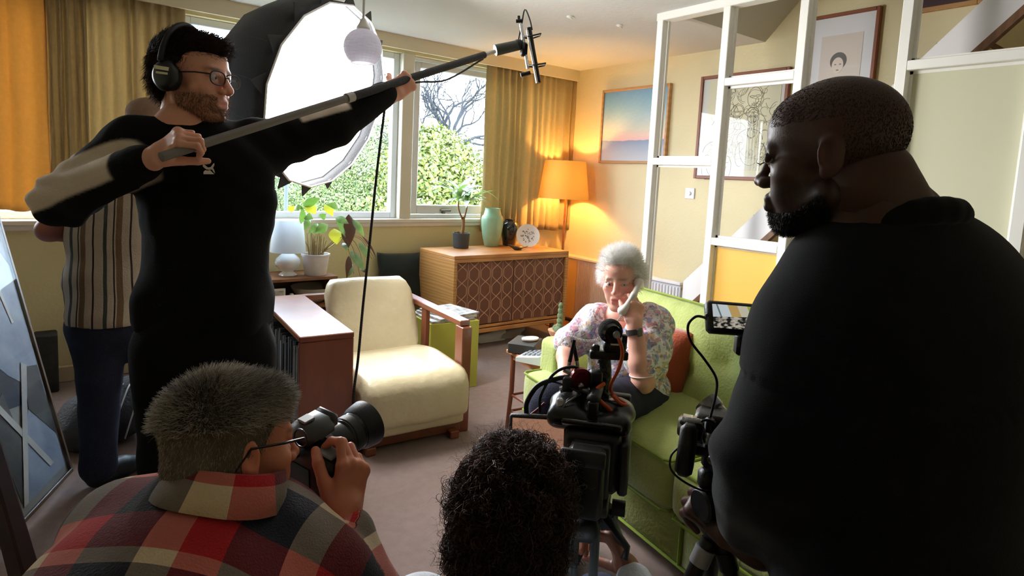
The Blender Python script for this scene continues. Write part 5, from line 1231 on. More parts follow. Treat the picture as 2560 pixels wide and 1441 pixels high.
def set_weave(o, uv):
    a = o.data.attributes.new('weave', 'FLOAT_VECTOR', 'POINT'); a.data.foreach_set('vector', np.hstack([uv, np.zeros((len(uv), 3-uv.shape[1]))]).astype(np.float32).ravel())
HAIR = attr_mat('hair', rough=0.55, spec=0.35); HAIRD = attr_mat('hair_base', rough=0.95, spec=0.05)
def hair_shell(solid, T, h, parent, base, name='hair', amp=.003, scale=90, seed=1):
    """solid in head coordinates"""
    V, Q = solid.surf(h, smooth=1); N = normals_of(V, Q); V = V+N*(amp*vnoise(V, scale, seed))[:, None]
    R, c, s = T; Vw = (V*s)@R.T+c; o = mesh_vq(name, [(Vw, Q, 0)], HAIRD, parent); C = np.array(lin(base)[:3])*(1+0.25*vnoise(V, 120, seed+1))[:, None]; set_tint(o, np.clip(C, 0, 1)); return V, Q, o
CR, CF = RC[0], RC[2]      # the camera's right and forward directions: handy for reading poses off the photograph
CRh = norm(np.array([CR[0], CR[1], 0])); CFh = norm(np.array([CF[0], CF[1], 0])); UP = np.array([0, 0, 1.0])
BLACK = M('black_sweatshirt', (13, 13, 15), rough=0.95, spec=0.2, bump=(260, 0.25), noise=(7, 0.2)); BTROU = M('black_trousers', (11, 11, 13), rough=0.95, spec=0.2, bump=(240, 0.2))
DENIM = M('dark_blue_denim', (28, 34, 60), rough=0.9, noise=(60, 0.3), bump=(300, 0.3)); SHOE = M('black_shoe', (20, 20, 22), rough=0.5)
def shoe(p, d, parent, sc=1.0):
    d = norm(np.array([d[0], d[1], 0])); s = Solid(.03); p = np.array(p, float); p[2] = 0
    s.cap(p+[0, 0, .055], p+d*.10+[0, 0, .045], .045, .042).cap(p+d*.10+[0, 0, .042], p+d*.19+[0, 0, .032], .042, .030).cap(p+[0, 0, .05], p+[0, 0, .12], .045, .05)
    V, Q = s.surf(.01); V[:, 2] = np.maximum(V[:, 2], .002); return mesh_vq('shoe', [(V, Q, 0)], SHOE, parent)

# ------------------------------------------------------------------ the boom operator
D = 1.80
hc = P(484, 196, D); bT = head_T(hc, CRh*0.985-CFh*0.17-UP*0.04, UP+CRh*0.04, 1.045)
NB = P(470, 318, D+0.02); CH = P(520, 470, D+0.05); WA = P(515, 690, D+0.06); PE = P(515, 850, D+0.06)
shR = P(345, 372, 1.76); elR = P(150, 505, 1.74); wrR = P(390, 392, 1.58); haR = P(450, 362, 1.56)
shL = P(648, 372, 1.92); elL = P(838, 318, 2.02); wrL = P(968, 232, 2.15)
hpL = P(590, 860, D+0.10); hpR = P(430, 860, D+0.04)
skinB = (222, 164, 140)
pole_a, pole_b = P(450, 378, 1.545), P(1240, 128, 2.62)
pd = norm(pole_b-pole_a)
# right hand holds the pole's butt, left hand holds it ahead
hR = hand_solid(wrR, norm(haR-wrR+UP*0.02), norm(-CFh*0.75+UP*0.75), 1, [(.9, 1.2, .7), (1.0, 1.25, .7), (1.05, 1.25, .7), (1.0, 1.2, .7)], 1.0, thumb=(-.15, 1.25, .5), forearm=wrR+(elR-wrR)*.5)
gp = P(1000, 205, 2.195)
hL = hand_solid(P(978, 236, 2.165), norm(gp-P(978, 236, 2.165)+CRh*0.03+UP*.005), norm(-CFh*0.9+CRh*.2-UP*0.1), -1, [(1.2, 1.35, .8), (1.2, 1.4, .8), (1.2, 1.4, .8), (1.15, 1.35, .8)], 1.0, thumb=(.7, .9, .5), forearm=P(940, 258, 2.12))
bd = Solid(.04); bd.chain([NB+UP*.05, NB, CH, WA, PE], [.05, .07, .10, .09, .08]); bd.chain([NB, shR, elR, wrR], [.06, .055, .04, .03]); bd.chain([NB, shL, elL, wrL], [.06, .055, .04, .03])
kneeL, kneeR = np.array([hpL[0]+.02, hpL[1]-.02, .47]), np.array([hpR[0]-.0, hpR[1]-.02, .47]); anL, anR = kneeL+np.array([.0, .03, -.39]), kneeR+np.array([.0, .03, -.39])
bd.chain([PE, hpL, kneeL, anL], [.08, .07, .05, .04]); bd.chain([PE, hpR, kneeR, anR], [.08, .07, .05, .04])
hs = head_solid(jaw=1.0, nose=1.05)
op = person('person', 'bearded man in black sweatshirt and headphones holding up the boom pole', [head_part(bT, hs, skinB, beard=(128, 88, 60), brow=(60, 42, 32), fl=.45), skin_part(hR, .0028, skinB, seed=3), skin_part(hL, .0030, skinB, seed=4), skin_part(bd, .014, skinB)], (PE[0], PE[1], 0))
eyes(bT, op, look=(-.2, 1, -.1))
sw = Solid(.05)
sw.ell(CH+CRh*.0, (.20, .135, .20), np.array([CRh, CFh, UP]).T); sw.ell((CH+WA)/2, (.185, .135, .22), np.array([CRh, CFh, UP]).T); sw.ell(WA-UP*.03, (.190, .145, .18), np.array([CRh, CFh, UP]).T); sw.box(WA-UP*.10, (.185, .135, .10), np.array([CRh, CFh, UP]).T, rd=.08)
sw.chain([NB-UP*.035, CH+UP*.06], [.075, .12]); sw.chain([NB-UP*.04, shR, elR], [.07, .088, .072], k=.035); sw.chain([elR, wrR+(elR-wrR)*.16], [.070, .050], k=.02); sw.chain([NB-UP*.04, shL, elL], [.07, .085, .064], k=.035); sw.chain([elL, wrL+(elL-wrL)*.10], [.062, .045], k=.02)
sw.cap(wrR+(elR-wrR)*.20, wrR+(elR-wrR)*.10, .046, .044, k=.006); sw.cap(wrL+(elL-wrL)*.16, wrL+(elL-wrL)*.04, .044, .042, k=.006)
fR = norm(wrR-elR); upn = norm(UP-fR*np.dot(UP, fR))
def armfold(V):
    t = (V-elR)@fR; return 0.8*np.sin(V@np.array([60, 40, 90.]))*np.exp(-((np.linalg.norm(V-elR, axis=1)/.14)**2))+0.7*np.sin(V@np.array([50, -30, 70.]))*np.exp(-((np.linalg.norm(V-shL, axis=1)/.2)**2))+0.5*np.sin(V[:, 0]*38+V[:, 2]*9)*(V[:, 2] < CH[2])
SWT = attr_mat('black_white_sweatshirt', rough=0.95, spec=0.2, bump=(260, 0.25))
def mi_op(c):
    t = (c-elR)@fR/np.linalg.norm(wrR-elR); ln_ = np.linalg.norm((c-elR)-np.outer((c-elR)@fR, fR), axis=1); sid = ((c-elR)-np.outer((c-elR)@fR, fR))@upn
    ss = lambda v, lo, w: np.clip((v-lo)/w+.5, 0, 1)
    a = ss(t, -0.12, .03)*ss(.72-t, 0, .03)*ss(.10-ln_, 0, .01)*ss(sid, -.025, .008)
    fl_ = norm(elL-shL); t2 = (c-shL)@fl_/np.linalg.norm(elL-shL); s2 = ((c-shL)-np.outer((c-shL)@fl_, fl_))@norm(UP-fl_*np.dot(UP, fl_))
    b = ss(t2, .58, .04)*ss(1.25-t2, 0, .04)*ss(s2, .042, .006)*(np.linalg.norm(c-elL, axis=1) < .2)
    k = np.clip(a+b, 0, 1)[:, None]; return np.array(lin((12, 12, 14))[:3])*(1-k)+np.array(lin((214, 200, 184))[:3])*k
garment('sweatshirt', sw, .0062, SWT, op, amp=.007, scale=11, seed=4, fold=armfold, tintfn=mi_op)
cs = Solid(.006); th = np.linspace(0, 2*math.pi, 15); ringc = NB-UP*.012; rr_ = [ringc+CRh*.072*math.cos(a)+CFh*.068*math.sin(a)+UP*(.010*math.sin(a)) for a in th]; cs.chain(rr_, [.013]*15)
garment('collar', cs, .005, BLACK, op, amp=.001)
tr = Solid(.04); tr.ell(PE+UP*.02, (.182, .14, .19), np.array([CRh, CFh, UP]).T); tr.chain([hpL-UP*.02, kneeL, anL], [.116, .092, .08], k=.03); tr.chain([hpR-UP*.02, kneeR, anR], [.116, .092, .08], k=.03)
garment('trousers', tr, .011, BTROU, op, amp=.006, scale=9, seed=6)
for a in (anL, anR): shoe(a, CRh-.6*CFh, op)
# leaping cat logo printed on the chest (flat print standing on the cloth)
def chest_pt(x, y): return P(x, y, 1.0)
bvh = None
def project_to(o, pts, dirs, off):
    """drop points along dirs onto object o's surface; keep them `off` proud of it"""
    from mathutils.bvhtree import BVHTree
    me = o.data; vs = [v.co+o.location+(o.parent.location if o.parent else Vector()) for v in me.vertices]; b = BVHTree.FromPolygons(vs, [tuple(p.vertices) for p in me.polygons]); out = []
    for p, d in zip(pts, dirs):
        h = b.ray_cast(Vector(p), Vector(norm(d)))
        out.append(np.array(h[0])+np.array(h[1])*off*(1 if np.dot(h[1], d) < 0 else -1) if h[0] is not None else None)
    return out
swo = [c for c in op.children if c.name.startswith('sweatshirt')][0]
cat = [(508, 410), (514, 414), (520, 419), (527, 418), (533, 410), (536, 408), (536, 414), (533, 420), (536, 426), (538, 434), (534, 430), (530, 424), (523, 425), (516, 424), (511, 420), (507, 416)]
bar = [(509, 430), (513, 426), (520, 427), (526, 426), (532, 432), (536, 436), (509, 436)]
mb = MB()
for poly in (cat, bar):
    pts = project_to(swo, [CPOS]*len(poly), [ray(*q) for q in poly], .0015)
    if all(p is not None for p in pts): mb.add(pts, [tuple(range(len(pts)))[::-1]])
lg = mb.build('chest_logo', M('white_print', (232, 226, 218), rough=0.7), op)
# hair: short, dark, pushed forward, with strands
h = Solid(.02); h.ell((0, -.028, .050), (.082, .098, .083)); h.ell((0, .030, .082), (.066, .058, .040)); h.ell((0, -.07, -.01), (.070, .052, .07)); h.ell((0, .062, .088), (.05, .036, .022))
V, Q, ho = hair_shell(h, bT, .005, op, (34, 24, 22), amp=.004, scale=70)
msk = lambda c: ((c[:, 2] > .02) | (c[:, 1] < -.02)).astype(float)
p, nn = scatter(V, Q, 5200, 5, msk); R_, c_, s_ = bT; pw = (p*s_)@R_.T+c_; dirl = nn*.5+np.array([0, .75, .1])*(p[:, 2:3] > .05)+np.array([0, -.2, -.9])*(p[:, 2:3] <= .05); dw = dirl@R_.T
r = np.random.default_rng(8); cc = np.array(lin((44, 30, 26))[:3])*r.uniform(.5, 1.7, (len(pw), 1))
strands('hair_strands', pw-dw*.004, dw, r.uniform(.014, .030, len(pw)), .00075, cc, HAIR, op, seed=2, wob=.25)['kind'] = 'stuff'
# beard stubble
Vh, Qh = hs.surf(.006, smooth=1)
bm_ = lambda c: ((c[:, 2] < -.045) & (c[:, 2] > -.125) & (c[:, 1] > .0) & ~((np.abs(c[:, 0]) < .026) & (c[:, 2] > -.078) & (c[:, 1] > .08))).astype(float)
p, nn = scatter(Vh, Qh, 1900, 6, bm_); pw = (p*s_)@R_.T+c_; dw = (nn*.7+np.array([0, .25, -.6]))@R_.T
cc = np.array(lin((120, 84, 54))[:3])*r.uniform(.5, 1.5, (len(pw), 1)); strands('beard', pw, dw, r.uniform(.006, .013, len(pw)), .0006, cc, HAIR, op, seg=2, seed=3)['kind'] = 'stuff'
# headphones and glasses are things he wears
HPK = M('headphone_black', (20, 20, 22), rough=0.35, coat=0.2)
hp = thing('headphones', 'black over ear headphones on the boom operator', 'headphones', tuple(tp(bT, (0, 0, .14))))
for q in (-1, 1):
    mb = MB(); c = tp(bT, (q*.094, -.016, -.008)); Rq = frame(bT[0][:, 0]*q, bT[0][:, 2]); mb.lathe([(.0, .012), (.024, .012), (.034, .006), (.040, -.006), (.038, -.016), (.0, -.016)], c, 28, Rq, sx=1.12); mb.build('ear_cup', HPK, hp, smooth=True)
    mb = MB(); mb.lathe([(.020, -.016), (.034, -.020), (.036, -.028), (.022, -.030)], c, 24, Rq, sx=1.12); mb.build('ear_pad', M('pad_leather', (26, 26, 28), rough=0.6), hp, smooth=True)
    mb = MB(); mb.bar(tp(bT, (q*.107, -.036, .010)), tp(bT, (q*.107, .008, .006)), .010*1, .003, up=bT[0][:, 0]); mb.bar(tp(bT, (q*.107, -.03, -.004)), tp(bT, (q*.107, .006, -.006)), .006, .003, up=bT[0][:, 0]); mb.build('silver_bar', M('brushed_silver', (190, 186, 170), rough=0.25, metal=0.9), hp)
th = np.linspace(-1.45, 1.45, 22); bp = [tp(bT, (.100*math.sin(a), -.024, .012+.131*math.cos(a)*1.0)) for a in th]; mb = MB(); mb.tube(bp, .0085, 10, flat=None); mb.build('headband', M('headband_black', (22, 20, 22), rough=0.6), hp, smooth='all')
GF = M('dark_frame_plastic', (30, 22, 24), rough=0.3)
gl = thing('glasses', 'dark framed glasses on the boom operator', 'glasses', tuple(tp(bT, (0, .11, .0))))
for q in (-1, 1):
    th = np.linspace(0, 2*math.pi, 25); rim = [tp(bT, (q*.033+.024*np.sign(math.cos(a))*abs(math.cos(a))**.75, .107-.012*abs(.033+.024*math.cos(a)*1)/.05, .001+.0185*np.sign(math.sin(a))*abs(math.sin(a))**.75)) for a in th]
    MB().tube(rim, .0019, 8).build('rim', GF, gl, smooth='all'); mb = MB(); mb.add(rim[:-1], [tuple(range(24))]); mb.build('lens', glass_mat('spectacle_lens', (238, 240, 242)), gl)
    MB().tube([tp(bT, (q*.058, .094, .008)), tp(bT, (q*.076, .06, .008)), tp(bT, (q*.082, .0, .004)), tp(bT, (q*.080, -.02, -.006))], .0022, 8).build('temple', GF, gl)
MB().tube([tp(bT, (-.010, .106, .004)), tp(bT, (0, .110, .007)), tp(bT, (.010, .106, .004))], .0018, 8).build('bridge', GF, gl)

# ------------------------------------------------------------------ boom pole, microphone, hanging cable
bp_ = thing('boom_pole', 'long black and grey boom pole held across the room', 'boom pole', tuple((pole_a+pole_b)/2))
def pt_(f): return pole_a+(pole_b-pole_a)*f
ta_ = lambda x: float(np.dot(P(x, 0, 1)*0+onto(x)-pole_a, pd)/np.linalg.norm(pole_b-pole_a))
def onto(x):
    lo, hi = 0., 1.2
    for _ in range(40):
        m_ = (lo+hi)/2; q = RC@(pt_(m_)-CPOS); X_ = CX+FPX*q[0]/q[2]
        if X_ < x: lo = m_
        else: hi = m_
    return pt_(lo)
GREYP = M('grey_carbon_tube', (112, 106, 100), rough=0.5); BLKP = M('black_foam_grip', (38, 36, 40), rough=0.7, bump=(200, 0.4)); COLL = M('pale_collar', (176, 168, 160), rough=0.4)
MB().cyl(pole_a-pd*.05, onto(868), .0125, n=16).build('thick_tube', GREYP, bp_, smooth=True)
MB().cyl(onto(866), onto(882), .0165, n=16).build('locking_collar', COLL, bp_, smooth=True)
MB().cyl(onto(882), onto(1210), .0145, n=16).build('foam_grip', BLKP, bp_, smooth=True)
MB().cyl(onto(1208), onto(1236), .0085, n=16).build('tip_tube', COLL, bp_, smooth=True)
MB().tube(bezier([onto(1208)-UP*.015, onto(1120)-UP*.05, onto(1050)-UP*.025, onto(1000)-UP*.02, P(962, 275, 2.14)], 20), .004, 6).build('pole_cable', M('black_rubber_cable', (18, 18, 20), rough=0.5), bp_, smooth='all')
bc = [P(962, 270, 2.14), P(953, 340, 2.13), P(940, 450, 2.12), P(925, 600, 2.10), P(908, 760, 2.08), P(895, 900, 2.06), P(884, 990, 2.05), P(882, 1120, 2.05)]
o = MB().tube(bezier(bc, 40), .0048, 8).build('microphone_cable', M('black_braided_cable', (14, 14, 16), rough=0.55, wave=(60, 2, 'DIAGONAL', 0.6), col2=(70, 70, 74)), smooth='all'); tag(o, 'black cable hanging from the boom pole down past the armchair', 'cable')
# microphone in its shock mount
md_ = 2.66; mt = thing('shotgun_microphone', 'black and silver microphone in a shock mount on the boom tip', 'microphone', tuple(P(1318, 110, md_)))
MK = M('mic_black_metal', (26, 26, 28), rough=0.35, metal=0.4); MS = M('mic_silver', (206, 204, 202), rough=0.25, metal=0.7)
MB().cyl(P(1302, 60, md_), P(1320, 172, md_), .0075, n=14).build('mount_bar', MS, mt, smooth=True)
MB().cyl(P(1322, 70, md_-.02), P(1346, 208, md_-.02), .0115, n=18).build('mic_body', MK, mt, smooth=True)
MB().cyl(P(1318, 76, md_-.03), P(1343, 207, md_-.03), .0050, n=12).build('mic_grille', MS, mt, smooth=True)
MB().tube(bezier([P(1296, 100, md_), P(1304, 62, md_), P(1312, 24, md_), P(1324, 48, md_-.02), P(1330, 75, md_-.02)], 18), .0035, 6).build('mic_cable', MATS['black_rubber_cable'], mt, smooth='all')
for (x, y, x2, y2) in ((1310, 92, 1352, 84), (1322, 164, 1364, 158)):
    MB().tube([P(x, y, md_-.01), P((x+x2)/2-4, y-2, md_-.05), P(x2, y2, md_-.03), P(x2-3, y2+6, md_-.0), P((x+x2)/2, y+4, md_+.01), P(x, y+3, md_)], .0035, 6).build('suspension_lyre', MK, mt, smooth='all')
MB().cyl(P(1290, 53, md_), P(1306, 52, md_), .008, n=12).cyl(P(1297, 40, md_), P(1297, 56, md_), .006, n=10).build('top_knob', MK, mt)
MB().cyl(P(1302, 188, md_), P(1326, 182, md_), .009, n=12).build('bottom_clamp', MK, mt)
MB().cyl(P(1238, 126, 2.63), P(1296, 113, md_), .024, .022, n=18).build('grip_handle', M('olive_rubber_grip', (52, 58, 50), rough=0.6), mt, smooth=True)
MB().ball(P(1296, 112, md_), .024, n=14, m=10).box(P(1310, 124, md_), (.03, .03, .06), None, .008).build('swivel', MK, mt, smooth=True)

# ------------------------------------------------------------------ man behind: cap, striped shirt, jeans
D2 = 2.50
cT = head_T(P(384, 335, D2), CRh*.55+CFh*.85-UP*.25, UP, 1.02)
nb = P(350, 400, D2); ch = P(300, 500, D2); wa = P(275, 690, D2); pe = P(275, 800, D2)
sR, eR, wR = P(232, 430, D2-.02), P(122, 575, D2-.06), P(225, 592, D2+.16); hR_, hL_ = P(246, 815, D2-.05), P(345, 815, D2+.05)
kR, kL = np.array([hR_[0], hR_[1], .46]), np.array([hL_[0]+.12, hL_[1]-.06, .46]); aR, aL = kR+np.array([-.01, .03, -.37]), kL+np.array([.03, .0, -.37])
skinC = (172, 112, 100)
b2 = Solid(.04); b2.chain([nb+UP*.06, nb, ch, wa, pe], [.05, .07, .11, .11, .12]); b2.chain([nb, sR, eR], [.06, .05, .045]); b2.chain([pe, hR_, kR, aR], [.11, .08, .05, .04]); b2.chain([pe, hL_, kL, aL], [.11, .08, .05, .04])
fa = Solid(.02); fa.chain([sR+(eR-sR)*.4, eR, wR], [.05, .044, .032]); fa.join(hand_solid(wR, norm(CRh-.2*UP), norm(CFh+UP*.2), 1, [(.8, .9, .5)]*4, .95))
p2 = person('person', 'man in a cap, striped shirt and jeans standing behind the boom operator', [head_part(cT, head_solid(), skinC, h=.006), skin_part(fa, .005, skinC, seed=5), skin_part(b2, .015, skinC)], (pe[0], pe[1], 0))
s = Solid(.05); Rb = np.array([CRh, CFh, UP]).T
s.ell(ch, (.20, .13, .19), Rb); s.ell((ch+wa)/2, (.185, .135, .2), Rb); s.ell(wa-UP*.02, (.175, .135, .15), Rb); s.cap(wa-UP*.05, pe+UP*.025, .15, .155, k=.03); s.chain([nb-UP*.03, ch], [.07, .12]); s.chain([nb-UP*.03, sR, sR+(eR-sR)*.55], [.07, .08, .075], k=.03); s.box(pe+UP*-.09, (.4, .4, .085), None, .01, k=.004, sub=True)
def stripes(V): return ((V-wa)@CRh*1.0+(V-wa)@CFh*.35+.004*np.sin(V[:, 2]*14))[:, None]
BASEC = (190, 176, 160)
garment('shirt', s, .0085, woven('striped_cloth', [(0, BASEC), (.10, (70, 78, 74)), (.20, BASEC), (.36, (44, 34, 34)), (.40, BASEC), (.44, (122, 98, 74)), (.60, BASEC), (.80, (60, 36, 40)), (.85, BASEC)], pu=.135, rough=0.85, bump=(200, 0.3)), p2, amp=.008, scale=10, seed=9, weave=stripes)
tr = Solid(.03); tr.ell(pe-UP*.03, (.165, .13, .14), Rb); tr.chain([hR_, kR, aR], [.104, .076, .066], k=.03); tr.chain([hL_, kL, aL], [.108, .082, .07], k=.03); garment('jeans', tr, .011, DENIM, p2, amp=.007, scale=10, seed=3)
for a in (aR, aL): shoe(a, CFh+.4*CRh, p2)
cp = Solid(.015); cp.ell((0, -.008, .062), (.086, .108, .078)); cp.box((0, 0, -.04), (.2, .2, .07), None, .004, k=.004, sub=True)
V, Q = cp.surf(.005); R_, c_, s_ = cT; mo = mesh_vq('flat_cap', [((V*s_)@R_.T+c_, Q, 0)], M('fawn_tweed', (164, 132, 112), rough=0.9, noise=(80, 0.3), bump=(250, 0.4))); tag(ctr(mo), 'fawn brown cap worn by the man behind the boom operator', 'cap')
pk = MB(); gv = np.array([[tp(cT, (.085*math.sin(a)*(1-.0*k), .075+.05*k*math.cos(a), .045-.012*k)) for k in (0, .5, 1)] for a in np.linspace(-1.1, 1.1, 12)]); pk.grid(gv); pko = pk.build('peak', MATS['fawn_tweed'], mo, smooth='all'); pko.modifiers.new('thickness', 'SOLIDIFY').thickness = .004
# ------------------------------------------------------------------ the woman on the sofa
D3 = 2.52
skinW = (236, 178, 158)
wT = head_T(P(1552, 702, D3), -CFh*.91-CRh*.36-UP*.07, UP-CRh*.08, .96)
wf = norm(-CFh*.62-CRh*.72); wl = norm(np.cross(UP, wf))          # her chest faces the table; wl points to her left
nb = P(1560, 795, D3+.05); ch = P(1556, 865, D3+.08); wa = P(1560, 935, D3+.10); pe = P(1570, 985, D3+.12)
sL, sR = P(1628, 812, D3-.02), P(1492, 806, D3+.10)
eL, wL = P(1608, 955, D3-.16), P(1584, 820, D3-.15)
eR, wR = P(1418, 862, D3+.12), P(1412, 948, D3-.05)
hd = solid = head_solid(jaw=.94, nose=1.05, age=1, full=.98)
hdir = norm(P(1594, 748, D3-.12)-wL)
hndL = hand_solid(wL+hdir*.01, hdir, norm(-CFh+CRh*.35), -1, [(.55, .9, .5), (.7, 1.0, .5), (.8, 1.05, .5), (.85, 1.0, .5)], .92, thumb=(.35, .55, .3), forearm=None)
hndR = hand_solid(wR, norm(P(1424, 985, D3-.12)-wR), norm(-CFh*.6+UP*.6-CRh*.3), -1, [(.35, .4, .2), (.3, .4, .2), (.35, .4, .2), (.4, .4, .2)], .92, thumb=(.5, .3, .2))
armL = Solid(.02); armL.chain([sL+(eL-sL)*.6, eL, eL+(wL-eL)*.35, wL+hdir*.02], [.046, .042, .042, .027]); armR = Solid(.02); armR.chain([eR+(sR-eR)*.3, eR, eR+(wR-eR)*.35, wR], [.043, .040, .040, .027])
armL.join(hndL); armR.join(hndR)
hpL, hpR = pe+wl*.09-UP*.0, pe-wl*.09
kL, kR = P(1450, 1010, D3-.42), P(1378, 1006, D3-.26); aL, aR = np.array([kL[0]-.02, kL[1]-.0, .09]), np.array([kR[0]-.02, kR[1], .09])
bb = Solid(.04); bb.chain([nb+UP*.05, nb, ch, wa, pe], [.045, .06, .10, .11, .12]); bb.chain([nb, sL, eL], [.05, .045, .04]); bb.chain([nb, sR, eR], [.05, .045, .04]); bb.chain([pe, hpL, kL, aL], [.1, .08, .05, .035]); bb.chain([pe, hpR, kR, aR], [.1, .08, .05, .035])
neck = Solid(.02); neck.chain([tp(wT, (0, -.03, -.06)), nb-UP*.01], [.046, .052]).ell(nb-UP*.035+wf*.035, (.085, .05, .05), np.array([wl, wf, UP]).T)
wo_ = person('person', 'white haired woman in floral blouse seated on the green sofa with a telephone handset', [head_part(wT, hd, skinW, h=.0030, lips=(186, 84, 88), fl=.5, brow=(170, 140, 124), flush=(220, 128, 116)), skin_part(armL, .0030, skinW, seed=3), skin_part(armR, .0034, skinW, seed=7), skin_part(neck, .006, (228, 150, 132), seed=2), skin_part(bb, .014, skinW)], tuple(pe))
eyes(wT, wo_, look=(-.25, 1, -.15), iris=M('iris_grey', (70, 74, 80), rough=0.15))
# blouse
bl = Solid(.045); Rb = np.array([wl, wf, UP]).T
bl.ell(ch, (.165, .125, .15), Rb); bl.ell(wa, (.165, .135, .15), Rb); bl.ell(pe+UP*.05, (.180, .15, .10), Rb); bl.chain([nb-UP*.05, sL, sL+(eL-sL)*.62], [.07, .082, .085], k=.03); bl.chain([nb-UP*.05, sR, eR+(sR-eR)*.12], [.07, .078, .072], k=.03)
bl.cap(sL+(eL-sL)*.45, sL+(eL-sL)*.72, .085, .066, k=.02)
nc = nb-UP*.018+wf*.06
bl.cap(nc+UP*.06, nc-UP*.065, .058, .015, k=.012, sub=True); bl.cap(nb+UP*.02, nb+UP*.12, .062, .07, k=.008, sub=True)
def floral(name):
    m = M(name, (236, 232, 232), rough=0.75, bump=(120, 0.2)); t = m.node_tree; b = t.nodes['Principled BSDF']; tc = t.nodes.new('ShaderNodeTexCoord')
    nz = t.nodes.new('ShaderNodeTexNoise'); nz.inputs['Scale'].default_value = 26; mx = t.nodes.new('ShaderNodeMix'); mx.data_type = 'VECTOR'; mx.inputs['Factor'].default_value = 0.05
    t.links.new(tc.outputs['Object'], nz.inputs['Vector']); t.links.new(tc.outputs['Object'], mx.inputs[4]); t.links.new(nz.outputs['Color'], mx.inputs[5])
    col = None
    for sc_, thr, pal in ((46, .58, ((126, 108, 190), (222, 120, 150), (112, 150, 216), (236, 190, 90), (150, 186, 140), (230, 150, 130))), (84, .48, ((120, 112, 180), (214, 150, 170), (150, 170, 200), (120, 110, 110)))):
        v = t.nodes.new('ShaderNodeTexVoronoi'); v.inputs['Scale'].default_value = sc_; t.links.new(mx.outputs[1], v.inputs['Vector'])
        hs = t.nodes.new('ShaderNodeSeparateColor'); t.links.new(v.outputs['Color'], hs.inputs['Color']); r = t.nodes.new('ShaderNodeValToRGB'); r.color_ramp.interpolation = 'CONSTANT'
        e0 = r.color_ramp.elements; e0[0].position = 0; e0[0].color = lin(pal[0]); e0[1].position = 1-1/len(pal); e0[1].color = lin(pal[-1])
        for i in range(1, len(pal)-1): e = e0.new(i/len(pal)); e.color = lin(pal[i])
        t.links.new(hs.outputs['Red'], r.inputs['Fac']); d = t.nodes.new('ShaderNodeMath'); d.operation = 'LESS_THAN'; d.inputs[1].default_value = thr; t.links.new(v.outputs['Distance'], d.inputs[0])
        g = t.nodes.new('ShaderNodeMath'); g.operation = 'GREATER_THAN'; g.inputs[1].default_value = .24; t.links.new(hs.outputs['Green'], g.inputs[0]); q = t.nodes.new('ShaderNodeMath'); q.operation = 'MULTIPLY'; t.links.new(d.outputs[0], q.inputs[0]); t.links.new(g.outputs[0], q.inputs[1])
        q2 = t.nodes.new('ShaderNodeMath'); q2.operation = 'MULTIPLY'; q2.inputs[1].default_value = .66; t.links.new(q.outputs[0], q2.inputs[0])
        m2 = t.nodes.new('ShaderNodeMix'); m2.data_type = 'RGBA'; t.links.new(q2.outputs[0], m2.inputs['Factor'])
        if col is None: m2.inputs[6].default_value = lin((244, 241, 244))
        else: t.links.new(col, m2.inputs[6])
        t.links.new(r.outputs['Color'], m2.inputs[7]); col = m2.outputs[2]
    t.links.new(col, b.inputs['Base Color']); return m
def blf(V): return 0.9*np.sin(V@np.array([70, 50, 40.])+2*np.sin(V[:, 2]*22))*np.exp(-((np.linalg.norm(V-(sL+eL)/2, axis=1)/.16)**2))+0.5*np.sin(V@(wl*70)+V[:, 2]*14)
garment('blouse', bl, .0065, floral('floral_cotton'), wo_, amp=.008, scale=16, seed=12, fold=blf)
je = Solid(.04); je.ell(pe-UP*.02, (.175, .15, .11), Rb); je.chain([hpL, kL, aL], [.105, .078, .065], k=.03); je.chain([hpR, kR, aR], [.105, .078, .065], k=.03)
garment('trousers', je, .010, M('navy_trousers', (30, 34, 60), rough=0.85, bump=(240, 0.3), noise=(8, 0.2)), wo_, amp=.006, scale=12, seed=7)
for a in (aL, aR): shoe(a, wf, wo_, .9)
# hair: white, swept back
h = Solid(.02); h.ell((0, -.026, .050), (.086, .103, .088)); h.ell((0, .030, .104), (.060, .050, .032)); h.ell((.072, -.028, .02), (.022, .040, .042)); h.ell((-.072, -.028, .02), (.022, .040, .042)); h.ell((0, -.08, -.02), (.07, .05, .07)); h.ell((0, -.0, .108), (.066, .07, .036))
V, Q, ho = hair_shell(h, wT, .005, wo_, (250, 248, 244), amp=.005, scale=55)
p, nn = scatter(V, Q, 9500, 5, lambda c: ((c[:, 2] > -.06)).astype(float)); R_, c_, s_ = wT; pw = (p*s_)@R_.T+c_
dl = nn*.55+np.stack([p[:, 0]*5, -np.ones(len(p))*.45, np.where(p[:, 2] > .04, .35, -.2)], 1); dw = dl@R_.T; r = np.random.default_rng(4)
cc = np.array(lin((252, 250, 247))[:3])*r.uniform(.86, 1.04, (len(pw), 1)); strands('hair_strands', pw-dw*.006, dw, r.uniform(.016, .040, len(pw)), .0008, np.clip(cc, 0, 1), HAIR, wo_, seed=9, wob=.55)['kind'] = 'stuff'
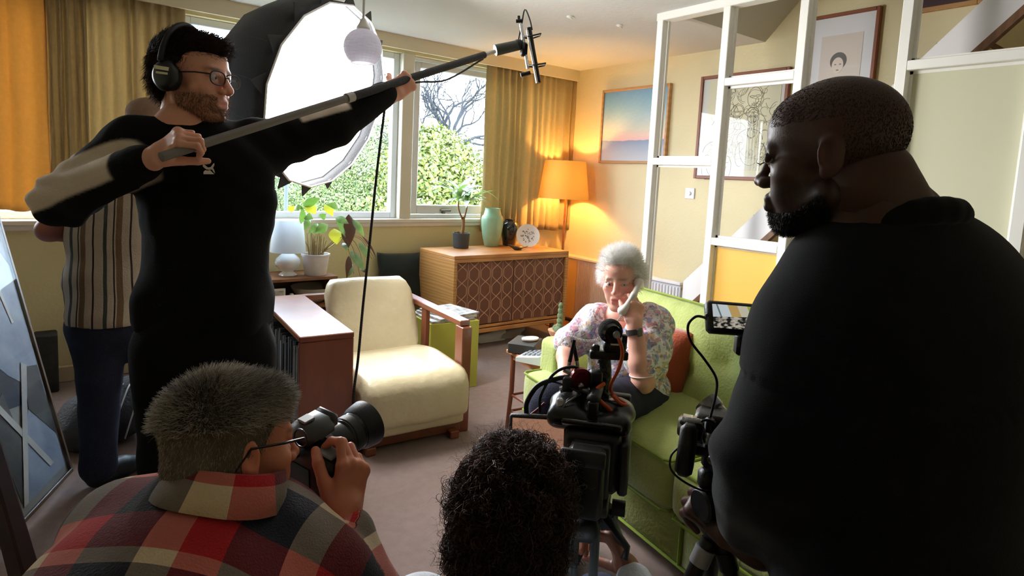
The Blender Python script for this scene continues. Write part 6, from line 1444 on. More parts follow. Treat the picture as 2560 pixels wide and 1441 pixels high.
# handset, watch, bracelet, cord
ha, hb = P(1560, 776, D3-.145), P(1600, 706, D3-.075); hv = norm(hb-ha); ho_ = norm(CFh-hv*np.dot(CFh, hv))
hsT = thing('telephone_handset', 'pale telephone handset held to the seated woman\'s ear', 'telephone handset', tuple((ha+hb)/2))
s = Solid(.014); s.cap(ha, ha+(hb-ha)*.5-ho_*.012, .013, .011).cap(ha+(hb-ha)*.5-ho_*.012, hb, .011, .013).ell(ha+ho_*.014, (.020, .020, .016), frame(ho_)).ell(hb+ho_*.012, (.020, .020, .016), frame(ho_))
V, Q = s.surf(.004); mesh_vq('handset_body', [(V, Q, 0)], M('cream_phone_plastic', (232, 226, 220), rough=0.35), hsT)
wv = norm(wL-eL); wc = eL+(wL-eL)*.93
Rw = frame(wv, CRh); mb = MB(); mb.lathe([(.0310, -.011), (.0330, -.011), (.0338, 0), (.0330, .011), (.0310, .011)], wc, 28, Rw, close=True); wt = mb.build('wrist_watch', M('watch_strap', (70, 66, 72), rough=0.5), smooth=True); tag(wt, 'dark square wrist watch on the woman\'s raised arm', 'watch')
fdir = norm(-CFh-wv*np.dot(-CFh, wv)+CRh*.5); MB().box(wc+fdir*.034, (.024, .030, .008), frame(fdir, np.cross(wv, fdir)), .003).build('watch_case', M('watch_case', (96, 94, 100), rough=0.25, metal=0.8), wt)
bc_ = eL+(wL-eL)*.13; th = np.linspace(0, 2*math.pi, 25); Fb = frame(wv); o = MB().tube([bc_+Fb@np.array([.047*math.cos(a), .047*math.sin(a), .006*math.sin(a)]) for a in th], .0028, 8).build('bracelet', M('pale_bracelet', (222, 212, 206), rough=0.4), smooth='all'); tag(o, 'thin pale bracelet round the woman\'s forearm', 'bracelet')
# coiled cord from the phone up to the handset
cpts = bezier([F(-0.05, 0.05, 0.05), P(1400, 858, D3+.0), P(1425, 842, D3-.0), P(1450, 850, D3-.02), P(1490, 850, D3-.06), P(1535, 815, D3-.15), ha-UP*.012], 420); tt = np.linspace(0, 1, len(cpts)); tg = np.gradient(cpts, axis=0); tg /= np.linalg.norm(tg, axis=1)[:, None]
n1 = np.cross(tg, UP); n1 /= np.linalg.norm(n1, axis=1)[:, None]; n2 = np.cross(tg, n1); ang = tt*2*math.pi*62
o = MB().tube(cpts+n1*(.0048*np.cos(ang))[:, None]+n2*(.0048*np.sin(ang))[:, None], .0012, 5).build('telephone_wire', M('grey_coil', (196, 190, 184), rough=0.5), smooth='all'); tag(o, 'pale coiled telephone cord stretched from the phone to the handset', 'cord')

# ------------------------------------------------------------------ the crouching photographer in the plaid shirt
D4 = 1.0
skinP = (206, 134, 108)
pT = head_T(P(586, 1120, D4), CFh*.74+CRh*.66-UP*.10, UP-CRh*.12+CFh*.10, .93)
nb = P(560, 1280, .975); sL, sR = P(318, 1352, .99), P(752, 1425, 1.0); mid = P(430, 1500, .84); low = P(300, 1860, .74); pel = np.array([low[0]-.05, low[1]-.12, low[2]-.25])
eR, wR = P(940, 1560, 1.05), P(866, 1335, 1.09); eL = sL-UP*.24+CFh*.05; wL = P(760, 1330, 1.16)
across = norm(sR-sL); spine = norm(nb-low); spine = norm(spine-across*np.dot(spine, across)); outn = norm(np.cross(spine, across))
if outn[2] < 0: outn = -outn
hd = head_solid(full=1.05)
camc = P(782, 1158, 1.17)      # camera body
lens_d = norm(CFh*.84+CRh*.50+UP*.14); cam_u = norm(UP-lens_d*np.dot(UP, lens_d)+np.cross(lens_d, UP)*.10); cam_r = np.cross(lens_d, cam_u)
def K(x, y, z): return camc+cam_r*x+lens_d*y+cam_u*z
hb_ = K(.060, -.004, -.10)
hR2 = hand_solid(P(858, 1296, 1.10), norm(P(884, 1160, 1.13)-P(858, 1296, 1.10)), norm(CRh*.80-CFh*.60), -1, [(.35, 1.25, .7), (.75, 1.35, .7), (.8, 1.35, .7), (.85, 1.3, .7)], 1.0, thumb=(.42, .28, .35), forearm=wR+(eR-wR)*.35)
hL2 = hand_solid(K(-.06, -.03, -.20), norm(cam_u*.9+lens_d*.4), norm(-cam_u*.2-lens_d*.6-cam_r*.5), 1, [(.5, .6, .3)]*4, 1.0, thumb=(.7, .3, .3), forearm=K(-.10, -.10, -.34))
bb = Solid(.04); bb.chain([tp(pT, (0, -.04, -.10)), nb, mid, low, pel], [.05, .06, .05, .06, .07]); bb.chain([nb, sL, eL, wL], [.06, .05, .04, .03]); bb.chain([nb, sR, eR, wR], [.06, .05, .04, .03])
knA = np.array([pel[0]+.25, pel[1]+.38, .40]); knB = np.array([pel[0]-.12, pel[1]+.42, .38]); ftA, ftB = np.array([knA[0]-.02, knA[1]-.06, .06]), np.array([knB[0], knB[1]-.10, .06]); pel = np.array([pel[0], pel[1], max(.34, pel[2])])
bb.chain([pel, knA, ftA], [.10, .06, .04]); bb.chain([pel, knB, ftB], [.10, .06, .04])
ph_ = person('person', 'grey haired photographer in a red plaid shirt seen from behind, crouching', [head_part(pT, hd, skinP, fl=.5), skin_part(hR2, .0026, skinP, seed=3), skin_part(hL2, .004, skinP, seed=4), skin_part(bb, .014, skinP)], (pel[0], pel[1], 0))
sh = Solid(.06); Rb = np.array([across, spine, outn]).T
sh.ell((nb+mid)/2-outn*.06, (.165, .16, .10), Rb); sh.ell(mid-outn*.04-across*.02, (.185, .17, .11), Rb); sh.ell((mid+low)/2-outn*.03-across*.03, (.19, .17, .12), Rb); sh.ell(low, (.20, .17, .12), Rb)
sh.chain([nb-outn*.025, sL, eL], [.080, .082, .070], k=.05); sh.chain([nb-outn*.025, sR, eR], [.080, .088, .070], k=.05); sh.chain([eR, wR+(eR-wR)*.10], [.066, .046], k=.02); sh.cap(wR+(eR-wR)*.14, wR+(eR-wR)*.03, .046, .048, k=.008)
def plaid(V, kind='body'):
    al = np.clip(((V-sR)@norm(eR-sR))/np.linalg.norm(eR-sR), 0, 3); d = V-nb; u = d@across; v = -(d@spine)
    fv = norm(wR-eR); fo = V-eR; inf = (fo@fv > .02) & (np.linalg.norm(fo-np.outer(fo@fv, fv), axis=1) < .075) & (d@across > .20)
    u = np.where(inf, fo@norm(np.cross(fv, CFh))+.03, u); v = np.where(inf, fo@fv, v)
    u = u+.006*np.sin(v*22)+.004*vnoise(V, 12, 2); v = v+.006*np.sin(u*18+1)
    return np.stack([u+.040, v+.118], 1)
NV, RD, LT = (26, 28, 44), (184, 26, 36), (222, 200, 168)
PLAID = woven('plaid_flannel', [(0, LT), (.26, RD), (.58, NV)], [(0, RD), (.34, LT), (.47, NV)], .176, .176, rough=0.9, bump=(320, 0.35), sheen=0.2)
def pf(V): return .8*np.sin(V@(across*55+spine*20))*np.exp(-((np.linalg.norm(V-sR, axis=1)/.2)**2))+.35*np.sin(V@(across*24-spine*16)+1)
garment('plaid_shirt', sh, .0055, PLAID, ph_, amp=.007, scale=9, seed=21, fold=pf, weave=plaid, smooth=3)
# collar: a folded band round the back of the neck
na = norm(UP*.92+CFh*.30+CRh*.12); Fn = frame(na, across); cb = P(574, 1186, .975); mb = MB(); rows = []
for a in np.linspace(-math.pi*1.36, math.pi*.36, 36):
    e = Fn[:, 0]*math.cos(a)+Fn[:, 1]*math.sin(a); rows.append([cb+e*.066-na*.02, cb+e*.074+na*.014, cb+e*.081+na*.014, cb+e*.090-na*.012, cb+e*(.104+.004*math.sin(a*5))-na*.040])
mb.grid(np.array(rows)); co = mb.build('collar', PLAID, ph_, smooth='all'); v = np.array([q.co for q in co.data.vertices])
set_weave(co, np.stack([(np.arange(len(v))//5)*.011, .03+.012*(np.arange(len(v)) % 5)], 1)); co.modifiers.new('thickness', 'SOLIDIFY').thickness = .003
jn = Solid(.04); jn.ell(pel, (.19, .17, .16)); jn.chain([low+(pel-low)*.5, pel], [.16, .17]); jn.chain([pel, knA, ftA], [.11, .085, .07]); jn.chain([pel, knB, ftB], [.11, .085, .07]); garment('jeans', jn, .014, DENIM, ph_, amp=.006)
for a in (ftA, ftB): shoe(a, CFh, ph_)
# cropped grey hair
h = Solid(.02); h.ell((0, -.020, .048), (.082, .102, .085)); h.ell((0, .038, .086), (.064, .052, .036)); h.ell((0, -.062, -.025), (.070, .054, .085)); h.ell((0, -.052, -.085), (.062, .042, .05)); h.ell((.055, -.04, -.02), (.028, .048, .06)); h.ell((-.055, -.04, -.02), (.028, .048, .06))
V, Q, ho = hair_shell(h, pT, .005, ph_, (96, 88, 78), amp=.003, scale=60)
for nn_, (cnt, msk, lo, hi, gr) in enumerate(((11000, lambda c: (c[:, 2] > .045).astype(float), .014, .026, .15), (12000, lambda c: ((c[:, 2] <= .055) & ~((c[:, 1] > .05) & (c[:, 2] < .03))).astype(float), .004, .009, .5))):
    p, nn = scatter(V, Q, cnt, 31+nn_, msk); R_, c_, s_ = pT; pw = (p*s_)@R_.T+c_; r = np.random.default_rng(44+nn_)
    dl = nn*.32+(np.stack([p[:, 0]*5, np.full(len(p), .55)-8*np.clip(.0-p[:, 1], 0, .1), np.full(len(p), .05)], 1) if nn_ == 0 else np.array([0, -.1, -.75])); dw = dl@R_.T
    t_ = r.random((len(pw), 1)); base = np.array(lin((96, 88, 78))[:3])*(1-t_)+np.array(lin((240, 232, 220) if nn_ == 0 else (190, 168, 140))[:3])*t_
    base *= np.clip(.55+.45*np.abs(np.sin(p[:, 2:3]*30+vnoise(p, 30, 5)[:, None])), .3, 1) if nn_ == 0 else 1
    strands('hair_top' if nn_ == 0 else 'hair_sides', pw-dw*.003, dw, r.uniform(lo, hi, len(pw)), .00062, base, HAIR, ph_, grav=gr, seed=3+nn_, seg=3, wob=.30)['kind'] = 'stuff'
g2 = thing('glasses', 'thin black glasses arm on the grey haired photographer', 'glasses', tuple(tp(pT, (.082, 0, 0))))
for q in (1, -1): MB().tube([tp(pT, (q*.080, -.035, -.018)), tp(pT, (q*.0835, -.01, .014)), tp(pT, (q*.082, .05, .012)), tp(pT, (q*.062, .098, .008))], .0022, 8).build('temple', GF, g2)
for q in (-1, 1):
    th = np.linspace(0, 2*math.pi, 21); rim = [tp(pT, (q*.033+.023*math.cos(a), .108, .002+.016*math.sin(a))) for a in th]; MB().tube(rim, .0016, 6).build('rim', GF, g2)

# ------------------------------------------------------------------ his camera
CB_ = M('camera_black', (22, 22, 24), rough=0.42, bump=(500, 0.15)); CG_ = M('camera_grey_top', (62, 64, 66), rough=0.4); LB = M('lens_black', (26, 27, 29), rough=0.3, coat=0.3); RUB = M('ribbed_rubber', (34, 35, 37), rough=0.55, wave=(90, 0, 'X', 0.8))
Rk = np.array([cam_r, lens_d, cam_u]).T
dc = thing('stills_camera', 'black stills camera with long hooded lens held by the photographer', 'camera', tuple(camc))
MB().box(K(0, 0, -.005), (.145, .060, .098), Rk, .014).box(K(0, -.006, -.080), (.140, .056, .055), Rk, .012).build('camera_body', CB_, dc, smooth=45)
MB().box(K(.062, .020, -.030), (.030, .060, .130), Rk, .012).build('hand_grip', M('grip_rubber', (18, 18, 20), rough=0.75, bump=(300, 0.5)), dc, smooth=45)
MB().box(K(-.014, .012, .064), (.070, .085, .044), Rk, .018).box(K(-.014, .05, .070), (.055, .02, .03), Rk, .008).build('prism_hump', CG_, dc, smooth=45)
MB().box(K(-.014, .0, .090), (.022, .024, .006), Rk, .001).build('hot_shoe', M('shoe_metal', (170, 172, 176), rough=0.3, metal=0.9), dc)
MB().box(K(-.014, -.040, .050), (.044, .018, .034), Rk, .006).build('eyecup', CB_, dc, smooth=45)
MB().box(K(.050, -.004, .0465), (.042, .030, .006), Rk, .002).build('top_display', M('top_display_glass', (120, 128, 130), rough=0.12), dc)
for i, (x, y) in enumerate(((.040, .024), (.052, .025), (.064, .022), (.034, -.024))): MB().cyl(K(x, y, .045), K(x, y, .052), .0055, n=12).build('button', CG_, dc)
MB().box(K(-.012, -.031, -.012), (.078, .004, .052), Rk, .001).build('rear_screen', M('rear_screen_glass', (12, 13, 15), rough=0.08), dc)
prof = [(.031, .025), (.033, .032), (.033, .055), (.035, .060), (.035, .088), (.038, .093), (.038, .118), (.040, .123), (.040, .132)]
L0 = K(-.014, 0, .0); Fl = frame(lens_d, cam_r)
MB().lathe(prof, L0, 40, Fl).build('lens_barrel', LB, dc, smooth=30)
for a, b, rr_ in ((.036, .053, .0337), (.095, .116, .0387)): MB().lathe([(rr_, a), (rr_+.0012, a+.002), (rr_+.0012, b-.002), (rr_, b)], L0, 60, Fl).build('lens_ring', RUB, dc, smooth=30)
MB().lathe([(.041, .124), (.047, .136), (.050, .160), (.048, .160), (.045, .138), (.040, .128)], L0, 44, Fl, close=True).build('lens_hood', CB_, dc, smooth=30)
MB().lathe([(.0, .128), (.038, .130)], L0, 32, Fl, close=True).build('front_glass', M('front_glass', (18, 16, 30), rough=0.05, coat=0.5), dc, smooth=True)
st_ = bezier([K(.074, .0, .03), K(.088, -.03, -.01), K(.080, -.05, -.09), K(.070, -.06, -.17), K(.03, -.08, -.25)], 20); MB().tube(st_, .0075, 6, flat=.25).build('neck_strap', M('strap_black', (24, 20, 24), rough=0.8), dc, smooth='all')
MB().tube(bezier([K(.078, .0, .0), K(.092, .0, -.05), K(.080, .005, -.075), K(.064, .0, -.07)], 14), .005, 6).build('strap_loop', M('maroon_strap', (86, 40, 44), rough=0.7), dc, smooth='all')
# ------------------------------------------------------------------ the curly haired camera operator, from behind
D5 = 1.22
cT5 = head_T(P(1290, 1258, D5), CFh*.93+CRh*.30-UP*.08, UP, .92)
nb = tp(cT5, (0, -.06, -.24)); f5 = norm(CFh*.93+CRh*.3); r5 = np.cross(f5, UP)
wa = nb-UP*.30-f5*.03; pel = nb-UP*.46; pel[2] = max(.16, pel[2]); sR, sL = nb+r5*.17-UP*.04, nb-r5*.17-UP*.04
eR, wR = P(1615, 1530, 1.30), P(1578, 1436, 1.40); eL, wL = sL-UP*.22+f5*.1, P(1330, 1500, 1.45)
skinD = (150, 100, 78)
hR = hand_solid(wR, norm(P(1548, 1385, 1.43)-wR), norm(CRh-CFh*.3), 1, [(.9, 1.0, .5)]*4, 1.0, thumb=(.6, .6, .3)); hR.chain([eR, wR], [.045, .028])
b5 = Solid(.03); b5.chain([tp(cT5, (0, -.04, -.1)), nb, wa, pel], [.05, .06, .11, .12]); b5.chain([nb, sR, eR], [.06, .05, .04]); b5.chain([nb, sL, eL, wL], [.06, .05, .04, .03])
k5 = [pel+f5*.38+r5*.14, pel+f5*.38-r5*.14]; 
for q in k5: q[2] = .30
a5 = [k5[0]-f5*.02, k5[1]-f5*.02]
a5 = [np.array([q[0], q[1], .07]) for q in a5]
for q, a in zip(k5, a5): b5.chain([pel, q, a], [.1, .06, .04])
po = person('person', 'curly dark haired camera operator seen from behind in a pale grey shirt', [head_part(cT5, head_solid(), skinD, h=.005), skin_part(hR, .0032, skinD), skin_part(b5, .014, skinD)], (pel[0], pel[1], 0))
s = Solid(.05); Rb = np.array([r5, f5, UP]).T; s.ell(nb-UP*.16, (.19, .12, .16), Rb); s.ell(wa, (.18, .125, .2), Rb); s.chain([nb-UP*.04, sR, sR+(eR-sR)*.95], [.08, .085, .06], k=.03); s.chain([nb-UP*.04, sL, eL], [.08, .085, .06], k=.03); s.chain([eR, wR+(eR-wR)*.25], [.058, .045], k=.02)
garment('shirt', s, .008, M('pale_grey_cotton', (206, 210, 216), rough=0.85, bump=(200, 0.3)), po, amp=.006, scale=10)
j = Solid(.04); j.ell(pel, (.18, .15, .15)); [j.chain([pel, q, a], [.11, .08, .065]) for q, a in zip(k5, a5)]; garment('jeans', j, .014, DENIM, po, amp=.005)
for a in a5: shoe(a, f5, po)
h = Solid(.03); h.ell((0, -.03, .030), (.108, .112, .108)); h.ell((0, -.045, -.075), (.112, .090, .10)); h.ell((0, -.06, -.14), (.092, .07, .07)); h.ell((0, .03, .085), (.08, .07, .045))
V, Q, ho = hair_shell(h, cT5, .006, po, (20, 15, 14), amp=.010, scale=42)
p, nn = scatter(V, Q, 7600, 50, lambda c: (c[:, 1] < .06).astype(float)); R_, c_, s_ = cT5; pw = (p*s_)@R_.T+c_; r = np.random.default_rng(51)
# curls: neighbouring hairs share a lock, so wind them together
cell = np.floor(p/.016+.5); hsh = np.abs(np.sin(cell@np.array([12.9898, 78.233, 37.719]))*43758.5453) % 1.0
def curls_mesh():
    n = len(pw); seg = 12; Nw = nn@R_.T; e1 = np.cross(Nw, UP); e1 /= np.maximum(np.linalg.norm(e1, axis=1), 1e-6)[:, None]; e2 = np.cross(Nw, e1)
    L = np.where(r.random(n) < .12, r.uniform(.05, .085, n), r.uniform(.025, .05, n)); ph = hsh*6.283; hand = np.where(hsh*97 % 1 > .5, 1., -1.); rad = r.uniform(.005, .011, n)*(.7+.6*hsh)
    tang = e1*np.cos(ph)[:, None]+e2*np.sin(ph)[:, None]-UP*.7; tang /= np.linalg.norm(tang, axis=1)[:, None]
    pts = []
    for k in range(seg+1):
        t = k/seg; a = ph+hand*t*2*math.pi*1.5; c = pw-Nw*.006+Nw*(.010+.010*math.sin(t*math.pi)+t*.006)+tang*(L*t)[:, None]-UP*(.012*t*t)
        pts.append(c+Nw*(rad*np.cos(a)*min(1, t*4))[:, None]+np.cross(tang, Nw)*(rad*np.sin(a)*min(1, t*4))[:, None])
    pts = np.stack(pts, 1); r0 = .00095; off = np.stack([Nw*math.cos(q)+np.cross(tang, Nw)*math.sin(q) for q in (0, 2.09, 4.19)], 1)
    Vv = (pts[:, :, None]+off[:, None]*(r0*np.linspace(1, .35, seg+1))[None, :, None, None]).reshape(-1, 3); base = np.arange(n)[:, None]*((seg+1)*3); F = []
    for k in range(seg):
        for q in range(3): F.append(np.concatenate([base+k*3+q, base+k*3+(q+1) % 3, base+(k+1)*3+(q+1) % 3, base+(k+1)*3+q], 1))
    F = np.vstack(F); me = bpy.data.meshes.new('curls'); me.vertices.add(len(Vv)); me.vertices.foreach_set('co', Vv.astype(np.float32).ravel()); me.loops.add(F.size); me.loops.foreach_set('vertex_index', F.astype(np.int32).ravel()); me.polygons.add(len(F)); me.polygons.foreach_set('loop_start', np.arange(0, F.size, 4, dtype=np.int32)); me.polygons.foreach_set('loop_total', np.full(len(F), 4, np.int32)); me.update(calc_edges=True); me.materials.append(HAIR)
    o = link('curls', me, po, 'all'); col = np.array(lin((48, 32, 28))[:3])*r.uniform(.4, 2.0, (n, 1)); hi = r.random(n) < .14; col[hi] = np.array(lin((120, 88, 74))[:3])*r.uniform(.6, 1.1, (hi.sum(), 1)); set_tint(o, np.repeat(col, (seg+1)*3, 0)); o['kind'] = 'stuff'
curls_mesh()
p, nn = scatter(V, Q, 1500, 77, lambda c: (c[:, 1] < .05).astype(float)); pf_ = (p*s_)@R_.T+c_; df = nn@R_.T+r.normal(size=p.shape)*.5
strands('frizz', pf_, df, r.uniform(.03, .065, len(p)), .00055, np.array(lin((104, 76, 64))[:3])*r.uniform(.5, 1.3, (len(p), 1)), HAIR, po, curl=.006, seg=7, seed=12, wob=.5, grav=.5)['kind'] = 'stuff'

# ------------------------------------------------------------------ the tall man at the right, back to us, looking left
D6 = .88
skinM = (72, 46, 38)
mT = head_T(P(2078, 388, D6), -CRh*.80+CFh*.60-UP*.14, UP-CRh*.08, .905)
nb = P(2205, 585, D6+.02); f6 = norm(CFh*.93-CRh*.36); r6 = np.cross(f6, UP)
sL, sR = P(2042, 838, .88), P(2500, 905, .97); ch = P(2255, 850, .90); wa = P(2260, 1250, .88); pel = P(2270, 1560, .88)
eL, wL = P(1915, 1150, .84), P(1862, 1345, .98); eR = sR-UP*.30+r6*.06; wR = eR-UP*.16+f6*.2
hd = head_solid(jaw=1.05, full=1.06, nose=.66); hd.cap((-.022, .0925, -.0605), (.022, .0925, -.0605), .0085, k=.005).cap((-.019, .094, -.0745), (.019, .094, -.0745), .0095, k=.005); hd.ell((.013, .098, -.034), (.010, .011, .009), k=.006).ell((-.013, .098, -.034), (.010, .011, .009), k=.006)
nk = Solid(.03); nk.cap(tp(mT, (0, -.035, -.05)), nb-UP*.01, .060, .070).cap(tp(mT, (0, -.062, -.04)), nb-f6*.03, .044, .058)
gq = P(1800, 1290, 1.02)
hL6 = hand_solid(wL, norm(gq-wL), norm(UP*.7-CRh*.2-CFh*.6), 1, [(.9, 1.1, .6)]*4, 1.05, thumb=(.6, .8, .4), forearm=wL+(eL-wL)*.3)
b6 = Solid(.04); b6.chain([tp(mT, (0, -.05, -.08)), nb, ch, wa, pel], [.055, .07, .13, .13, .13]); b6.chain([nb, sL, eL, wL], [.07, .06, .045, .035]); b6.chain([nb, sR, eR, wR], [.07, .06, .045, .035])
hq = [pel+r6*.1, pel-r6*.1]; kq = [np.array([q[0], q[1], .46]) for q in hq]; aq = [np.array([q[0], q[1], .08]) for q in hq]
for a, b, c in zip(hq, kq, aq): b6.chain([pel, a, b, c], [.12, .1, .06, .045])
pm = person('person', 'tall bald man in a dark navy sweater, back turned, looking to the left', [head_part(mT, hd, skinM, lips=(96, 58, 52), flush=(92, 60, 48), fl=.3, beard=(36, 24, 20), brow=(18, 13, 12)), skin_part(nk, .006, skinM), skin_part(hL6, .0032, skinM), skin_part(b6, .016, skinM)], (pel[0], pel[1], 0))
eyes(mT, pm, look=(0, 1, -.45))
# lowered upper lids and lashes
for q in (-1, 1):
    s = Solid(.003); s.cap((q*.044, .0835, .008), (q*.020, .0895, .007), .0065); s.cap((q*.043, .086, .002), (q*.020, .0915, .001), .0045)
    V, Q = s.surf(.0025); R_, c_, s_ = mT; o = mesh_vq('eyelid', [((V*s_)@R_.T+c_, Q, 0)], SKIN, pm); set_tint(o, np.tile(np.array(lin(skinM)[:3])*.85, (len(V), 1)))
    mb = MB()
    for k in range(9): a = tp(mT, (q*(.043-.0026*k), .0905+.0007*k, -.001)); mb.tube([a, a+mT[0]@np.array([q*.002, .006, -.002]), a+mT[0]@np.array([q*.003, .010, .0005])], [.0007, .0006, .0003], 4)
    mb.build('eyelash', M('lash_black', (8, 7, 7), rough=0.6), pm)
# close cropped hair and beard
R_, c_, s_ = mT; Vh, Qh = hd.surf(.006, smooth=1); r = np.random.default_rng(60)
p, nn = scatter(Vh, Qh, 9000, 61, lambda c: (((c[:, 2] > .055) & (c[:, 1] < .075)) | ((c[:, 1] < -.03) & (c[:, 2] > -.05))).astype(float)*(np.abs(c[:, 0]) < .085)); pw = (p*s_)@R_.T+c_; dw = (nn*.4+np.array([0, .3, -.6]))@R_.T
strands('cropped_hair', pw, dw, r.uniform(.0015, .0028, len(pw)), .0006, np.array(lin((32, 22, 19))[:3])*r.uniform(.6, 1.5, (len(pw), 1)), HAIR, pm, seg=2, seed=5)['kind'] = 'stuff'
p, nn = scatter(Vh, Qh, 5200, 62, lambda c: ((c[:, 2] < -.084+.5*np.clip(.05-c[:, 1], 0, .06)) & (c[:, 2] > -.128) & (c[:, 1] > .0) & ~((np.abs(c[:, 0]) < .024) & (c[:, 2] > -.080) & (c[:, 1] > .08))).astype(float)); pw = (p*s_)@R_.T+c_; dw = (nn*.8+np.array([0, .2, -.5]))@R_.T
strands('beard', pw, dw, r.uniform(.004, .009, len(pw)), .0007, np.array(lin((14, 11, 11))[:3])*r.uniform(.5, 1.6, (len(pw), 1)), HAIR, pm, seg=3, seed=6, curl=.0015)['kind'] = 'stuff'
NAVY = M('navy_black_knit', (14, 14, 20), rough=0.95, spec=0.2, bump=(700, 0.2), sheen=0.12, noise=(8, 0.2))
s = Solid(.07); Rb = np.array([r6, f6, UP]).T; s.ell(ch, (.215, .14, .20), Rb); s.ell((ch+wa)/2, (.225, .15, .22), Rb); s.ell(wa, (.22, .15, .22), Rb); s.ell(pel+UP*.03, (.20, .15, .18), Rb)
s.chain([nb-UP*.02, (nb+sL)/2+UP*.012, sL, eL], [.080, .080, .085, .072], k=.04); s.chain([nb-UP*.02, (nb+sR)/2+UP*.002, sR, eR], [.080, .082, .088, .08], k=.04); s.chain([eL, wL+(eL-wL)*.22], [.080, .052], k=.02); s.chain([eR, wR], [.075, .05], k=.02)
def f6f(V): return .9*np.sin(V@(r6*16+UP*8)+1.5*np.sin(V[:, 2]*9))*(V[:, 2] < sL[2]-.05)+.6*np.sin(V[:, 2]*75+V@(r6*25))*np.exp(-((np.linalg.norm(V-eL, axis=1)/.12)**2))
garment('sweater', s, .0095, NAVY, pm, amp=.008, scale=7, seed=33, fold=f6f, smooth=3)
rc = nb+UP*.010-f6*.01; th = np.linspace(0, 2*math.pi, 21); c6 = Solid(.008); c6.chain([rc+r6*.078*math.cos(a)+f6*(.078*math.sin(a))+UP*(-.030*math.sin(a)) for a in th], [.018]*21); garment('collar', c6, .0055, NAVY, pm, amp=.001)
sm = Solid(.004); a0 = sL+UP*.09; sm.chain([sL+UP*.075+r6*.02-f6*.05, sL+UP*.075-r6*.035, sL+UP*.02-r6*.085+f6*.02], [.005]*3)
tq = Solid(.04); tq.ell(pel-UP*.02, (.19, .145, .16), Rb); [tq.chain([a, b, c], [.115, .095, .085]) for a, b, c in zip(hq, kq, aq)]; garment('trousers', tq, .016, BTROU, pm, amp=.005)
for a in aq: shoe(a, f6, pm)
# ================================================================== the cinema camera on its tripod, in front of the sofa
GB = M('rig_black', (15, 15, 17), rough=0.42, bump=(420, 0.12)); GG = M('rig_dark_grey', (44, 48, 52), rough=0.38); GM = M('rig_metal', (150, 152, 156), rough=0.28, metal=0.9); GLOSS = M('rig_gloss', (14, 14, 16), rough=0.15, coat=0.5)
ORC = M('orange_cable', (206, 88, 30), rough=0.5); BCAB = MATS['black_rubber_cable']; FOAM = M('foam_windshield', (26, 26, 28), rough=0.95, bump=(320, 0.9))
DR = 1.42
rc0 = P(1480, 1130, DR)
ry = norm(np.array([norm(P(1555, 800, 2.52)-rc0)[0], norm(P(1555, 800, 2.52)-rc0)[1], 0])); rx = np.cross(ry, UP); RG = np.array([rx, ry, UP]).T
def G(x, y, z): return rc0+rx*x+ry*y+UP*z
def g(px, py, d=0.0): return P(px, py, DR+d)
cr = thing('cinema_camera', 'black rigged cinema camera with monitor and orange cable, beside the curly haired operator', 'camera', tuple(rc0))
def rb(name, c, size, m, bev=.006, R=None): return MB().box(c, size, RG if R is None else R, bev).build(name, m, cr, smooth=45)
rb('camera_body', G(.005, 0, .01), (.125, .17, .135), GB, .012)
rb('battery_plate', G(.005, -.10, .005), (.085, .03, .12), GG, .006)
rb('battery', G(.0, -.138, -.005), (.078, .05, .15), GB, .010)
rb('battery_cap', G(-.005, -.166, .058), (.094, .012, .036), GG, .004)
rb('base_plate', G(.0, .0, -.075), (.10, .26, .022), GG, .004)
rb('side_module', G(.076, -.02, .005), (.022, .13, .12), GB, .006)
rb('top_cage', G(.0, .0, .092), (.135, .15, .016), GLOSS, .004)
rb('top_handle', G(.0, .02, .145), (.030, .17, .026), GB, .010)
for y in (-.055, .09): rb('handle_post', G(.0, y, .118), (.024, .024, .05), GB, .004)
# wrapped cloth bundle on the shoulder of the body
s = Solid(.03); s.ell(G(-.058, -.0, .105), (.045, .06, .028), RG).ell(G(.052, .02, .10), (.040, .06, .024), RG).cap(G(-.08, -.05, .088), G(.066, -.05, .09), .020).cap(G(-.085, .02, .10), G(-.03, .03, .13), .012).cap(G(.02, .0, .118), G(.075, .0, .105), .010)
V, Q = s.surf(.006); V = V+normals_of(V, Q)*(.003*vnoise(V, 24, 3))[:, None]; mesh_vq('rain_cover', [(V, Q, 0)], M('black_nylon', (10, 10, 11), rough=0.28), cr)
# lens pointing at the woman
Fr = frame(ry, rx); MB().lathe([(.040, .08), (.044, .09), (.044, .16), (.050, .165), (.050, .21), (.056, .215), (.056, .25), (.050, .25), (.0, .235)], rc0, 36, Fr, close=True).build('lens', GB, cr, smooth=30)
rb('matte_box', G(0, .262, .0), (.15, .03, .11), GB, .004)
# side monitor turned towards the operator (mostly behind the curls)
mo_c = g(1345, 1090, -.02); mn = norm(-CFh*.9-CRh*.1+UP*.25); MR = frame(mn, CRh)
mbx = MB().box(mo_c, (.135, .095, .022), MR, .006).build('side_monitor', GB, cr, smooth=45)
scrm = M('monitor_picture', (120, 104, 90), rough=0.2, noise=(34, 1.0), col2=(206, 150, 60), emit=((150, 110, 90), 0.35)); MB().box(mo_c+mn*.0115, (.118, .076, .002), MR).build('side_screen', scrm, cr)
MB().tube([mo_c-mn*.01, G(-.06, .02, .07)], .008, 8).build('monitor_arm', GG, cr)
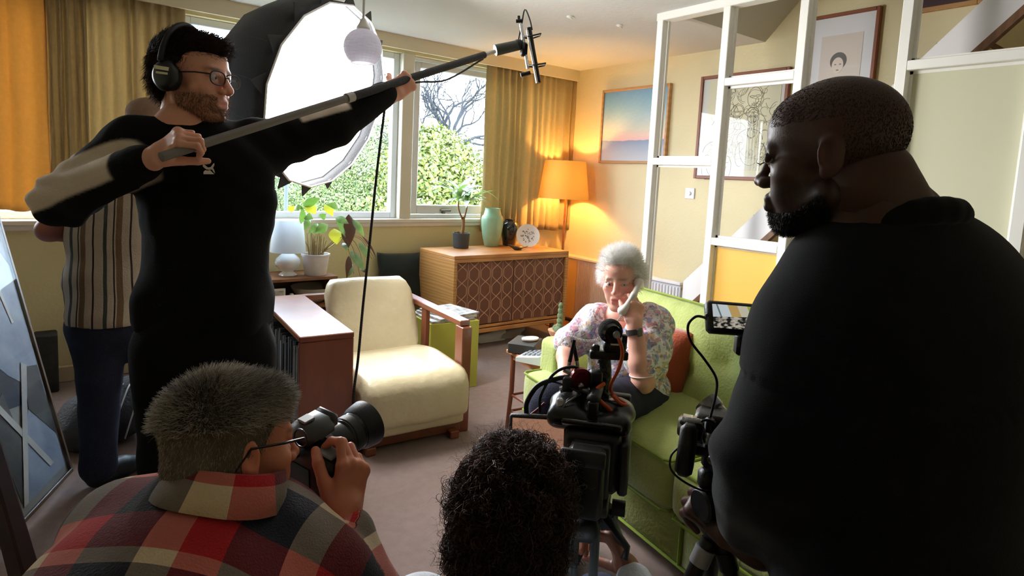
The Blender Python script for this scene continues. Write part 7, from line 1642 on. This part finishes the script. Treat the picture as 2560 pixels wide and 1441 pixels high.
# red handwheel and cross arm
wc_ = g(1452, 948, .0); MB().lathe([(.0, .010), (.020, .010), (.026, .006), (.027, -.004), (.022, -.010), (.0, -.010)], wc_, 28, frame(-CFh+CRh*.2), close=True).build('focus_wheel', M('red_anodised', (110, 20, 34), rough=0.3, metal=0.6), cr, smooth=30)
MB().ball(wc_-CFh*.014+UP*-.012, .008, n=12, m=8).build('wheel_bolt', GM, cr, smooth='all')
MB().box(wc_+CRh*.034, (.030, .03, .044), np.array([CRh, CFh, UP]).T, .005).box(wc_-CRh*.030-UP*.012, (.026, .03, .034), np.array([CRh, CFh, UP]).T, .004).build('motor_box', GB, cr, smooth=45)
MB().tube([g(1400, 975), g(1440, 968), g(1478, 985)], .007, 8).tube([g(1410, 925, .02), g(1440, 940, .01)], .006, 8).build('support_rod', GM, cr)
MB().cyl(wc_-UP*.012, G(-.03, .02, .10), .009, n=10).build('wheel_post', GB, cr)
# upright mast carrying the small round microphone
m0, m1 = g(1504, 1000, .03), g(1508, 880, .03)
MB().tube(bezier([g(1500, 1030, .03), m0, g(1512, 940, .03), m1], 14), .0165, 12).build('mast', M('mast_black', (20, 20, 22), rough=0.35, bump=(90, 0.8)), cr, smooth='all')
Rm = np.array([norm(CRh), CFh, UP]).T
MB().box(g(1522, 888, .02), (.090, .020, .020), Rm, .003).build('cold_shoe_bar', GB, cr, smooth=45)
MB().box(g(1536, 866, .02), (.052, .03, .026), Rm, .004).box(g(1560, 855, .02), (.012, .02, .034), Rm, .002).build('mount_block', GB, cr, smooth=45)
MB().box(g(1538, 862, .0), (.022, .004, .004), Rm, .001).build('white_tag', M('white_tag', (230, 230, 228), rough=0.5), cr)
MB().ball(g(1526, 828, .02), (.028, .030, .029), n=24, m=16).build('foam_windshield', FOAM, cr, smooth='all')
MB().lathe([(.0, .0), (.020, .002), (.024, -.006), (.018, -.012)], g(1532, 836, -.005), 22, frame(-CFh+CRh*.25)).build('mic_capsule', GLOSS, cr, smooth=30)
MB().cyl(g(1540, 838, -.008), g(1542, 838, -.034), .010, .008, 14).build('connector', GM, cr, smooth=True)
MB().box(g(1490, 872, .02), (.016, .016, .020), Rm, .003).cyl(g(1488, 866, .02), g(1488, 880, .02), .010, n=12).build('clamp_knob', GB, cr)
# cables
def cable(name, pts, r_, m): return MB().tube(bezier(pts, 14*len(pts)), r_, 8).build(name, m, cr, smooth='all')
cable('orange_cable', [g(1546, 845, -.035), g(1556, 880, -.035), g(1548, 920, -.03), g(1528, 960, -.02), g(1528, 980, -.01), g(1545, 998, -.02), g(1566, 1012, -.03), g(1552, 1010, -.04), g(1532, 990, -.03)], .0042, ORC)
cable('orange_cable', [g(1510, 960, -.01), g(1492, 975, -.03), g(1498, 1000, -.04), g(1530, 1030, -.05), g(1556, 1070, -.06), g(1558, 1105, -.06), g(1548, 1125, -.05)], .0048, ORC)
MB().cyl(g(1548, 1120, -.05), g(1544, 1138, -.05), .0085, n=12).build('cable_plug', GM, cr)
cable('black_cable', [g(1316, 1038, -.0), g(1318, 1005, -.0), g(1345, 965, -.0), g(1390, 948, .0), g(1412, 944, .0)], .0058, BCAB)
cable('black_cable', [g(1350, 1032, .0), g(1352, 990, .0), g(1385, 935, .0), g(1430, 918, .0), g(1470, 935, .01), g(1490, 965, .02)], .0036, BCAB)
cable('black_cable', [g(1395, 1040, -.03), g(1420, 1000, -.03), g(1450, 985, -.02), g(1380, 955, .0), g(1330, 975, .02)], .0022, BCAB)
cable('grey_cable', [g(1398, 1038, -.05), g(1415, 1010, -.05), g(1440, 992, -.04)], .0026, M('grey_cable', (120, 120, 122), rough=0.4))
cable('red_cable', [g(1322, 1042, .02), g(1345, 1024, .02), g(1362, 1008, .02)], .0036, M('dark_red_cable', (150, 40, 60), rough=0.5))
MB().box(g(1400, 1012, -.04), (.014, .012, .030), Rm, .003).build('white_connector', M('white_connector', (220, 220, 222), rough=0.4), cr)
# antennas
MB().cyl(g(1436, 850, .02), g(1424, 905, .02), .0042, .005, 10).cyl(g(1432, 850, .03), g(1442, 902, .03), .0042, .005, 10).build('antenna', BCAB, cr)
MB().cyl(g(1424, 905, .02), g(1420, 935, .02), .0042, n=10).cyl(g(1442, 902, .03), g(1446, 930, .03), .0042, n=10).build('antenna_base', GM, cr)
# tripod
tr = thing('video_tripod', 'heavy grey twin tube video tripod under the cinema camera', 'tripod', (rc0[0], rc0[1], 0))
hd_ = G(0, -.01, -.12)
MB().cyl(G(0, -.01, -.088), G(0, -.01, -.13), .045, .042, 24).box(G(0, -.01, -.105), (.10, .10, .035), RG, .010).build('fluid_head', GB, tr, smooth=45)
MB().lathe([(.046, -.125), (.050, -.14), (.036, -.16), (.026, -.18)], rc0, 28).build('bowl', GG, tr, smooth=30)
MB().cyl(G(.055, -.02, -.115), G(.085, -.02, -.115), .018, n=16).build('tilt_knob', GB, tr, smooth=30)
hub = G(0, -.03, -.135)
for k in range(3):
    a = -1.50+k*2.094; dv = norm(rx*math.cos(a)+ry*math.sin(a)); foot = np.array([hub[0], hub[1], 0])+dv*.42; side = np.cross(dv, UP)
    foot[2] = .02; md2 = hub+(foot-hub)*.30
    lg = MB().box(hub+dv*.045-UP*.01, (.06, .05, .05), np.array([side, dv, UP]).T, .008).build('leg', GG, tr, smooth=45)
    mb = MB()
    for q in (-1, 1): mb.tube([hub+dv*.05+side*q*.022, md2+side*q*.022], .0105, 12)
    mb.build('leg_tube', M('carbon_tube', (86, 94, 98), rough=0.3, metal=0.3), lg, smooth=True)
    MB().box(md2, (.075, .04, .05), frame(norm(hub-foot), side), .008).build('leg_lock', GB, lg, smooth=45)
    mb = MB()
    for q in (-1, 1): mb.tube([md2+side*q*.012, foot+side*q*.012], .009, 12)
    mb.build('leg_tube', MATS['carbon_tube'], lg, smooth=True)
    MB().ball(foot, (.03, .03, .018), n=14, m=8).build('foot', GB, lg, smooth='all')
MB().tube([G(.04, -.05, -.12), P(1568, 1370, 1.33), P(1560, 1400, 1.32)], .008, 10).build('pan_bar', GG, tr, smooth='all')

# ================================================================== second camera rig by the tall man
DQ = 1.02
def q_(px, py, d=0.0): return P(px, py, DQ+d)
rg = thing('camera_rig', 'small rigged camera with raised monitor in front of the tall man', 'camera', tuple(q_(1790, 1110)))
def rq(name, c, size, m, bev=.004, R=Rm): return MB().box(c, size, R, bev).build(name, m, rg, smooth=45)
vx = norm(CRh*.92-CFh*.38); vy = norm(np.cross(UP, vx)); RV = np.array([vx, vy, UP]).T
rq('camera_body', q_(1800, 1085, .03), (.085, .06, .075), GB, .008, RV)
MB().lathe([(.018, .0), (.020, .008), (.020, .026), (.0225, .030), (.0225, .050), (.020, .050), (.0, .045)], q_(1812, 1062, .05), 32, frame(norm(UP*.55-CRh*.5+CFh*.6)), close=True).build('silver_lens', M('silver_lens_barrel', (150, 152, 156), rough=0.25, metal=0.7), rg, smooth=30)
rq('battery', q_(1718, 1120, -.02), (.028, .045, .088), GB, .008, RV@RY(.06)); rq('battery_mount', q_(1728, 1068, -.01), (.040, .04, .030), GLOSS, .005, RV)
MB().lathe([(.0, .006), (.014, .006), (.017, .0), (.014, -.008), (.0, -.008)], q_(1705, 1066, -.01), 20, frame(-vx)).build('rosette', GM, rg, smooth=30)
rq('cage_arm', q_(1762, 1090, .0), (.060, .02, .018), GB, .004, RV); rq('cage_arm', q_(1764, 1128, .0), (.060, .02, .016), GB, .004, RV); rq('cage_upright', q_(1772, 1108, .0), (.016, .022, .085), GB, .004)
MB().ball(q_(1770, 1098, -.02), .010, n=12, m=8).ball(q_(1782, 1150, -.02), .009, n=12, m=8).ball(q_(1752, 1078, -.015), .008, n=12, m=8).build('thumbscrew', GM, rg, smooth='all')
MB().tube([q_(1776, 1155), q_(1788, 1200), q_(1792, 1215)], .011, 10).build('gimbal_arm', GG, rg, smooth='all')
rq('tilt_motor', q_(1770, 1198, .0), (.030, .03, .034), GB, .006)
# red ringed follow motor
Fm = frame(norm(-CRh*.86-CFh*.3-UP*.05)); c0 = q_(1786, 1256, .0)
MB().lathe([(.0, .030), (.024, .030), (.028, .026), (.030, .0), (.030, -.0)], c0, 30, Fm).build('motor_front', GB, rg, smooth=30)
MB().lathe([(.0312, .0), (.0320, -.002), (.0320, -.016), (.0312, -.018)], c0, 30, Fm).build('red_ring', M('magenta_red_ring', (178, 30, 62), rough=0.35), rg, smooth=30)
MB().lathe([(.029, -.018), (.030, -.022), (.030, -.040), (.0, -.042)], c0, 30, Fm).build('motor_rear', GB, rg, smooth=30)
MB().tube([q_(1788, 1210), q_(1800, 1240)], .012, 10).build('gimbal_arm', GG, rg)
MB().tube([q_(1792, 1290), q_(1785, 1320)], .014, 10).build('grip_tube', GB, rg)
# monitor on its arm, with picture and cable
mc = P(1838, 798, .98); mn2 = norm(-CFh*.9+CRh*.12+UP*.45); M2 = frame(mn2, CRh)
MB().box(mc, (.098, .052, .020), M2, .005).build('monitor', GB, rg, smooth=45)
def mon_mat():
    m = M('live_picture', (150, 150, 140), rough=0.15, noise=(44, 0.9), col2=(60, 66, 50)); t = m.node_tree; b = t.nodes['Principled BSDF']
    tc = t.nodes.new('ShaderNodeTexCoord'); sp = t.nodes.new('ShaderNodeSeparateXYZ'); t.links.new(tc.outputs['Generated'], sp.inputs['Vector'])
    r1 = t.nodes.new('ShaderNodeValToRGB'); r1.color_ramp.interpolation = 'CONSTANT'; e = r1.color_ramp.elements; e[0].color = lin((214, 228, 236)); e[1].position = .9; e[1].color = lin((200, 206, 150))
    for p, c in ((.18, (110, 130, 134)), (.21, (222, 234, 240)), (.38, (216, 180, 110)), (.55, (226, 220, 196)), (.72, (170, 190, 90))): q = e.new(p); q.color = lin(c)
    nz = t.nodes.new('ShaderNodeTexNoise'); nz.inputs['Scale'].default_value = 9; r2 = t.nodes.new('ShaderNodeValToRGB'); r2.color_ramp.elements[0].position = .42; r2.color_ramp.elements[0].color = lin((38, 40, 36)); r2.color_ramp.elements[1].position = .60; r2.color_ramp.elements[1].color = lin((214, 206, 190))
    t.links.new(tc.outputs['Generated'], nz.inputs['Vector']); t.links.new(nz.outputs['Fac'], r2.inputs['Fac']); t.links.new(sp.outputs['X'], r1.inputs['Fac'])
    g_ = t.nodes.new('ShaderNodeMath'); g_.operation = 'GREATER_THAN'; g_.inputs[1].default_value = .52; t.links.new(sp.outputs['Z'], g_.inputs[0]); mx = t.nodes.new('ShaderNodeMix'); mx.data_type = 'RGBA'; t.links.new(g_.outputs[0], mx.inputs['Factor']); t.links.new(r2.outputs['Color'], mx.inputs[6]); t.links.new(r1.outputs['Color'], mx.inputs[7])
    t.links.new(mx.outputs[2], b.inputs['Base Color']); t.links.new(mx.outputs[2], b.inputs['Emission Color']); b.inputs['Emission Strength'].default_value = .22; return m
MB().box(mc+mn2*.0105+CRh*.0, (.084, .038, .0015), M2).build('live_screen', mon_mat(), rg)
MB().box(P(1858, 862, .99), (.026, .02, .034), Rm, .004).build('monitor_mount', GB, rg, smooth=45)
MB().tube(bezier([P(1858, 880, .99), P(1868, 920, 1.0), P(1850, 1010, 1.02), q_(1806, 1075, .02)], 16), .007, 10).build('monitor_arm', GM, rg, smooth='all')
MB().box(P(1778, 793, .975), (.020, .012, .014), Rm, .003).build('cable_plug', GB, rg)
MB().tube(bezier([P(1768, 796, .975), P(1740, 792, .98), P(1720, 815, .99), P(1728, 855, 1.0), P(1762, 900, 1.0), P(1790, 945, 1.01), P(1790, 985, 1.01), P(1778, 1035, 1.02), P(1768, 1068, 1.02)], 60), .0022, 8).build('monitor_cable', BCAB, rg, smooth='all')
MB().tube(bezier([q_(1702, 1115, -.02), q_(1678, 1140, -.02), q_(1678, 1175, -.02), q_(1710, 1205, -.02), q_(1760, 1228, -.02), q_(1790, 1222, -.02)], 40), .0018, 8).tube(bezier([q_(1740, 1075, -.02), q_(1758, 1052, -.02), q_(1785, 1058, -.02), q_(1790, 1085, -.02)], 20), .0024, 8).build('loose_cable', BCAB, rg, smooth='all')
# its tripod
t2 = thing('photo_tripod', 'black tripod with grey flip lock gripped by the tall man', 'tripod', (q_(1800, 1330)[0]+.0, q_(1800, 1330)[1], 0))
hb2 = q_(1792, 1310, .0); MB().ball(hb2, (.03, .03, .028), n=18, m=12).cyl(q_(1788, 1285), q_(1796, 1340), .020, n=16).build('tripod_head', GB, t2, smooth=30)
LGR = M('lock_grey', (150, 154, 164), rough=0.35)
for k, (fx, fy) in enumerate(((-.30, -.05), (.25, -.16), (.10, .34))):
    ft = np.array([hb2[0]+CRh[0]*fx+CFh[0]*fy, hb2[1]+CRh[1]*fx+CFh[1]*fy, .01]); dv = norm(ft-hb2)
    lg = MB().tube([hb2+dv*.03, hb2+dv*.36], .0135, 12).build('leg', GB, t2, smooth=True)
    MB().tube([hb2+dv*.34, ft], .0105, 12).build('leg_tube', GG, lg, smooth=True)
    MB().cyl(hb2+dv*.045, hb2+dv*.075, .0165, n=16).build('flip_lock', LGR if k == 0 else GB, lg, smooth=30); MB().cyl(hb2+dv*.33, hb2+dv*.37, .018, n=16).build('flip_lock', GB, lg, smooth=30)
    MB().ball(ft+UP*.006, .016, n=12, m=8).build('foot', GB, lg, smooth='all')

# ================================================================== at the left edge
# big framed abstract picture leaning in the corner
a0, a1 = np.array(onZ(28, 1342, 0.03)), np.array(onZ(178, 1180, 0.03)); e = norm(a1-a0)
top1 = P(-2, 556, np.dot(CF, a1-CPOS)+.04); upv = norm(top1-a1)
W_, H_ = np.linalg.norm(a1-a0)+.62, 1.15; b0 = a1-e*W_; nrm_ = norm(np.cross(e, upv)); nrm_ = nrm_ if nrm_@(CPOS-a1) > 0 else -nrm_
pt2 = thing('leaning_picture', 'large blue grey abstract picture leaning at the left edge', 'picture', tuple((b0+a1)/2))
def L_(u, v, w_=0): return b0+e*u+upv*v+nrm_*w_
Rl = np.array([e, upv, np.cross(e, upv)]).T
FRM = M('thin_brown_frame', (104, 82, 62), rough=0.4)
for c, sz in ((L_(W_/2, .008), (W_, .016, .022)), (L_(W_/2, H_-.008), (W_, .016, .022)), (L_(.008, H_/2), (.016, H_-.032, .022)), (L_(W_-.008, H_/2), (.016, H_-.032, .022))): MB().box(c, sz, Rl, .002).build('frame_bar', FRM, pt2)
MB().box(L_(W_/2, H_/2, -.004), (W_-.03, H_-.03, .006), Rl).build('backing', M('pale_grey_ground', (160, 160, 152), rough=0.6, noise=(6, 0.3)), pt2)
ABS = [M('abstract_%d' % i, c, rough=0.5, noise=(9, 0.45), col2=c2) for i, (c, c2) in enumerate((((30, 38, 54), (58, 68, 88)), ((132, 146, 168), (200, 206, 214)), ((66, 66, 66), (110, 108, 102)), ((206, 204, 196), (160, 160, 158)), ((84, 94, 116), (44, 52, 70))))]
def patch(name, poly, i, w_): MB().prism([L_(W_*u, H_*v, w_) for u, v in poly], (0, 0, 0), tuple(nrm_*.0008)).build(name, ABS[i], pt2)
patch('painted_field', [(.02, .45), (.98, .30), (.98, .98), (.02, .98)], 0, .0000)
patch('painted_shape', [(.60, .62), (.78, .44), (.98, .30), (.98, .80), (.86, .98), (.72, .98)], 1, .0012)
patch('painted_shape', [(.70, .04), (.97, .04), (.97, .16), (.84, .30), (.76, .20)], 1, .0012)
patch('painted_shape', [(.84, .30), (.97, .16), (.97, .42), (.88, .44)], 2, .0024)
patch('painted_shape', [(.66, .05), (.76, .20), (.72, .40), (.62, .34)], 2, .0012)
patch('painted_stroke', [(.44, .66), (.47, .66), (.90, .08), (.87, .08)], 3, .0036); patch('painted_stroke', [(.66, .04), (.69, .04), (.90, .44), (.87, .46)], 3, .0048); patch('painted_stroke', [(.80, .98), (.82, .98), (.90, .60), (.885, .60)], 3, .0036)
patch('painted_shape', [(.30, .96), (.62, .96), (.60, .70), (.40, .60)], 4, .0012)
MB().box(L_(W_/2, H_/2, .010), (W_-.03, H_-.03, .002), Rl).build('glazing', glass_mat('dull_picture_glass', (250, 250, 250), fac=0.02), pt2)
# dark wooden upright in front of it, cut by the frame
w0, w1 = P(-20, 1150, 1.35), P(62, 1441, 1.15); wv_ = norm(w1-w0); o = MB().bar(w0-wv_*.55, w1+wv_*.55, .05, .03, up=-CFh, bev=.004).build('easel_post', M('dark_red_wood', (50, 22, 16), rough=0.7, spec=0.15, wave=(6, 4, 'Z', 0.4))); tag(ctr(o), 'dark red wooden post slanting across the lower left corner', 'post')
# dark speaker by the wall, bag and cables on the floor
q = onY(118, 960, 4.30); o = MB().box((q[0], 4.34, .17), (.11, .14, .34), None, .008); o = o.build('small_speaker', M('dark_speaker_cloth', (40, 36, 34), rough=0.8, bump=(200, .4)), smooth=45); tag(ctr(o), 'narrow dark speaker on the floor below the orange curtain', 'speaker')
bq = onZ(285, 1120, 0); s = Solid(.05); s.ell((bq[0], bq[1]+.10, .14), (.20, .15, .14)).ell((bq[0]-.12, bq[1]+.06, .09), (.14, .12, .09)).ell((bq[0]+.10, bq[1]+.12, .18), (.10, .10, .12))
V, Q = s.surf(.012); V[:, 2] = np.maximum(V[:, 2], .002); V = V+normals_of(V, Q)*(.010*vnoise(V, 18, 4))[:, None]; V[:, 2] = np.maximum(V[:, 2], .002)
bg_ = mesh_vq('kit_bag', [(V, Q, 0)], M('grey_black_nylon', (44, 46, 50), rough=0.6, bump=(90, .4))); tag(bg_, 'dark kit bag with white straps on the floor behind the men\'s legs', 'bag')
mb = MB()
for k in range(4): mb.tube(bezier([(bq[0]-.10+.07*k, bq[1]-.06, .06), (bq[0]-.04+.06*k, bq[1]-.06, .20), (bq[0]+.02+.05*k, bq[1]+.02, .29), (bq[0]+.06+.05*k, bq[1]+.10, .26)], 14), .010, 6, flat=.35)
mb.build('strap', M('white_strap', (206, 208, 210), rough=0.6), bg_, smooth='all')
o = MB().tube(bezier([(bq[0]-.45, bq[1]-.05, .02), (bq[0]-.3, bq[1]+.12, .03), (bq[0]-.42, bq[1]+.25, .02), (bq[0]-.22, bq[1]+.3, .03), (bq[0]-.25, bq[1]+.05, .05), (bq[0]-.5, bq[1]+.1, .04)], 60), .009, 8).build('coiled_cable', BCAB, smooth='all'); tag(o, 'coil of black cable on the carpet by the leaning picture', 'cable')
